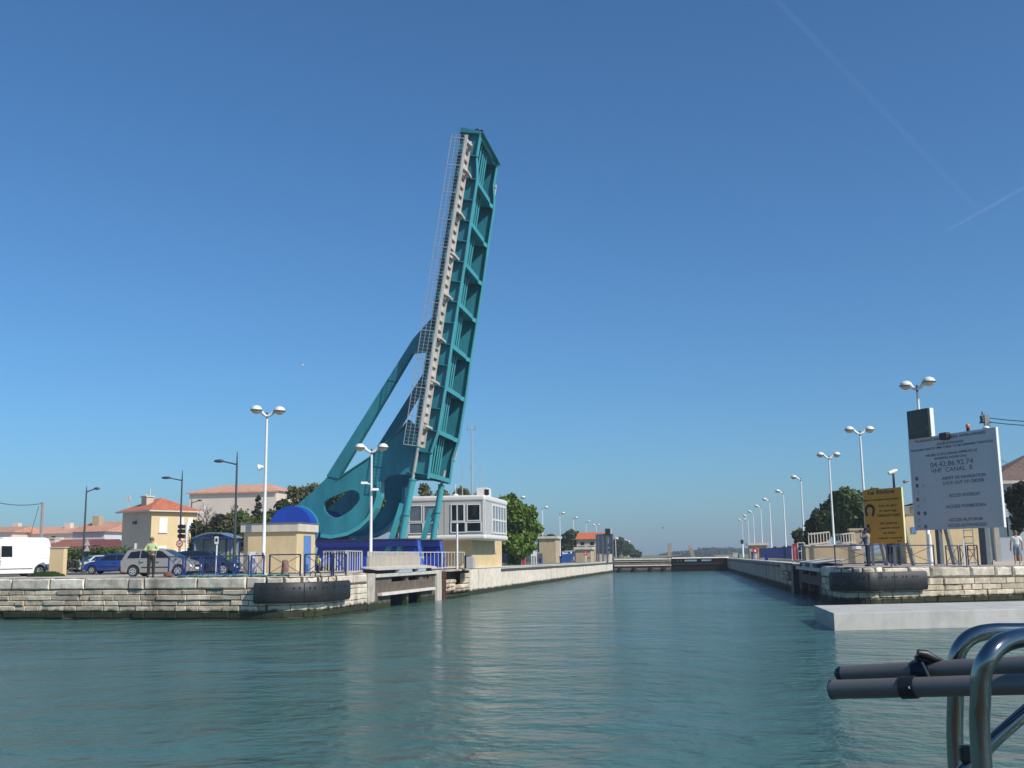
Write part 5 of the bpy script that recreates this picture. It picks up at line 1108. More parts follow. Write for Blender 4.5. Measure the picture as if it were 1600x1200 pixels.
for st, x0, x1, y0, y1, cap in (
    ('PLAISANCIERS HEURES APPROPRIEES', 1430, 1540, 687, 679.5, 3.4), ('POUR LE PASSAGE', 1464, 1505, 693.5, 690, 3.4),
    ('PLEASURE CRAFTS TIME TABLE TO BE LEARNED THROUGH', 1423, 1552, 703, 691, 3.4),
    ('HEURE D ECLUSAGE APPELEZ LE', 1446, 1527, 710.5, 705, 3.6), ('WORKING HOURS CALL', 1459, 1511, 716, 712.5, 3.4),
    ('04.42.86.92.74', 1453.5, 1520.5, 726, 721.5, 8.0), ('VHF  CANAL  8', 1455, 1519, 735.5, 731, 7.2),
    ('ARRET DE NAVIGATION', 1472, 1540, 746.5, 743, 4.8), ('LOCK OUT OF ORDER', 1473.5, 1538, 754, 751.5, 4.8),
    ('ACCES INTERDIT', 1482.5, 1532, 774, 772, 4.8), ('ACCESS FORBIDDEN', 1478, 1540, 791.5, 789, 4.8),
    ('ACCES AUTORISE', 1483, 1536, 812.5, 810.5, 4.6), ('ACCES AUTHORIZED', 1481, 1542, 821.5, 819, 4.6)):
    W.text(st, x0, x1, y0, y1, M_btext, ws, cap, bold=.003 if cap < 6 else 0)
M_rdot = mat('dull red dot', (.26, .05, .08), .5); M_gdot = mat('dull green dot', (.02, .17, .15), .5)
for px, py, m in ((1432.5, 748, M_rdot), (1433, 759, M_rdot), (1434, 780.5, M_rdot), (1435.5, 802, M_rdot), (1445.5, 802, M_gdot), (1446.5, 823, M_gdot)): W.disc(px, py, 3.3, m, ws, 'red_dot' if m is M_rdot else 'green_dot')
M_ring = mat('faint ring', (.36, .40, .43), .6)
for px, py in ((1443, 759), (1435, 769.5), (1444.5, 780.5), (1435, 791), (1436, 812.5), (1436.5, 823)): W.disc(px, py, 2.6, M_ring, ws, 'ring', .003)
# columns and back stays
M_col = mat('slate steel column', (.085, .105, .12), .55, var=.15); M_stay = mat('grey steel stay', (.24, .24, .22), .6, var=.2)
def up_to(px, off): return W.on(px, 800, off)
for (px, wd, m) in ((1464, .26, M_col), (1534, .42, M_col)):
    p = up_to(px, -.25); mb = MB(W.o); mb.bar((p[0], p[1], 1.6), (p[0], p[1], W.zt-.3), wd, .26, up=tuple(W.n)); c_ = mb.build('column', m, ws, bevel=.015)
    mb = MB(W.o); mb.cbox((p[0], p[1], zR(p[0], p[1])+.01), (wd*1.7, wd*1.7, .04), 0); mb.build('foot_plate', M_grey, c_)
for (pt, pb) in ((1474, 1492), (1539, 1547)):
    a = up_to(pt, -.35); a = np.array((a[0], a[1], W.zb+.5)); q_ = W.on(pb, 880, -1.4); b = np.array((q_[0], q_[1], 1.78)); mb = MB(W.o); mb.bar(a, b, .26, .16, up=tuple(W.n)); mb.build('back_stay', M_stay, ws)
# traffic light box, loudspeaker, beacon and floodlight fixed on the board's top edge
p0 = W.on(1423, 686, .05); k0 = (p0-W.A)@W.d; p1 = W.on(1457, 683, .05); k1 = (p1-W.A)@W.d; zb_ = W.zt-.02; ztb = zh(1420, 644, 60.6)
mb = MB(W.o); W.slab(mb, k0, k1, zb_, ztb, -.16, .10); bx = mb.build('light_box', M_white, ws, bevel=.02)
mb = MB(W.o); W.slab(mb, k0, k1-.06, zb_, ztb-.0, .10, .20); mb.build('box_frame', M_blk, bx); mb = MB(W.o); W.slab(mb, k0+.1, k1-.14, zb_+.13, ztb-.12, .201, .206); mb.build('screen', mat('dark signal screen', (.02, .035, .035), .25), bx)
for px, py, m, nm in ((1433, 670, mat('unlit red lens', (.12, .012, .015), .3), 'red_lens'), (1450, 668, mat('unlit green lens', (.01, .10, .05), .3), 'green_lens')):
    c = W.on(px, py, .207); mb = MB(W.o); mb.cyl(c, c+W.n*.02, .12, n=20); mb.build(nm, m, bx)
c = W.on(1476, 681.5, .12); mb = MB(W.o); mb.cbox(c, (.55, .35, .38), math.atan2(W.d[1], W.d[0])); sp_ = mb.build('floodlight', M_blk, ws, bevel=.08, seg=3)
c = W.on(1513, 676, -.05); mb = MB(W.o); mb.cyl((c[0], c[1], W.zt), (c[0], c[1], W.zt+.16), .09, n=12); be = mb.build('beacon_base', M_blk, ws); mb = MB(W.o); mb.sphere((c[0], c[1], W.zt+.26), (.11, .11, .13), 14, 8); mb.build('beacon_lens', mat('orange beacon', (.75, .16, .08), .3), be, smooth=True)
c = W.on(1541, 672, -.05); mb = MB(W.o); mb.sphere((c[0], c[1], W.zt+.02), (.17, .17, .12), 14, 6, 0, .5); mb.build('dome', M_white, ws, smooth=True)
c = W.on(1421, 752, -.1); mb = MB(W.o); mb.bar(c, c-W.d*.35, .05); mb.tube([c-W.d*.2, c-W.d*.42], [.08, .10], n=10); mb.build('camera_head', M_grey, ws)
# ladder on the back
for k in range(7):
    a, b = W.on(1506, 835, -.5), W.on(1520, 835, -.5); z = 2.2+.33*k; mb = MB(W.o); mb.bar((a[0], a[1], z), (b[0], b[1], z), .035); mb.build('ladder_rung', M_stay, ws)
for px in (1506, 1520): a = W.on(px, 835, -.5); mb = MB(W.o); mb.bar((a[0], a[1], 1.78), (a[0], a[1], 4.6), .05); mb.build('ladder_rail', M_grey, ws)
# yellow board
Yb = Board((1348, 766), (1352, 850), (1407.5, 762), 56.6, 54.6)
ys_ = thing('signboard', 'yellow safety notice board headed Le Rhone beside the photographer', 'signboard', Yb.o)
mb = MB(Yb.o); Yb.slab(mb, 0, Yb.L, Yb.zb, Yb.zt, -.06, 0); mb.build('board', mat('yellow board face', (.74, .285, .008), .55, var=.06), ys_)
mb = MB(Yb.o); Yb.slab(mb, Yb.L, Yb.L+.035, Yb.zb, Yb.zt, -.08, .01); mb.build('board_edge', mat('sunlit yellow edge', (.78, .70, .38), .5), ys_)  # pale strip paints sunlight along the board's right edge
M_bk = mat('board black', (.025, .02, .012), .6); M_br = mat('board brown lettering', (.07, .035, .008), .6)
Yb.text('Le Rhône', 1356, 1397.5, 770.5, 767.5, M_bk, ys_, 5.6, bold=.006)
for st, x0, x1, y0, y1, cap in (('Ecluse de Port-Saint-Louis-du-Rhône', 1349, 1405, 782, 779, 3.0), ('Port du gilet', 1373, 1401, 790.5, 789, 3.4), ('de sauvetage', 1374, 1402, 798, 797, 3.4), ('OBLIGATOIRE', 1371, 1406, 806, 804.5, 3.6),
    ('Life jackets', 1375, 1402, 818, 816.5, 3.4), ('must be worn', 1374, 1406, 825.5, 824, 3.4), ('on locks', 1380, 1399, 833, 832, 3.4), ('must be moored', 1372, 1409, 841, 840, 3.4), ('Merci', 1402, 1408, 845.5, 845, 2.4)):
    Yb.text(st, x0, x1, y0, y1, M_br, ys_, cap, bold=.004)
# life-jacket pictogram: an arch with two rounded lobes
mb = MB(Yb.o); arcp = []
for (px, py) in ((1355, 806), (1353, 800), (1353, 794), (1356, 790.5), (1359, 790), (1362, 790.5), (1365, 794), (1365, 800), (1363.5, 806)): arcp.append(Yb.on(px, py, .004))
for a, b in zip(arcp[:-1], arcp[1:]): mb.bar(a-(b-a)*.08, b+(b-a)*.08, .006, .15, up=tuple(np.cross(b-a, Yb.n)/np.linalg.norm(b-a)))
mb.build('pictogram', M_bk, ys_)
mb = MB(Yb.o); c = Yb.on(1356.5, 822, .003)
mb.cyl(c, c+Yb.n*.004, .10, n=16); q_ = Yb.on(1357, 829, .003); mb.bar(c-np.array((0, 0, .1)), q_-np.array((0, 0, .1)), .006, .26, up=tuple(Yb.d)); mb.build('pictogram', M_bk, ys_)
p = Yb.on(1382, 840, -.15); 
for px in (1362, 1396): p = Yb.on(px, 840, -.15); mb = MB(Yb.o); mb.bar((p[0], p[1], 1.78), (p[0], p[1], Yb.zt-.2), .12); mb.build('column', M_col, ys_)
for (pt, pb) in ((1368, 1385), (1408, 1428)):
    a = Yb.on(pt, 800, -.15); a[2] = Yb.zb+1.0; b = Yb.on(pb, 880, -1.2); b[2] = 1.8; mb = MB(Yb.o); mb.bar(a, b, .22, .12, up=tuple(Yb.n)); mb.build('back_stay', M_stay, ys_)
# railing in front of the boards
def rpt(px, off=1.0, z=1.83):
    x = 8.
    for _ in range(30): x = gx(px, frontR(x)+off, z)
    return (x, frontR(x)+off)
cross_fence('pedestrian_railing', 'navy cross-braced railing along the right quay edge below the boards', [rpt(p) for p in (1304, 1388)], 1.83, M_navyrail, h=.98)
cross_fence('pedestrian_railing', 'navy cross-braced railing in front of the tan building', [rpt(p) for p in (1391, 1462)], 1.785, M_navyrail, h=.98)
cross_fence('pedestrian_railing', 'short navy railing panels behind the white board columns', [rpt(p, 2.2) for p in (1478, 1500, 1512, 1530)], 1.755, M_navyrail, h=.98)
p = rpt(1455, 1.6); mb = MB((p[0], p[1], 1.83)); mb.cyl((p[0], p[1], 1.8), (p[0], p[1], 3.3), .10, n=12); tag(mb.build('bollard_post', M_white, smooth=True), 'pale round post left of the white board column', 'post')
p = rpt(1508, .8); mb = MB((p[0], p[1], 1.83)); mb.bar((p[0], p[1], 1.8), (p[0], p[1], 3.05), .07); tag(mb.build('mooring_post', M_pole), 'thin white post at the foot of the ladder', 'post')
# people on the right quay
M_gsh = mat('grey sweater', (.20, .20, .21), .9, var=.08); M_navy = mat('navy trousers', (.010, .014, .04), .85); M_wsh = mat('white tee shirt', (.72, .72, .72), .85, var=.05); M_den = mat('light denim', (.16, .24, .30), .9, var=.15)
cam_arms = [((-.27, -.20, 1.30), (-.07, -.24, 1.52), (.6, -.2, .7)), ((.27, -.20, 1.28), (.07, -.24, 1.50), (-.6, -.2, .7))]
p = rpt(1358, .45); pt_ = person('person in a grey sweater and navy trousers photographing, beside the yellow board', (p[0], p[1], 1.825), rad(-115), cam_arms, M_gsh, M_navy, (.02, .015, .012), h=1.76)
mb = MB(); mb.box((-.06, -.30, 1.60), (.06, -.235, 1.68)); mb.cyl((0, -.30, 1.64), (0, -.36, 1.64), .03, n=12); tag(mb.build('camera', M_blk), 'small black camera held up by the person in grey', 'camera'); cmo = col.objects['camera.001'] if 'camera.001' in col.objects else None
_c = [o for o in col.objects if o.get('category') == 'camera'][-1]; _c.location = (p[0], p[1], 1.825); _c.rotation_euler = (0, 0, rad(-115))
x = 14.; 
for _ in range(20): x = gx(1590, frontR(x)+1.6, 2.)
y = frontR(x)+1.6; person('person in a white tee shirt and denim shorts walking away at the right edge', (x, y, zR(x, y)-.005), rad(170), down, M_wsh, M_den, (.16, .11, .08), h=1.72, shorts=True, sleeves='short', shoes=M_white)
for px, sh, tr, h, lab in ((1384, M_wsh, mat('beige shorts', (.4, .33, .25), .9), 1.7, 'person in white seen under the yellow board'), (1391, mat('blue jacket', (.05, .06, .25), .9), M_navy, 1.75, 'person in a blue jacket seen under the yellow board'), (1402, mat('dark red shirt', (.30, .03, .04), .9), mat('white shorts', (.7, .7, .7), .9), 1.72, 'person in a dark red shirt and white shorts seen under the yellow board')):
    y = 70; person(lab, (gx(px, y, 2), y, 1.80), rad(160), down, sh, tr, (.03, .02, .02), h=h, shorts=True, sleeves='short')
# ================================================================== BUILDINGS on the right
def box_building(name, label, px0, px1, y, depth, pyt, m, z0=1.6, roof=None, ov=.0, cat='building'):
    x0, x1 = gx(px0, y, 3), gx(px1, y, 3); zt_ = zh((px0+px1)/2, pyt, y); o = ((x0+x1)/2, y+depth/2, z0+.1); t = thing(name, label, cat, o)
    mb = MB(o); mb.box((x0, y, z0), (x1, y+depth, zt_)); mb.build('wall', m, t)
    if roof: mb = MB(o); mb.box((x0-ov, y-ov, zt_), (x1+ov, y+depth+ov, zt_+roof[0])); mb.build('roof', roof[1], t)
    return t, o, x0, x1, zt_
t, o, x0, x1, zt_ = box_building('building', 'tan rendered building behind the white board', 1415, 1530, 66, 9, 792, M_cream)
mb = MB(o); mb.add([(x0-.3, 65.7, zt_), (x1+.3, 65.7, zt_), (x1+.3, 75.3, zt_), (x0-.3, 75.3, zt_), (x0+2.5, 70.5, zt_+.5), (x1-2.5, 70.5, zt_+.5)], [(0, 1, 5, 4), (2, 3, 4, 5), (1, 2, 5), (3, 0, 4), (3, 2, 1, 0)]); mb.build('roof', M_roofbrown, t)
mb = MB(o); xa_, xb_ = gx(1412, 65.9, 4), gx(1421, 65.9, 4); mb.box((xa_, 65.55, zh(1416, 804, 65.9)), (xb_, 65.998, zh(1416, 791, 65.9))); mb.build('meter_box', M_stay, t)
mb = MB(o); mb.box((gx(1426, 65.9, 3), 65.95, zh(1430, 832, 64)), (gx(1434, 65.9, 3), 65.998, zh(1430, 822, 64))); mb.build('sign_plate', M_bluedoor, t)
y = 66; xa_, xb_ = gx(1259, y, 2.5), gx(1349, y, 2.5); o = ((xa_+xb_)/2, y, 1.8); t = thing('terrace', 'raised tan terrace with a white balustrade left of the yellow board', 'terrace', o); zt_ = zh(1300, 853, y)
mb = MB(o); mb.box((xa_, y, 1.6), (xb_, y+2.6, zt_)); mb.build('terrace_wall', M_sand, t); mb = MB(o); mb.box((xa_-.06, y-.06, zt_), (xb_+.06, y+2.66, zt_+.09)); mb.build('coping', M_fascia, t)
for (p0, p1, yy, h) in ((1264, 1297, y+.4, .62), (1306, 1336, y+.4, .55)):
    xa2, xb2 = gx(p0, yy, 3), gx(p1, yy, 3); mb = MB(o); z = zt_+.09
    for zz in (.02, h): mb.bar((xa2, yy, z+zz), (xb2, yy, z+zz+.12), .09)
    n_ = 7
    for i in range(n_+1): x = xa2+(xb2-xa2)*i/n_; mb.bar((x, yy, z), (x, yy, z+h+.1), .055)
    mb.build('balustrade', M_fascia, t)
mb = MB(o); xc = gx(1337, y+2, 3); mb.box((xc-.3, y+1.6, zt_), (xc+.35, y+2.3, zh(1337, 829, y+2))); mb.box((xc-.4, y+1.5, zh(1337, 829, y+2)), (xc+.45, y+2.4, zh(1337, 827, y+2)+.05)); mb.build('gate_pier', M_sand, t)
mb = MB(o); mb.box((gx(1331, y, 2.5), y-.05, zh(1340, 858, y)), (gx(1346, y, 2.5), y-.003, zh(1340, 853, y))); mb.build('vent_block', M_white, t)
# right house behind the pine
y = 82; x0 = gx(1561, y, 4); zt_ = zh(1561, 752, y); o = (x0+5, y+5, 1.7); t = thing('house', 'house with a brown tiled roof behind the pine at the right edge', 'house', o)
mb = MB(o); mb.box((x0, y, 1.5), (x0+14, y+11, zt_)); mb.build('wall', mat('blue white render', (.38, .42, .46), .9, var=.06), t)
mb = MB(o); zr_ = zt_+2.7; mb.add([(x0-.5, y-.5, zt_), (x0+14.5, y-.5, zt_), (x0+14.5, y+11.5, zt_), (x0-.5, y+11.5, zt_), (x0+4.5, y+5.5, zr_), (x0+10, y+5.5, zr_)], [(0, 1, 5, 4), (2, 3, 4, 5), (1, 2, 5), (3, 0, 4), (3, 2, 1, 0)]); mb.build('roof', M_roofbrown, t)
mb = MB(o); mb.box((x0-.55, y-.58, zt_-.22), (x0+14.5, y-.5, zt_)); mb.build('gutter', M_fascia, t)
for px in (1569, 1583): mb = MB(o); xq = gx(px, y, 3); mb.box((xq-.35, y-.05, zh(px, 838, y)), (xq+.35, y-.003, zh(px, 808, y))); mb.build('window', M_glassb, t)
car('parked_car', 'black car half cut by the right edge of the picture', 'car', (gx(1586, 92, 2), 92, 1.80), rad(186), M_pblack, hb_low, hb_cab, hb_win, (-1.15, 1.15), W=1.7, tum=.2, belt=.91, R=.3, trim=(-.58,))
# utility pole right with wires
y = 72; x = gx(1547, y, 8); zt_ = zh(1545, 648, y); o = (x, y, 1.8); t = thing('utility_pole', 'grey concrete utility pole with two wires rising behind the white board', 'utility pole', o); mb = MB(o); mb.bar((x, y, 1.7), (x, y, zt_), .40, .28); mb.build('pole', mat('concrete pole', (.33, .32, .30), .9), t)
mb = MB(o); mb.cyl((x-.3, y, zt_-.5), (x-.3, y, zt_-.05), .09, n=8); mb.cyl((x-.22, y, zt_), (x-.22, y, zt_+.2), .05, n=8); mb.bar((x-.45, y, zt_-.5), (x+.3, y, zt_-.5), .08); mb.build('insulator', M_streetlamp, t)
for py, py2 in ((653, 657), (659.5, 663)):
    a = np.array((x+.15, y, zh(1547, py, y))); b = ony(1680, py2+3, 66); mb = MB(o); mb.tube([a+(b-a)*f-np.array((0, 0, .4*f*(1-f))) for f in np.linspace(0, 1, 10)], .028, n=6); mb.build('wire', M_streetlamp, t)
a = np.array((x+.1, y, zh(1556, 705, y))); b = ony(1578, 726, 80); mb = MB(o); mb.tube([a, (a+b)/2-np.array((0, 0, .1)), b], .02, n=6); mb.build('stay_wire', M_streetlamp, t)
# camera pole behind the yellow board
y = 60; x = gx(1399, y, 5); o = (x, y, 1.8); t = thing('camera_pole', 'dark pole with a white camera rising behind the yellow board', 'camera pole', o); zt_ = zh(1397, 740, y); mb = MB(o); mb.cyl((x, y, 1.7), (x, y, zt_), .09, .06, n=10); mb.build('pole', M_streetlamp, t)
mb = MB(o); mb.tube([(x-.25, y-.1, zt_+.02), (x+.05, y, zt_+.12), (x+.22, y+.05, zt_+.20)], [.10, .12, .07], n=10); mb.build('camera_head', M_white, t, smooth=True)
# ================================================================== LAMP ROWS
LBL = {}
def rowlamp(px, pyt, h_t, sides, label, base=None, zb=1.8, group='white lamp posts along the lock'):
    H_ = 865.07-(px-1107.3)*.0129; dep = h_t*F_PX/(H_-pyt)
    y = dep  # refine world y so that its depth along the view equals dep
    for _ in range(20): x = gx(px, y, 6); y += (dep-((np.array((x, y, 6))-cC)@cF))*.9
    return (x, y, zb)
single_r = lamp('lamp_post', 'tall single-headed white lamp post by the grey fence at the right lock wall', (180,), rowlamp(1254, 745, 7.0, 0, ''), h=7.6, group='single-headed lamp posts on the right')
for px, pyt, lab in ((1226, 767, 'second single-headed white lamp post on the right, just past the grey fence'), (1204, 780, 'single-headed white lamp post on the right beside the big blue bin'), (1190, 790.5, 'single-headed white lamp post in front of the right end of the far tan hut'), (1178, 799, 'single-headed white lamp post in front of the left part of the far tan hut'), (1169.5, 805.5, 'single-headed white lamp post just left of the far tan hut')):
    dup(single_r, rowlamp(px, pyt, 7.0, 0, ''), label=lab, group='single-headed lamp posts on the right')
dbl = lamp('lamp_post', 'white double-headed lamp post at the left end of the balustrade', (188, 15), rowlamp(1299.5, 713, 7.0, 0, ''), h=7.75, group='double-headed lamp posts on the right')
d2 = dup(dbl, rowlamp(1349.5, 674, 7.0, 0, ''), label='white double-headed lamp post rising behind the yellow board', group='double-headed lamp posts on the right')
d3 = dup(dbl, rowlamp(1437, 606, 7.0, 0, ''), label='white double-headed lamp post rising behind the signal box', group='double-headed lamp posts on the right'); d3.location.y = 63.8; d3.location.x = gx(1438.5, 63.8, 9); d3.location.z = 1.8; d3.scale = (1.35, 1.35, (zh(1438, 600, 63.8)-1.8)/7.75); d3.rotation_euler = (0, 0, rad(-62))
d4 = dup(dbl, rowlamp(1160.5, 813, 7.0, 0, ''), label='farthest white double-headed lamp post on the right, by the small traffic light', group='double-headed lamp posts on the right')
single_l = lamp('lamp_post', 'nearest single-headed white lamp post on the left, right of the control building', (5,), rowlamp(810.5, 778, 7.0, 0, '', zb=1.5), h=7.9, group='single-headed lamp posts on the left')
single_l.location.z = 1.55
for px, pyt, lab in ((848, 793, 'single-headed white lamp post in front of the tan pump hut on the left'), (875, 802, 'single-headed white lamp post right of the tan pump hut, above a blue bin'), (896, 809, 'single-headed white lamp post at the left end of the orange roof'), (916, 815, 'single-headed white lamp post in front of the orange-roofed house')):
    l = dup(single_l, rowlamp(px, pyt, 7.0, 0, ''), label=lab, group='single-headed lamp posts on the left'); l.location.z = 1.5
l = dup(dbl, rowlamp(932, 818.5, 7.0, 0, ''), label='far white double-headed lamp post beside the back of the grey screen board', group='double-headed lamp posts'); l.location.z = 1.45
for i, (px, pyt, lab) in enumerate(((962, 842, 'small far lamp post left of three others before the far left trees'), (968.5, 843, 'second small far lamp post before the far left trees'), (976, 845, 'third small far lamp post before the far left trees'), (981.5, 846.5, 'rightmost small far lamp post before the far left trees'))):
    y = 300+i*25; x = gx(px, y, 5); z = zh(px, pyt, y); mb = MB((x, y, 1.4)); mb.cyl((x, y, 1.2), (x, y, z), .11, n=6); mb.sphere((x+.3, y, z+.1), (.55, .3, .3), 8, 5); tag(mb.build('lamp_post', M_pole), lab, 'lamp post', 'far lamp posts before the trees')
# ================================================================== SMALL THINGS ALONG THE LOCK
def lifebuoy(label, px, py, y, r_px, post=True):
    c = ony(px, py, y); R_ = r_px*y/F_PX; o = (c[0], c[1], 1.7); t = thing('lifebuoy_stand', label, 'lifebuoy', o); mb = MB(o)
    mb.cyl((c[0], y+.05, 1.6), (c[0], y+.05, c[2]), .06, n=8); mb.build('post', M_white, t); mb = MB(o); mb.tube([(c[0]+R_*.72*math.cos(a), y-.03, c[2]+R_*.72*math.sin(a)) for a in np.linspace(0, 2*math.pi, 21)], R_*.3, n=8, cap=False); mb.build('ring', M_red, t, smooth=True); mb = MB(o); mb.cyl((c[0], y-.02, c[2]), (c[0], y-.05, c[2]), R_*.45, n=16); mb.build('plate', M_white, t)
lifebuoy('red lifebuoy in front of the far tan hut on the right', 1180.5, 860, 128, 4.5)
lifebuoy('red and white lifebuoy in front of the grey pump building on the left', 915, 864.5, 138, 3.0)
def boxthing(name, label, px0, px1, py0, py1, y, m, cat, d=.5, top=None):
    x0, x1 = gx(px0, y, 2), gx(px1, y, 2); z1, z0 = zh((px0+px1)/2, py0, y), zh((px0+px1)/2, py1, y); z0 = min(z0, 1.85 if px0 > 1100 else 1.7); o = ((x0+x1)/2, y+d/2, z0); t = thing(name, label, cat, o)
    mb = MB(o); mb.hexa([(x0+.04, y+.04, z0), (x1-.04, y+.04, z0), (x1-.04, y+d-.04, z0), (x0+.04, y+d-.04, z0), (x0, y, z1), (x1, y, z1), (x1, y+d, z1), (x0, y+d, z1)]); mb.build('body', m, t, bevel=.03)
    mb = MB(o); mb.box((x0-.05, y-.05, z1), (x1+.05, y+d+.05, z1+.07)); mb.build('lid', top or m, t, bevel=.02); return t
M_bin = mat('blue bin plastic', (.010, .05, .24), .45)
boxthing('bin', 'blue bin by the lamp post in front of the tan pump hut', 842, 846, 873.5, 882, 112, M_bin, 'bin', .6); boxthing('bin', 'taller blue bin right of the tan pump hut on the left bank', 874, 878.5, 870, 880, 120, M_bin, 'bin', .6); boxthing('bin', 'small dark bin in front of the orange-roofed house', 919, 922, 872, 877.5, 142, M_bin, 'bin', .6)
boxthing('bin', 'big blue bin with a lid on the right lock wall', 1195, 1200.5, 867, 877, 98, M_bin, 'bin', .7); boxthing('bin', 'narrow blue bin left of the big one on the right lock wall', 1174, 1178, 863, 874, 112, M_bin, 'bin', .6); boxthing('bin', 'tiny blue bin near the right lock gate', 1153, 1155, 868, 873, 150, M_bin, 'bin', .6)
boxthing('lifebuoy_box', 'tall red rescue box right of the control building', 815.5, 820.5, 860, 871, 100, M_red, 'rescue box', .4); boxthing('lifebuoy_box', 'red rescue box by the grey fence on the right', 1240, 1245.5, 851, 862, 88, M_red, 'rescue box', .4)
for px, y, lab in ((818, 100.2, 'left'), (1243, 88.2, 'right')): mb = MB((gx(px, y, 2), y, 1.6)); mb.cyl((gx(px, y, 2), y, 1.6), (gx(px, y, 2), y, zh(px, 870 if px < 900 else 861, y)), .06, n=8); tag(mb.build('post', M_red), 'thin red post under the %s rescue box' % lab, 'post')
y = 105; o = (gx(834.5, y, 2), y, 1.6); t = thing('notice_stand', 'white gabled notice stand with three legs before the blue fence', 'notice stand', o); x0, x1, xm = gx(830, y, 2), gx(839, y, 2), gx(834.5, y, 2); mb = MB(o); z0, z1, z2 = zh(834, 869, y), zh(834, 863, y), zh(834, 861, y); mb.prism([(x0, z0), (x1, z0), (x1, z1), (xm, z2), (x0, z1)], y-.05, y+.05, xz); mb.build('panel', M_white, t)
for x in (x0+.06, xm, x1-.06): mb = MB(o); mb.bar((x, y, 1.55), (x, y, z0), .09); mb.build('leg', M_white, t)
# fences along the lock
M_fblue = mat('blue fence paint', (.018, .030, .085), .5)
bar_fence('steel_fence', 'dark blue bar fence along the left lock wall', [(gx(786, 92, 2), 92), (gx(812, 104, 2), 104), (gx(850, 128, 2), 128), (gx(905, 150, 2), 150)], 1.55, M_fblue, h=1.2, gap=1.1, bar_w=.08)
bar_fence('steel_fence', 'blue bar fence behind the right lock wall', [(gx(1262, 88, 2), 90), (gx(1225, 112, 2), 112), (gx(1188, 140, 2), 140)], 1.83, mat('royal blue fence paint', (.012, .028, .14), .5), h=1.2, gap=.8, bar_w=.10)
bar_fence('steel_fence', 'pale bar fence at the left end of the terrace', [(gx(1238, 74, 2), 74), (gx(1258, 73, 2), 73)], 1.83, M_greyw, h=1.1, gap=.25)
y = 73.4; o = (gx(1252, y, 2), y, 1.83); mb = MB(o); xa_, xb_ = gx(1247, y, 2.5), gx(1258, y, 2.5); zt_ = zh(1252, 848, y)
for a, b in (((xa_, y, 1.83), (xa_, y, zt_)), ((xb_, y, 1.83), (xb_, y, zt_)), ((xa_, y, zt_), (xb_, y, zt_)), ((xa_, y, zt_-.55), (xb_, y, zt_-.55))): mb.bar(a, b, .06)
tag(mb.build('metal_gate', M_greyw), 'pale steel gate frame beside the terrace', 'gate frame')
# small traffic light at the far right
y = 165; x = gx(1160.5, y, 3); o = (x, y, 1.8); t = thing('traffic_light', 'small black traffic light near the right lock gate', 'traffic light', o); mb = MB(o); mb.cyl((x, y, 1.7), (x, y, zh(1160, 850, y)), .10, n=8); mb.build('post', M_pole, t); mb = MB(o); mb.cbox((x-.05, y-.1, zh(1160, 846.5, y)), (.42, .4, .62)); mb.build('lamp_housing', M_blk, t, bevel=.06)
y = 172; x0, x1 = gx(1145, y, 2), gx(1152.5, y, 2); boxthing('kiosk', 'pale kiosk with a blue stripe beyond the right lock gate', 1145, 1152.5, 864, 871, y, M_fascia, 'kiosk', .8)
# huts beside the lock
def hut(label, p0, p1, pyt, y, p2=None, m=M_sand, mr=M_cream):
    x0, x1 = gx(p0, y, 3), gx(p1, y, 3); zt_ = zh((p0+p1)/2, pyt+3.5, y); d = 4.0
    if p2: d = min(np.linspace(.5, 30, 600), key=lambda q_: abs(gx(p2, y+q_, 3)-x1))
    o = ((x0+x1)/2, y+d/2, 1.6); t = thing('utility_hut', label, 'hut', o); mb = MB(o); mb.box((x0, y, 1.3), (x1, y+d, zt_)); mb.build('wall', m, t)
    mb = MB(o); mb.box((x0-.25, y-.25, zt_), (x1+.25, y+d+.25, zt_+3.5*y/F_PX)); mb.build('roof', M_fascia, t); return t
hut('tan flat-roofed pump hut beside the left lock wall', 842.5, 868.5, 838, 126, 875); hut('far tan hut with a lifebuoy on the right bank', 1171, 1198.5, 848.5, 140); hut('low tan pump house in front of the orange-roofed house', 899.5, 923, 855, 142, 928)
# moored blue boat behind the fence on the left
y = 135; o = (gx(890, y, 2), y, 1.5); t = thing('boat', 'blue boat with a white wheelhouse laid up behind the left lock wall', 'boat', o); x0, x1 = gx(878, y, 2), gx(899, y, 2); z1 = zh(888, 866, y); mb = MB(o)
mb.hexa([(x0+.2, y-.7, 1.45), (x1-.7, y-.7, 1.45), (x1-.7, y+.7, 1.45), (x0+.2, y+.7, 1.45), (x0, y-1, z1), (x1, y-.6, z1+.15), (x1, y+.6, z1+.15), (x0, y+1, z1)]); mb.build('hull', mat('blue hull', (.02, .08, .30), .4), t, bevel=.05)
mb = MB(o); mb.box((gx(880, y, 2), y-.7, z1), (gx(889, y, 2), y+.7, z1+.35)); mb.box((gx(887, y, 2), y-.6, z1), (gx(893, y, 2), y+.6, zh(890, 861.5, y))); mb.box((gx(884, y, 2), y-.8, zh(890, 861.5, y)), (gx(894, y, 2), y+.8, zh(890, 860.5, y))); mb.build('wheelhouse', M_white, t); mb = MB(o); mb.box((gx(887.6, y, 2), y-.62, zh(890, 864.5, y)), (gx(892, y, 2), y-.602, zh(890, 862.2, y))); mb.build('window', M_glass, t)
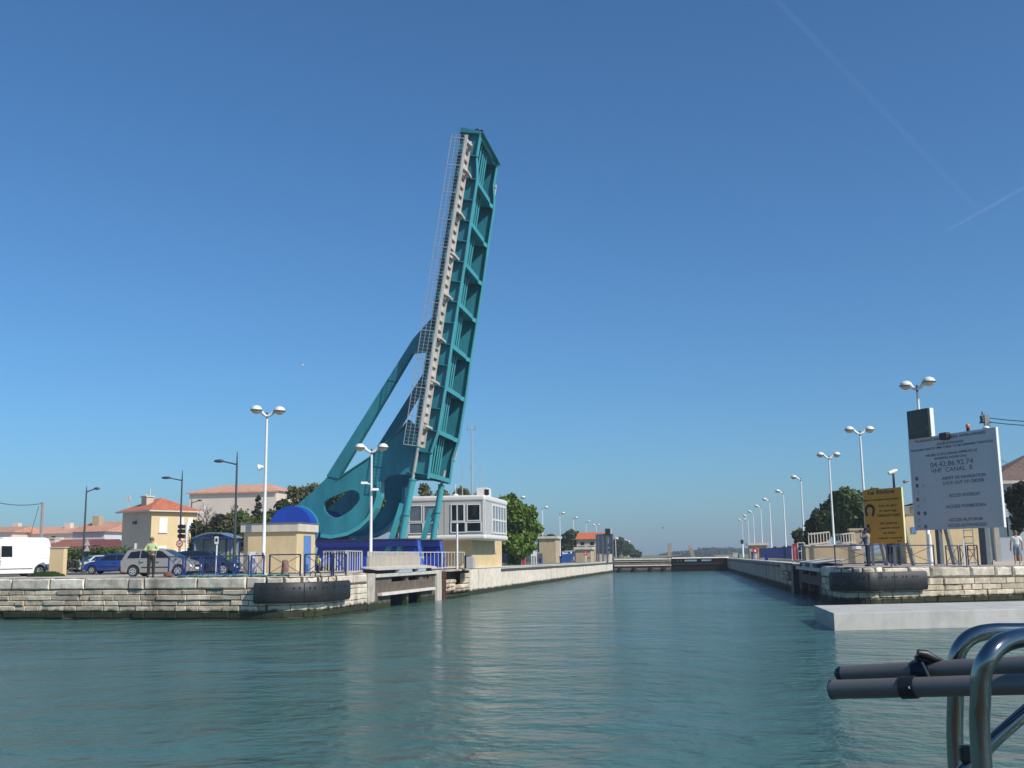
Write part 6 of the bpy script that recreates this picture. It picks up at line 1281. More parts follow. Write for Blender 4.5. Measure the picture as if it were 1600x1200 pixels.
# orange-roofed house and the back of a screen board
y = 165; x0, x1 = gx(899, y, 5), gx(953, y, 5); ze, zr_ = zh(920, 842.5, y), zh(920, 832, y+4); o = ((x0+x1)/2, y+4, 1.5); t = thing('house', 'grey house with a plain orange tiled roof beyond the left lock wall', 'house', o)
mb = MB(o); mb.box((x0+.2, y, 1.2), (x1-.2, y+8, ze)); mb.build('wall', M_wallgrey, t); mb = MB(o); mb.add([(x0, y-.4, ze), (x1, y-.4, ze), (x1, y+8.4, ze), (x0, y+8.4, ze), (x0, y+4, zr_), (x1, y+4, zr_)], [(0, 1, 5, 4), (2, 3, 4, 5), (1, 2, 5), (3, 0, 4), (3, 2, 1, 0)]); mb.build('roof', mat('orange pantiles', (.50, .13, .05), .85, var=.1), t)
for px in (910, 925): mb = MB(o); xq = gx(px, y, 5); mb.box((xq-.3, y-.04, zh(px, 852, y)), (xq+.3, y-.003, zh(px, 847, y))); w_ = mb.build('window', M_glass, t); mb = MB(o); mb.box((xq-.45, y-.1, zh(px, 852.8, y)), (xq+.45, y-.003, zh(px, 852.1, y))); mb.build('sill', M_white, w_)
y = 146; x0, x1 = gx(932, y, 4), gx(958, y, 4); zt_, zb_ = zh(945, 835, y), zh(945, 865, y); o = ((x0+x1)/2, y, 1.5); t = thing('signboard', 'back of a grey steel-framed signboard with a black screen on top, far left bank', 'signboard', o)
mb = MB(o); mb.box((x0, y, zb_), (x1, y+.1, zt_)); mb.build('board', mat('blue grey board back', (.20, .24, .30), .6), t); mb = MB(o)
for f in (.0, .12, .38, .64, .98): xx = x0+(x1-x0)*f; mb.bar((xx, y-.12, 1.3), (xx, y-.12, zt_), .2)
for z in (zb_, (zb_+zt_)/2, zt_, zb_+(zt_-zb_)*.25): mb.bar((x0, y-.1, z), (x1, y-.1, z), .14)
mb.build('frame', M_col, t); mb = MB(o); mb.box((gx(946, y, 5), y-.3, zt_+.05), (gx(956, y, 5), y+.5, zh(950, 826, y))); sc_ = mb.build('screen_box', M_panel, t); mb = MB(o); mb.box((gx(946, y, 5), y-.36, zt_+.05), (gx(954, y, 5), y-.302, zh(950, 826, y))); mb.build('screen', M_dark, sc_)
boxthing('kiosk', 'pale concrete block at the end of the left lock wall', 942, 952, 866, 876, 150, M_conc, 'block', .8)
# ================================================================== HOUSES on the left
def hip_house(name, label, pl, pm, pr, ym, ang, l1, l2, py_eave, py_apex, wl, wr, roofm, ridge=.0, z0=1.3):
    """corner seen at column pm, depth ym; left face runs back at ang, right face square to it"""
    zc = zh(pm, py_eave, ym); M_ = np.array((gx(pm, ym, zc), ym)); a = rad(ang); dl = np.array((-math.cos(a), math.sin(a))); dr = np.array((math.sin(a), math.cos(a)))
    Lp, Rp = M_+dl*l1, M_+dr*l2; Bp = M_+dl*l1+dr*l2; o = ((Lp+Rp)[0]/2, (Lp+Rp)[1]/2, z0); t = thing(name, label, 'house', o)
    mb = MB(o); mb.hexa([(p[0], p[1], z0) for p in (M_, Rp, Bp, Lp)]+[(p[0], p[1], zc) for p in (M_, Rp, Bp, Lp)]); mb.build('wall', wl, t)
    ov = .5; e = [M_-dl*ov-dr*ov, Rp-dl*ov+dr*ov, Bp+dl*ov+dr*ov, Lp+dl*ov-dr*ov]; c = (M_+Bp)/2; zt_ = zh(pm, py_apex, ym+l1*.4)
    r0, r1 = c-dl*ridge*l1, c+dl*ridge*l1
    mb = MB(o); mb.add([(p[0], p[1], zc) for p in e]+[(r0[0], r0[1], zt_), (r1[0], r1[1], zt_)], [(0, 1, 4), (1, 2, 5, 4), (2, 3, 5), (3, 0, 4, 5), (3, 2, 1, 0)]); rf = mb.build('roof', roofm, t)
    mb = MB(o)
    for p, q_ in ((e[0], e[1]), (e[0], e[3])): mb.bar((p[0], p[1], zc-.08), (q_[0], q_[1], zc-.08), .12, .14)
    mb.build('gutter', M_fascia, rf)
    return t, o, M_, dl, dr, zc, zt_, rf
t, o, M_, dl, dr, zc, zt_, rf = hip_house('house', 'two-storey cream house, shaded side painted grey, with an orange hipped roof and a chimney', 162, 237, 280, 100, 30, 5.6, 5.3, 797, 776.5, M_wallgrey, M_wallcream, M_roof, .0)
mb = MB(o); nL = np.array((-dr[0], -dr[1])); nR = -dl   # outward normals of left and right face
q0 = M_+dr*.0+nR*.01
mb.hexa([(M_[0]+nR[0]*.002, M_[1]+nR[1]*.002, 1.3), (M_[0]+nR[0]*.03, M_[1]+nR[1]*.03, 1.3), (M_[0]+dr[0]*5.3+nR[0]*.03, M_[1]+dr[1]*5.3+nR[1]*.03, 1.3), (M_[0]+dr[0]*5.3+nR[0]*.002, M_[1]+dr[1]*5.3+nR[1]*.002, 1.3)]+[(a, b, zc-.2) for a, b in ((M_[0]+nR[0]*.002, M_[1]+nR[1]*.002), (M_[0]+nR[0]*.03, M_[1]+nR[1]*.03), (M_[0]+dr[0]*5.3+nR[0]*.03, M_[1]+dr[1]*5.3+nR[1]*.03), (M_[0]+dr[0]*5.3+nR[0]*.002, M_[1]+dr[1]*5.3+nR[1]*.002))]); mb.build('sunlit_facade', M_wallcream, t)  # cream sheet over the greyer wall: sun on this face painted in
def rwin(s0, s1, z0, z1, nm='shutter', m=M_white, off=.08):
    mb = MB(o); a, b = M_+dr*s0, M_+dr*s1; mb.hexa([(p[0], p[1], z0) for p in (a+nR*.03, a+nR*off, b+nR*off, b+nR*.03)]+[(p[0], p[1], z1) for p in (a+nR*.03, a+nR*off, b+nR*off, b+nR*.03)]); w_ = mb.build(nm, m, t)
    mb = MB(o); mb.hexa([(p[0], p[1], z0-.12) for p in (a-dr*.08+nR*.03, a-dr*.08+nR*(off+.08), b+dr*.08+nR*(off+.08), b+dr*.08+nR*.03)]+[(p[0], p[1], z0-.02) for p in (a-dr*.08+nR*.03, a-dr*.08+nR*(off+.08), b+dr*.08+nR*(off+.08), b+dr*.08+nR*.03)]); mb.build('sill', M_trim, w_)
rwin(.9, 1.8, zc-2.2, zc-.75); rwin(3.1, 3.75, zc-2.0, zc-.7); rwin(4.2, 4.8, zc-2.0, zc-.7); rwin(.9, 1.8, 2.2, 4.0); rwin(2.9, 5.0, 1.5, 3.2, 'garage_door', mat('violet grey door', (.10, .09, .13), .7), .05)
mb = MB(o); a, b = M_+dr*2.8+nR*.03, M_+dr*5.2+nR*.03; mb.hexa([(p[0], p[1], z) for p, z in ((a, 3.5), (a+nR*.9, 3.2), (b+nR*.9, 3.2), (b, 3.5), (a, 3.6), (a+nR*.9, 3.3), (b+nR*.9, 3.3), (b, 3.6))]); mb.build('awning', M_trim, t)
c = M_+dl*2.9+dr*1.2; mb = MB(o); zc2 = zh(211, 776, 101); mb.cbox((c[0], c[1], (zc+.2+zc2)/2), (1.0, .8, zc2-zc-.2), -rad(30)); ch_ = mb.build('chimney', M_wallgrey, rf); mb = MB(o); mb.cbox((c[0], c[1], zc2+.06), (1.2, 1.0, .12), -rad(30)); mb.cyl((c[0]+.25, c[1], zc2), (c[0]+.25, c[1], zc2+.9), .07, n=8); mb.cyl((c[0]-.2, c[1], zc2), (c[0]-.2, c[1], zc2+.35), .1, n=8); mb.build('chimney_pot', M_fascia, ch_)
for zz in (zc-1.2, 3.4): mb = MB(o); p = M_+dl*2.9+nL*.15; mb.cbox((p[0], p[1], zz), (.35, .3, .3), 0); mb.build('wall_lantern', M_streetlamp, t)
mb = MB(o); p = M_+dl*2.6+nL*.1; mb.bar((p[0], p[1], 1.4), (p[0], p[1], 4.3), .18); mb.build('downpipe', M_white, t)
mb = MB(o); p = c-np.array((3.0, 0)); mb.bar((p[0], p[1]+1.5, zc), (p[0], p[1]+1.5, zc+1.5), .04); mb.box((p[0]-.2, p[1]+1.4, zc+1.3), (p[0]+.2, p[1]+1.5, zc+1.8)); mb.build('aerial', M_greyw, t)
# long low houses at the far left
def gable(label, p0, p1, y, pye, pyr, wm, rm, d=9, z0=1.3, wins=()):
    x0, x1 = gx(p0, y, 4), gx(p1, y, 4); ze, zr_ = zh((p0+p1)/2, pye, y), zh((p0+p1)/2, pyr, y+d/2); o = ((x0+x1)/2, y+d/2, z0); t = thing('house', label, 'house', o)
    mb = MB(o); mb.box((x0, y, z0), (x1, y+d, ze)); mb.build('wall', wm, t); mb = MB(o); mb.add([(x0-.4, y-.4, ze), (x1+.4, y-.4, ze), (x1+.4, y+d+.4, ze), (x0-.4, y+d+.4, ze), (x0-.4, y+d/2, zr_), (x1+.4, y+d/2, zr_)], [(0, 1, 5, 4), (2, 3, 4, 5), (1, 2, 5), (3, 0, 4), (3, 2, 1, 0)]); r = mb.build('roof', rm, t)
    for (px, pa, pb, m) in wins: mb = MB(o); xq = gx(px, y, 3); mb.box((xq-.35, y-.05, zh(px, pb, y)), (xq+.35, y-.003, zh(px, pa, y))); mb.build('window', m, t)
    return t, o, r
t, o, r = gable('long low house with a pale pink tiled roof behind the van', 22, 113, 150, 834, 823.5, M_wallpink, M_roofpale, 10, wins=((82, 838, 850, M_glass), (95, 839, 850, M_white)))
for px in (27, 126): 
    mb = MB(o); c = ony(px if px < 100 else 108, 820, 154); mb.box((c[0]-.5, 153.5, c[2]-1.5), (c[0]+.5, 154.5, c[2]+.3)); mb.build('chimney', M_wallpink, r)
gable('small house end with a red tiled roof at the left edge', -40, 17, 146, 832, 823.5, M_wallpink, M_rooffaded, 8)
t, o, r = gable('white house with an orange tiled roof beside the two-storey house', 112, 162, 118, 831, 816, mat('white blue render', (.52, .56, .58), .9, var=.05), M_rooffaded, 9)
mb = MB(o); c = ony(153, 812, 121); mb.box((c[0]-.45, 120.5, c[2]-2), (c[0]+.45, 121.5, c[2]+.45)); mb.build('chimney', M_sand, r)
gable('low outbuilding with a dark red roof behind the hedge', 70, 128, 112, 854, 843, M_cream, tile_mat('dark red tiles', (.22, .06, .03), (.30, .10, .06)), 8)
gable('low shaded lean-to with a maroon roof beside the two-storey house', 128, 161, 106, 860, 843, mat('maroon wall', (.10, .035, .035), .8), mat('maroon roof', (.16, .05, .045), .8), 5)
y = 114; mb = MB((gx(79, y, 3), y, 2)); mb.box((gx(76, y, 3), y, 1.4), (gx(84, y, 3), y+1, zh(80, 842, y))); mb.box((gx(75.5, y, 3), y-.1, zh(80, 842, y)), (gx(84.5, y, 3), y+1.1, zh(80, 840, y))); tag(mb.build('chimney_stack', M_fascia), 'pale free-standing chimney stack before the low roofs', 'chimney')
# pale apartment block
y = 165; zc = zh(295, 770, y); x0 = gx(295, y, 10); x1 = gx(431, y, 10); o = ((x0+x1)/2, y+8, 1.4); t = thing('apartment_block', 'pale apartment block with a patchy orange tiled roof behind the bare trees', 'apartment block', o)
dp = 13.; k_ = (zh(431, 768, y)-zc)/(x1-x0)
mb = MB(o); mb.box((x0, y, 1.2), (x1, y+dp, zc)); mb.build('wall', M_wallpink, t); zr_ = zh(360, 758, y+dp/2)
mb = MB(o); mb.add([(x0-.4, y-.4, zc), (x1+.4, y-.4, zc), (x1+.4, y+dp+.4, zc), (x0-.4, y+dp+.4, zc), (x0+3.0, y+dp/2, zr_), (x1-4, y+dp/2, zr_)], [(0, 1, 5, 4), (2, 3, 4, 5), (1, 2, 5), (3, 0, 4), (3, 2, 1, 0)]); rf = mb.build('roof', M_rooforange, t)
mb = MB(o); mb.box((x0-.45, y-.45, zc-.25), (x1+.45, y-.4, zc)); mb.build('eaves', M_roofpale, rf)
mb = MB(o); xq = gx(320, y, 8); mb.box((xq-.35, y-.05, zh(320, 796, y)), (xq+.35, y-.003, zh(320, 790, y))); mb.build('window', M_white, t)
y2 = y+dp; x2 = x1-.5; x3 = gx(458, y2+2, 10); mb = MB(o); mb.box((x2, y2-9, 1.2), (x3, y2+6, zh(445, 772, y2-6))); mb.build('wing', mat('sunlit wing render', (.68, .62, .54), .9, var=.05), t); z_ = zh(445, 772, y2-6); mb = MB(o); mb.add([(x2-.3, y2-9.3, z_), (x3+.3, y2-9.3, z_), (x3+.3, y2+6, z_), (x2-.3, y2+6, z_), (x2, y2-1, z_+1.5), (x3-1, y2-1, z_+1.2)], [(0, 1, 5, 4), (2, 3, 4, 5), (1, 2, 5), (3, 0, 4), (3, 2, 1, 0)]); mb.build('wing_roof', M_rooforange, t)  # whiter render paints the sunlight falling on this end of the block
for i, px in enumerate((437, 443, 450)):
    mb = MB(o); xq = gx(px, y2-9, 8)
    for py in (776, 786, 797): mb.box((xq-.3, y2-9.06, zh(px, py+3, y2-9)), (xq+.3, y2-9.003, zh(px, py-2, y2-9)))
    mb.build('window', M_glassb, t)
# ================================================================== VEGETATION
def leaves(mb_v, blobs, n, size, rng, squash=1.0, fill=.45, flat=.0):
    W_ = np.array([b[3]*b[4]+b[3]*b[5] for b in blobs]); W_ = W_/W_.sum(); idx = rng.choice(len(blobs), n, p=W_)
    B = np.array(blobs)[idx]; d = rng.normal(size=(n, 3)); d /= np.linalg.norm(d, axis=1)[:, None]; rr = (1-fill*rng.random(n)**1.6)*(1+.10*rng.normal(size=n))
    # clumps: thin out some directions so the sky shows through
    c = B[:, :3]+d*B[:, 3:6]*rr[:, None]; a = rng.normal(size=(n, 3)); a /= np.linalg.norm(a, axis=1)[:, None]; b = np.cross(a, rng.normal(size=(n, 3))); b /= np.linalg.norm(b, axis=1)[:, None]
    s = size*(.5+rng.random(n)); a *= (s*.5)[:, None]; b *= (s*.5*.7)[:, None]
    v = np.stack([c-a, c-b*.9, c+a, c+b*.9], 1).reshape(-1, 3); return v
def leaf_obj(name, v, m, parent):
    n = len(v)//4; me = bpy.data.meshes.new(name); me.vertices.add(n*4); me.vertices.foreach_set('co', v.astype(np.float32).ravel()); me.loops.add(n*4); me.loops.foreach_set('vertex_index', np.arange(n*4, dtype=np.int32)); me.polygons.add(n); me.polygons.foreach_set('loop_start', np.arange(0, n*4, 4, dtype=np.int32)); me.polygons.foreach_set('loop_total', np.full(n, 4, dtype=np.int32)); me.update(); me.validate(); me.materials.append(m)
    o = bpy.data.objects.new(name, me); col.objects.link(o); o.parent = parent; return o
def tree(name, label, base, blobs, n, size, m, trunk_r=.18, seed=1, group=None, cat='tree', limbs=7, bark=None, sub=5, fill=.45, stem=None):
    rng_ = np.random.default_rng(seed); r2 = random.Random(seed); t = thing(name, label, cat, base, 0, group)
    bl = []
    for (x, y, z, rx, ry, rz) in blobs:      # break every mass into uneven clumps
        bl.append((x, y, z, rx*.72, ry*.72, rz*.72))
        for _ in range(sub):
            d = rng_.normal(size=3); d /= np.linalg.norm(d); k = .25+.25*rng_.random(); bl.append((x+d[0]*rx*.72, y+d[1]*ry*.72, z+d[2]*rz*.72, rx*k, ry*k, rz*k*.9))
    v = leaves(None, bl, n, size, rng_, fill=fill); leaf_obj('crown' if cat == 'tree' else 'foliage', v, m, t)
    if trunk_r:
        mb = MB(); top = max(b[2] for b in blobs); 
        mb.tube([(0, 0, -.2), (r2.uniform(-.1, .1), 0, top*.3), (r2.uniform(-.2, .2), r2.uniform(-.2, .2), top*.6), (blobs[0][0]*.5, blobs[0][1]*.5, top*.95)], [trunk_r*1.3, trunk_r, trunk_r*.7, trunk_r*.2], n=8)
        for i in range(limbs):
            b = bl[r2.randrange(len(bl))]; h0 = top*r2.uniform(.25, .6); mb.tube([(0, 0, h0), (b[0]*.5, b[1]*.5, h0+(b[2]-h0)*.6), (b[0], b[1], b[2]+b[5]*.4)], [trunk_r*.5, trunk_r*.32, trunk_r*.10], n=6)
        mb.build('trunk', bark or M_bark, t, smooth=True)
    return t
Lf_bright = leaf_mat('bright green leaves', (.045, .085, .012), (.22, .33, .045)); Lf_dark = leaf_mat('dark green leaves', (.026, .044, .018), (.115, .155, .055)); Lf_mid = leaf_mat('mid green leaves', (.040, .068, .022), (.18, .25, .075)); Lf_olive = leaf_mat('olive leaves', (.07, .075, .032), (.24, .24, .11)); Lf_grey = leaf_mat('grey green leaves', (.10, .115, .075), (.22, .24, .16)); Lf_pine = leaf_mat('pine needles', (.010, .017, .009), (.045, .062, .026)); Lf_bush = leaf_mat('bush leaves', (.035, .042, .020), (.15, .155, .07)); Lf_far = leaf_mat('far wood leaves', (.035, .055, .028), (.12, .16, .07)); Lf_brown = leaf_mat('brown dry twigs', (.035, .028, .020), (.13, .10, .07)); Lf_hedge = leaf_mat('hedge leaves', (.018, .042, .008), (.10, .17, .03))
def px_tree(name, label, y, rects, n, size, m, zb=1.6, trunk_r=.2, seed=1, group=None, cat='tree', fill=.45, sub=5, depth=1.0, limbs=7, base_px=None):
    """rects: (px0, px1, py_top, py_bottom) masses as they measure in the photo, given real depth"""
    bl = []; xs = [(gx((a+b)/2, y, 5)) for a, b, c, d in rects]; bx = gx(base_px, y, 3) if base_px else sum(xs)/len(xs)
    for i, (a, b, c, d) in enumerate(rects):
        x0, x1 = gx(a, y, 5), gx(b, y, 5); z1, z0 = zh((a+b)/2, c, y), zh((a+b)/2, d, y); rx, rz = (x1-x0)/2, (z1-z0)/2; bl.append(((x0+x1)/2-bx, ((i % 3)-1)*rx*.4, (z0+z1)/2-zb, rx, max(rx, rz)*depth*.8, rz))
    return tree(name, label, (bx, y, zb), bl, n, size, m, trunk_r, seed, group, cat, limbs, fill=fill, sub=sub)
px_tree('broadleaf_tree', 'large bright green tree right of the control building', 96, [(772, 826, 769, 825), (790, 838, 782, 838), (800, 847, 800, 850), (780, 845, 832, 872), (776, 820, 845, 882), (770, 815, 800, 870)], 12500, .40, Lf_bright, zb=1.6, trunk_r=.3, seed=2)
px_tree('broadleaf_tree', 'bright green tree seen between the rocker plate and the rams', 88, [(590, 650, 765, 830), (600, 640, 745, 800)], 2600, .4, Lf_bright, seed=4)
for i, (a, b, c) in enumerate(((650, 684, 758), (676, 710, 762), (704, 742, 757), (735, 770, 766))): px_tree('broadleaf_tree', ('pale feathery tree showing above the left part of the control building roof', 'low olive treetop behind the far hydraulic ram', 'olive treetop behind the roof antennas', 'olive treetop beside the air conditioner')[i], 105+3*i, [(a, b, c, c+40)], 1500, .34, Lf_olive, seed=10+i, fill=.8, group='treetops behind the control building')
px_tree('broadleaf_tree', 'olive green tree behind the blue counterweight', 100, [(452, 500, 754, 815), (470, 515, 748, 800), (440, 480, 775, 830)], 5200, .36, Lf_olive, seed=21, fill=.7)
px_tree('broadleaf_tree', 'dark tree filling the gap behind the cream hut', 92, [(405, 455, 790, 850), (425, 470, 780, 830)], 3500, .36, Lf_dark, seed=22)
px_tree('broadleaf_tree', 'green tree seen through the oval hole of the rocker plate', 84, [(490, 590, 745, 840)], 3200, .36, Lf_mid, seed=23)
px_tree('bush', 'dark green bush mass behind the bus shelter', 84, [(300, 345, 815, 872), (330, 375, 800, 872), (362, 400, 806, 872)], 5500, .36, Lf_bush, zb=1.55, trunk_r=0, seed=24, cat='bush')
px_tree('bush', 'brown leafless thicket in front of the apartment block', 90, [(318, 350, 806, 850), (345, 385, 795, 850), (372, 402, 805, 850)], 3800, .26, Lf_brown, zb=1.55, trunk_r=0, seed=25, cat='bush', fill=.9)
px_tree('bush', 'green bush between the thicket and the cream hut', 88, [(368, 395, 790, 840), (392, 425, 800, 860)], 2600, .30, Lf_mid, zb=1.55, trunk_r=0, seed=26, cat='bush', fill=.6)
# conifer
y = 94; x = gx(402, y, 4); ht = zh(402, 773, y)-1.6; rng_ = np.random.default_rng(5); bl = [(0, 0, ht*(.25+.7*i/7), .25+1.5*(1-i/7.3), .25+1.5*(1-i/7.3), ht*.06) for i in range(8)]
tree('conifer_tree', 'small dark conifer standing in front of the apartment block', (x, y, 1.6), bl, 3000, .26, Lf_pine, .14, 31, sub=2)
# bare trees
def bare(label, px, y, pyt, seed, spread=1.0, m=None):
    x = gx(px, y, 4); H_ = zh(px, pyt, y)-1.55; r2 = random.Random(seed); t = thing('bare_tree', label, 'tree', (x, y, 1.55)); mb = MB(); tw = []
    def grow(p, d, L, r, k):
        q_ = p+d*L; mb.tube([p, p+d*L*.5+np.array((r2.uniform(-.1, .1), r2.uniform(-.1, .1), 0))*L*.5, q_], [r, r*.85, r*.65], n=5, cap=False)
        if k == 0: return
        for _ in range(3 if k > 1 else 4):
            e = d+np.array((r2.uniform(-.8, .8)*spread, r2.uniform(-.8, .8)*spread, r2.uniform(-.25, .5))); e /= np.linalg.norm(e); grow(p+d*L*r2.uniform(.55, 1), e, L*r2.uniform(.55, .8), r*.62, k-1)
    grow(np.zeros(3), np.array((0.02, 0, 1.)), H_*.34, .14, 5); mb.build('branches', m or mat('bare grey branches', (.13, .105, .085), .95, var=.25), t); return t
bare('bare grey tree in front of the left part of the apartment block', 325, 96, 778, 3); bare('thin bare tree behind the tall street lamp', 372, 100, 772, 8, .8); bare('low spreading bare tree above the bus shelter', 318, 92, 800, 12, 1.3); bare('leafless tree beside the lamp post with the loudspeaker', 437, 98, 768, 15, .9)
# hedge and bushes by the road
y = 88; x0, x1 = gx(104, y, 2), gx(205, y, 2); zt_ = zh(150, 858, y); rng_ = np.random.default_rng(9); t = thing('hedge', 'long green hedge in front of the two-storey house', 'hedge', ((x0+x1)/2, y, 1.6)); bl = [(x0+(x1-x0)*(i+.5)/14-(x0+x1)/2, 0, (zt_-1.6)*.5, (x1-x0)/22, .6, (zt_-1.6)*.58) for i in range(14)]; leaf_obj('foliage', leaves(None, bl, 5200, .22, rng_), Lf_hedge, t)
px_tree('bush', 'taller pale-tipped shrub at the right end of the hedge', 87, [(168, 200, 853, 872)], 900, .24, Lf_mid, zb=1.55, trunk_r=0, seed=41, cat='bush', fill=.8)
for i, (a, b, c) in enumerate(((103, 122, 871), (112, 131, 873))): px_tree('bush', ('rounded grey-green shrub beside the cream cabinet', 'rounded grey-green shrub beside the lamp pole')[i], 78, [(a, b, c, 889)], 1500, .14, Lf_grey, zb=1.55, trunk_r=0, seed=42+i, cat='bush', group='grey-green shrubs by the road')
# grass tuft beside the van
y = 63; rng_ = np.random.default_rng(3); xa_, xb_ = gx(60, y, 2), gx(98, y, 2); n = 2600; bx_ = xa_+(xb_-xa_)*rng_.random(n); by_ = y-1.2+1.6*rng_.random(n); hh = (.10+.22*rng_.random(n))*(.4+.8*np.sin(np.pi*(bx_-xa_)/(xb_-xa_))); th_ = rng_.normal(size=(n, 2))*.05
v = np.stack([np.stack([bx_-.03, by_, np.full(n, 1.56)], 1), np.stack([bx_+.03, by_, np.full(n, 1.56)], 1), np.stack([bx_+th_[:, 0]+.01, by_+th_[:, 1], 1.56+hh], 1), np.stack([bx_+th_[:, 0]-.01, by_+th_[:, 1], 1.56+hh], 1)], 1).reshape(-1, 3)
g_ = leaf_obj('grass_tuft', v, Lf_hedge, None); tag(g_, 'green grass tuft at the foot of the cream cabinet', 'grass', kind='stuff')
# far left bank trees
for i, (lab, y, rects, n) in enumerate((('far green tree behind the tan pump hut', 190, [(872, 905, 828, 868), (860, 885, 838, 868)], 2600), ('far dark tree with a flat top left of the orange roof', 200, [(885, 912, 826, 866)], 1800), ('rounded far tree at the end of the left bank', 320, [(956, 980, 836, 868), (952, 972, 845, 871), (966, 988, 846, 870)], 3600), ('lower far tree at the very end of the left bank', 340, [(975, 994, 850, 870), (984, 1001, 858, 871)], 2000), ('low dark trees beyond the flat roof of the tan pump hut', 210, [(838, 876, 836, 866)], 1600))):
    px_tree('far_tree', lab, y, rects, n, .7 if y < 250 else .9, Lf_far if i != 1 else Lf_mid, zb=1.4, trunk_r=.3 if y < 300 else .12, seed=50+i, group='trees along the left bank')
# right bank trees
for i, (lab, y, rects, n, s, m) in enumerate((('big dense green tree behind the terrace balustrade', 92, [(1295, 1350, 760, 830), (1318, 1385, 757, 830), (1290, 1340, 790, 855), (1340, 1390, 790, 855)], 11000, .38, Lf_mid), ('dark green tree left of the big one', 96, [(1262, 1310, 792, 850), (1275, 1320, 775, 840), (1255, 1290, 810, 862)], 6500, .38, Lf_dark), ('low dark tree beside the red rescue box', 110, [(1236, 1268, 822, 866)], 2600, .40, Lf_dark), ('small far round tree above the blue fence', 170, [(1220, 1240, 852, 868)], 900, .5, Lf_far), ('far low tree beside the tan hut on the right', 200, [(1199, 1216, 856, 869)], 900, .6, Lf_far))):
    px_tree('broadleaf_tree', lab, y, rects, n, s, m, zb=1.7, trunk_r=.25, seed=70+i, group='trees on the right bank')
px_tree('pine_tree', 'dark umbrella pine in front of the brown-roofed house', 74, [(1566, 1612, 750, 808), (1570, 1625, 775, 832), (1590, 1660, 760, 820)], 8000, .24, Lf_pine, zb=1.75, trunk_r=.2, seed=80, base_px=1589, fill=.6)
# far shore beyond the lock gate: a wood that reads as one mass
rng_ = np.random.default_rng(77); bl = []
for px in np.linspace(1042, 1245, 70):
    y = 900+rng_.uniform(-60, 60); x = gx(px, y, 3); top = 868-(3.0+8.0*min(1, (px-1040)/60.))*rng_.uniform(.75, 1.15); zt_ = zh(px, top, y); bl.append((x, y, 1.0+(zt_-1)*.45, 7.5, 12, max(1., (zt_-1)*.55)))
tag(leaf_obj('far_wood', leaves(None, bl, 9000, 2.2, rng_), leaf_mat('distant wood leaves', (.03, .05, .035), (.06, .09, .05)), None), 'distant low wood along the far right shore', 'wood', kind='stuff')
mb = MB(); mb.add([(gx(1040, 860, 1), 860, .0), (700, 860, 0), (700, 2000, 0), (gx(1040, 860, 1)-20, 2000, 0), (gx(1040, 860, 1), 862, 1.0), (700, 862, 1.0), (700, 2000, 1.5), (gx(1040, 860, 1)-20, 2000, 1.5)], [(0, 1, 5, 4), (4, 5, 6, 7), (3, 0, 4, 7)]); tag(mb.build('shore', M_grass), 'low far shore under the wood', 'shore', kind='structure')
# ================================================================== SKY THINGS
M_trail = bpy.data.materials.new('contrail ice'); M_trail.use_nodes = True; n_ = M_trail.node_tree.nodes; L_ = M_trail.node_tree.links; n_['Principled BSDF'].inputs['Base Color'].default_value = (.9, .9, .92, 1); n_['Principled BSDF'].inputs['Roughness'].default_value = 1
_al = n_.new('ShaderNodeMixShader'); _tp = n_.new('ShaderNodeBsdfTransparent'); _tl = n_.new('ShaderNodeBsdfTranslucent'); _tl.inputs[0].default_value = (1, 1, 1, 1); _ad = n_.new('ShaderNodeAddShader'); L_.new(n_['Principled BSDF'].outputs[0], _ad.inputs[0]); L_.new(_tl.outputs[0], _ad.inputs[1]); L_.new(_tp.outputs[0], _al.inputs[1]); L_.new(_ad.outputs[0], _al.inputs[2]); L_.new(_al.outputs[0], n_['Material Output'].inputs[0])
lw = n_.new('ShaderNodeLayerWeight'); lw.inputs[0].default_value = .5; nz = n_.new('ShaderNodeTexNoise'); tc = n_.new('ShaderNodeTexCoord'); L_.new(tc.outputs['Object'], nz.inputs['Vector']); nz.inputs['Scale'].default_value = .004
L_.new(mathn(n_, L_, 'MULTIPLY', mathn(n_, L_, 'MULTIPLY', mathn(n_, L_, 'SUBTRACT', 1., lw.outputs['Facing']), .022), mathn(n_, L_, 'ADD', nz.outputs['Fac'], .4)), _al.inputs[0])
for (a, b, r, lab) in (((1195, -20), (1532, 332), 20, 'long faint contrail running down to the right'), ((1480, 360), (1606, 290), 22, 'short faint contrail crossing the long one')):
    A, B = onz(*a, 9000), onz(*b, 9000); o_ = (A+B)/2; mb = MB(o_); mb.tube([A+(B-A)*f for f in np.linspace(0, 1, 8)], [r*2, r*2.2, r*2.4, r*2.5, r*2.7, r*2.9, r*3.0, r*3.2], n=14, cap=False); tag(mb.build('contrail', M_trail, smooth=True), lab, 'contrail')
def bird(label, px, py, y, sp, m):
    c = ony(px, py, y); t = thing('bird', label, 'bird', c); mb = MB(c); mb.sphere(c, (.22*sp, .08*sp, .07*sp), 8, 6); mb.add([c+np.array(p)*sp for p in ((.1, 0, .02), (-.08, 0, .02), (-.12, -.55, .16), (.0, -.55, .18))], [(0, 1, 2, 3)]); mb.add([c+np.array(p)*sp for p in ((.1, 0, .02), (-.08, 0, .02), (-.12, .55, .16), (.0, .55, .18))], [(0, 1, 2, 3)]); mb.build('body', m, t)
bird('small white gull flying left of the raised bridge', 472, 570, 150, 1.3, M_white); bird('small grey gull low over the lock gates', 1036, 825, 240, 1.2, M_stay)
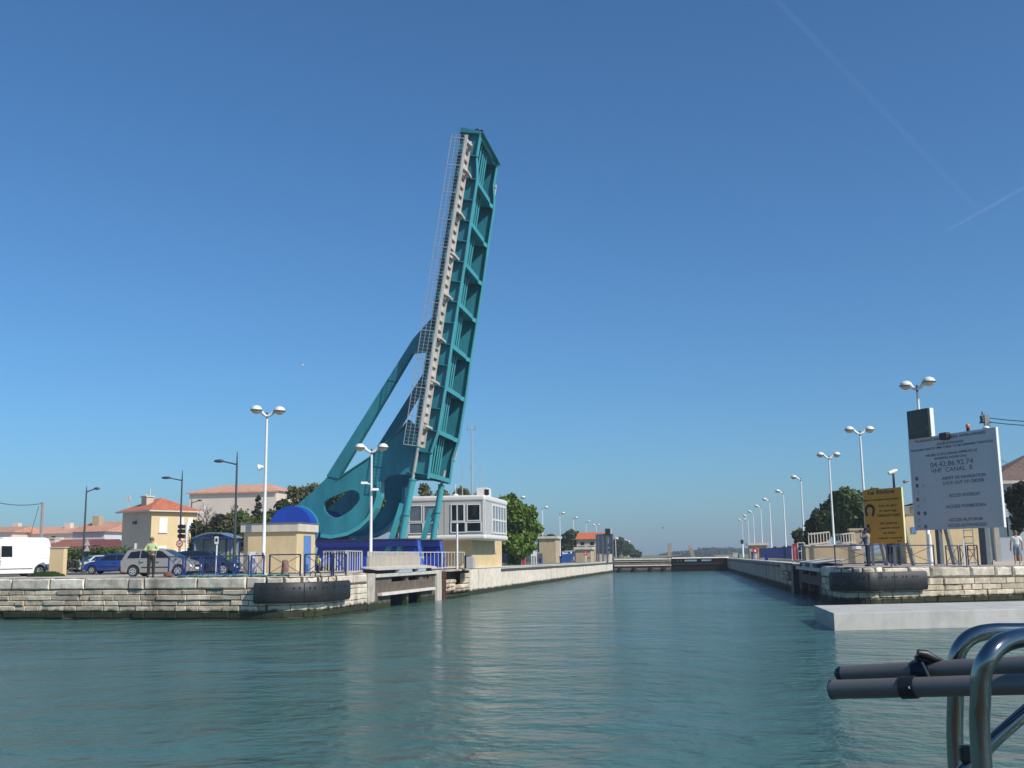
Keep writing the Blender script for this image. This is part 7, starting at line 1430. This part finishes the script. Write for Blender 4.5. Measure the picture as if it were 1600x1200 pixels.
# ================================================================== FOREGROUND: stern rail of the boat the photo was taken from
def pd(px, py, dep): return cC+ray(px, py)*dep
def smooth_path(P, n=8):
    P = [np.array(p, float) for p in P]; out = []
    for i in range(len(P)-1):
        p0, p1, p2, p3 = P[max(i-1, 0)], P[i], P[i+1], P[min(i+2, len(P)-1)]
        for k in range(n):
            t = k/n; out.append(.5*((2*p1)+(-p0+p2)*t+(2*p0-5*p1+4*p2-p3)*t*t+(-p0+3*p1-3*p2+p3)*t**3))
    return out+[P[-1]]
BOo = pd(1533, 1100, 2.0); BOo = (BOo[0], BOo[1], 1.0)
boat = thing('boat_stern_rail', 'polished stainless stern rail hoops of the boat in the near right foreground', 'boat rail', BOo)
d1, d2 = 2.0, 2.55
a = pd(1533, 1180, d1); hoop = [(a[0], a[1], 1.0), (a[0], a[1], 1.7)]+[pd(1533, 1180, d1), pd(1532, 1090, d1), pd(1534, 1052, d1), pd(1545, 1026, d1), pd(1565, 1006, d1+.02), pd(1600, 996, d1+.06), pd(1660, 992, d1+.12), pd(1800, 990, d1+.3)]
mb = MB(BOo); mb.tube(smooth_path(hoop), 15.5*d1/F_PX, n=20); mb.build('hoop', M_steel, boat, smooth=True)
a = pd(1493, 1180, d2); hoop = [(a[0], a[1], 1.0), (a[0], a[1], 1.7)]+[pd(1493, 1180, d2), pd(1493, 1090, d2), pd(1494, 1035, d2), pd(1502, 1010, d2), pd(1520, 994, d2), pd(1548, 987, d2), pd(1600, 986, d2), pd(1800, 985, d2)]
mb = MB(BOo); mb.tube(smooth_path(hoop), 12.5*d2/F_PX, n=20); mb.build('hoop', M_steel, boat, smooth=True)
mb = MB(BOo); mb.tube([pd(1480, 1232, 2.3), pd(1560, 1150, 2.3), pd(1680, 1045, 2.3)], 11*2.3/F_PX, n=16); mb.build('brace', M_steel, boat, smooth=True)
mb = MB(BOo); c = pd(1510, 1178, 2.3); mb.cbox(c, (.03, .03, .035)); mb.build('rail_clamp', M_blk, boat, bevel=.006)
mb = MB(BOo); mb.box((BOo[0]-2.2, -2.5, .75), (BOo[0]+1.2, BOo[1]+.65, 1.0)); mb.build('deck', mat('dark deck', (.06, .055, .05), .7), boat, bevel=.08)
tb = thing('boat_tube', 'two grey metal tubes strapped together and resting between the stern rail hoops', 'tube', tuple(pd(1450, 1070, 2.3)))
to = tuple(pd(1450, 1070, 2.3))
mb = MB(to); mb.tube([pd(1300, 1077.5, 2.45), pd(1600, 1069, 2.18), pd(1760, 1064, 2.04)], .0215, n=22, cap=False); lo_ = mb.build('tube_body', M_alu, tb, smooth=True)
mb = MB(to); mb.cyl(pd(1299.0, 1077.5, 2.452), pd(1303, 1077.4, 2.448), .0222, n=22); mb.build('end_cap', mat('dark blue end cap', (.01, .02, .06), .4), lo_)
mb = MB(to); mb.tube([pd(1317, 1052.5, 2.50), pd(1600, 1041, 2.25), pd(1760, 1035, 2.1)], [.0185, .0215, .022], n=22, cap=False); uo_ = mb.build('tube_body', M_alu, tb, smooth=True)
mb = MB(to); p = pd(1317, 1052.6, 2.50); q_ = pd(1304, 1053.5, 2.51); mb.tube([p, p+(q_-p)*.4, p+(q_-p)*.8, q_], [.0186, .017, .012, .004], n=18); mb.build('end_cap', M_blk, uo_, smooth=True)
mb = MB(to); lo0, lo1 = pd(1300, 1077.5, 2.45), pd(1600, 1069, 2.18)
def along(p, q_, px): return min((p+(q_-p)*t for t in np.linspace(0, 1, 600)), key=lambda w_: abs(800+F_PX*((w_-cC)@cR)/((w_-cC)@cF)-px))
c0, c1 = along(lo0, lo1, 1409), along(lo0, lo1, 1432); mb.tube([c0, c1], .0248, n=22); st_ = mb.build('strap', M_blk, tb); mb = MB(to); c = along(lo0, lo1, 1421); v_ = (cC-c)/np.linalg.norm(cC-c); mb.cyl(c+v_*.024, c+v_*.027, .0028, n=12); mb.build('rivet', M_grey, st_)
mb = MB(to); up0, up1 = pd(1317, 1052.5, 2.50), pd(1600, 1041, 2.25); mb.tube([along(up0, up1, 1428), along(up0, up1, 1456)], .0232, n=20); mb.tube([pd(1440, 1035, 2.36), pd(1452, 1060, 2.33), pd(1456, 1076, 2.33)], .004, n=8); k_ = mb.build('lashing', mat('dark blue lashing', (.008, .014, .03), .7), tb)
mb = MB(to); mb.tube([pd(1434, 1020, 2.36), pd(1446, 1022, 2.36), pd(1460, 1029, 2.36), pd(1476, 1033, 2.36)], [.008, .010, .008, .003], n=12); mb.tube([pd(1430, 1028, 2.37), pd(1444, 1030, 2.37), pd(1456, 1036, 2.37)], [.006, .008, .006], n=10); mb.build('lever', M_blk, tb, smooth=True)
# ================================================================== HAZE
hm = bpy.data.materials.new('haze'); hm.use_nodes = True; n_ = hm.node_tree.nodes; L_ = hm.node_tree.links; n_.remove(n_['Principled BSDF']); pv = n_.new('ShaderNodeVolumePrincipled'); pv.inputs['Color'].default_value = (.80, .88, 1.0, 1); pv.inputs['Density'].default_value = .00045; pv.inputs['Anisotropy'].default_value = .2; L_.new(pv.outputs[0], n_['Material Output'].inputs['Volume'])
mb = MB(); mb.box((-420, -40, -4), (760, 2100, 34)); hz_ = mb.build('haze', hm); tag(hz_, 'thin blue summer haze over the far shore', 'haze', kind='stuff'); hz_.display_type = 'WIRE'
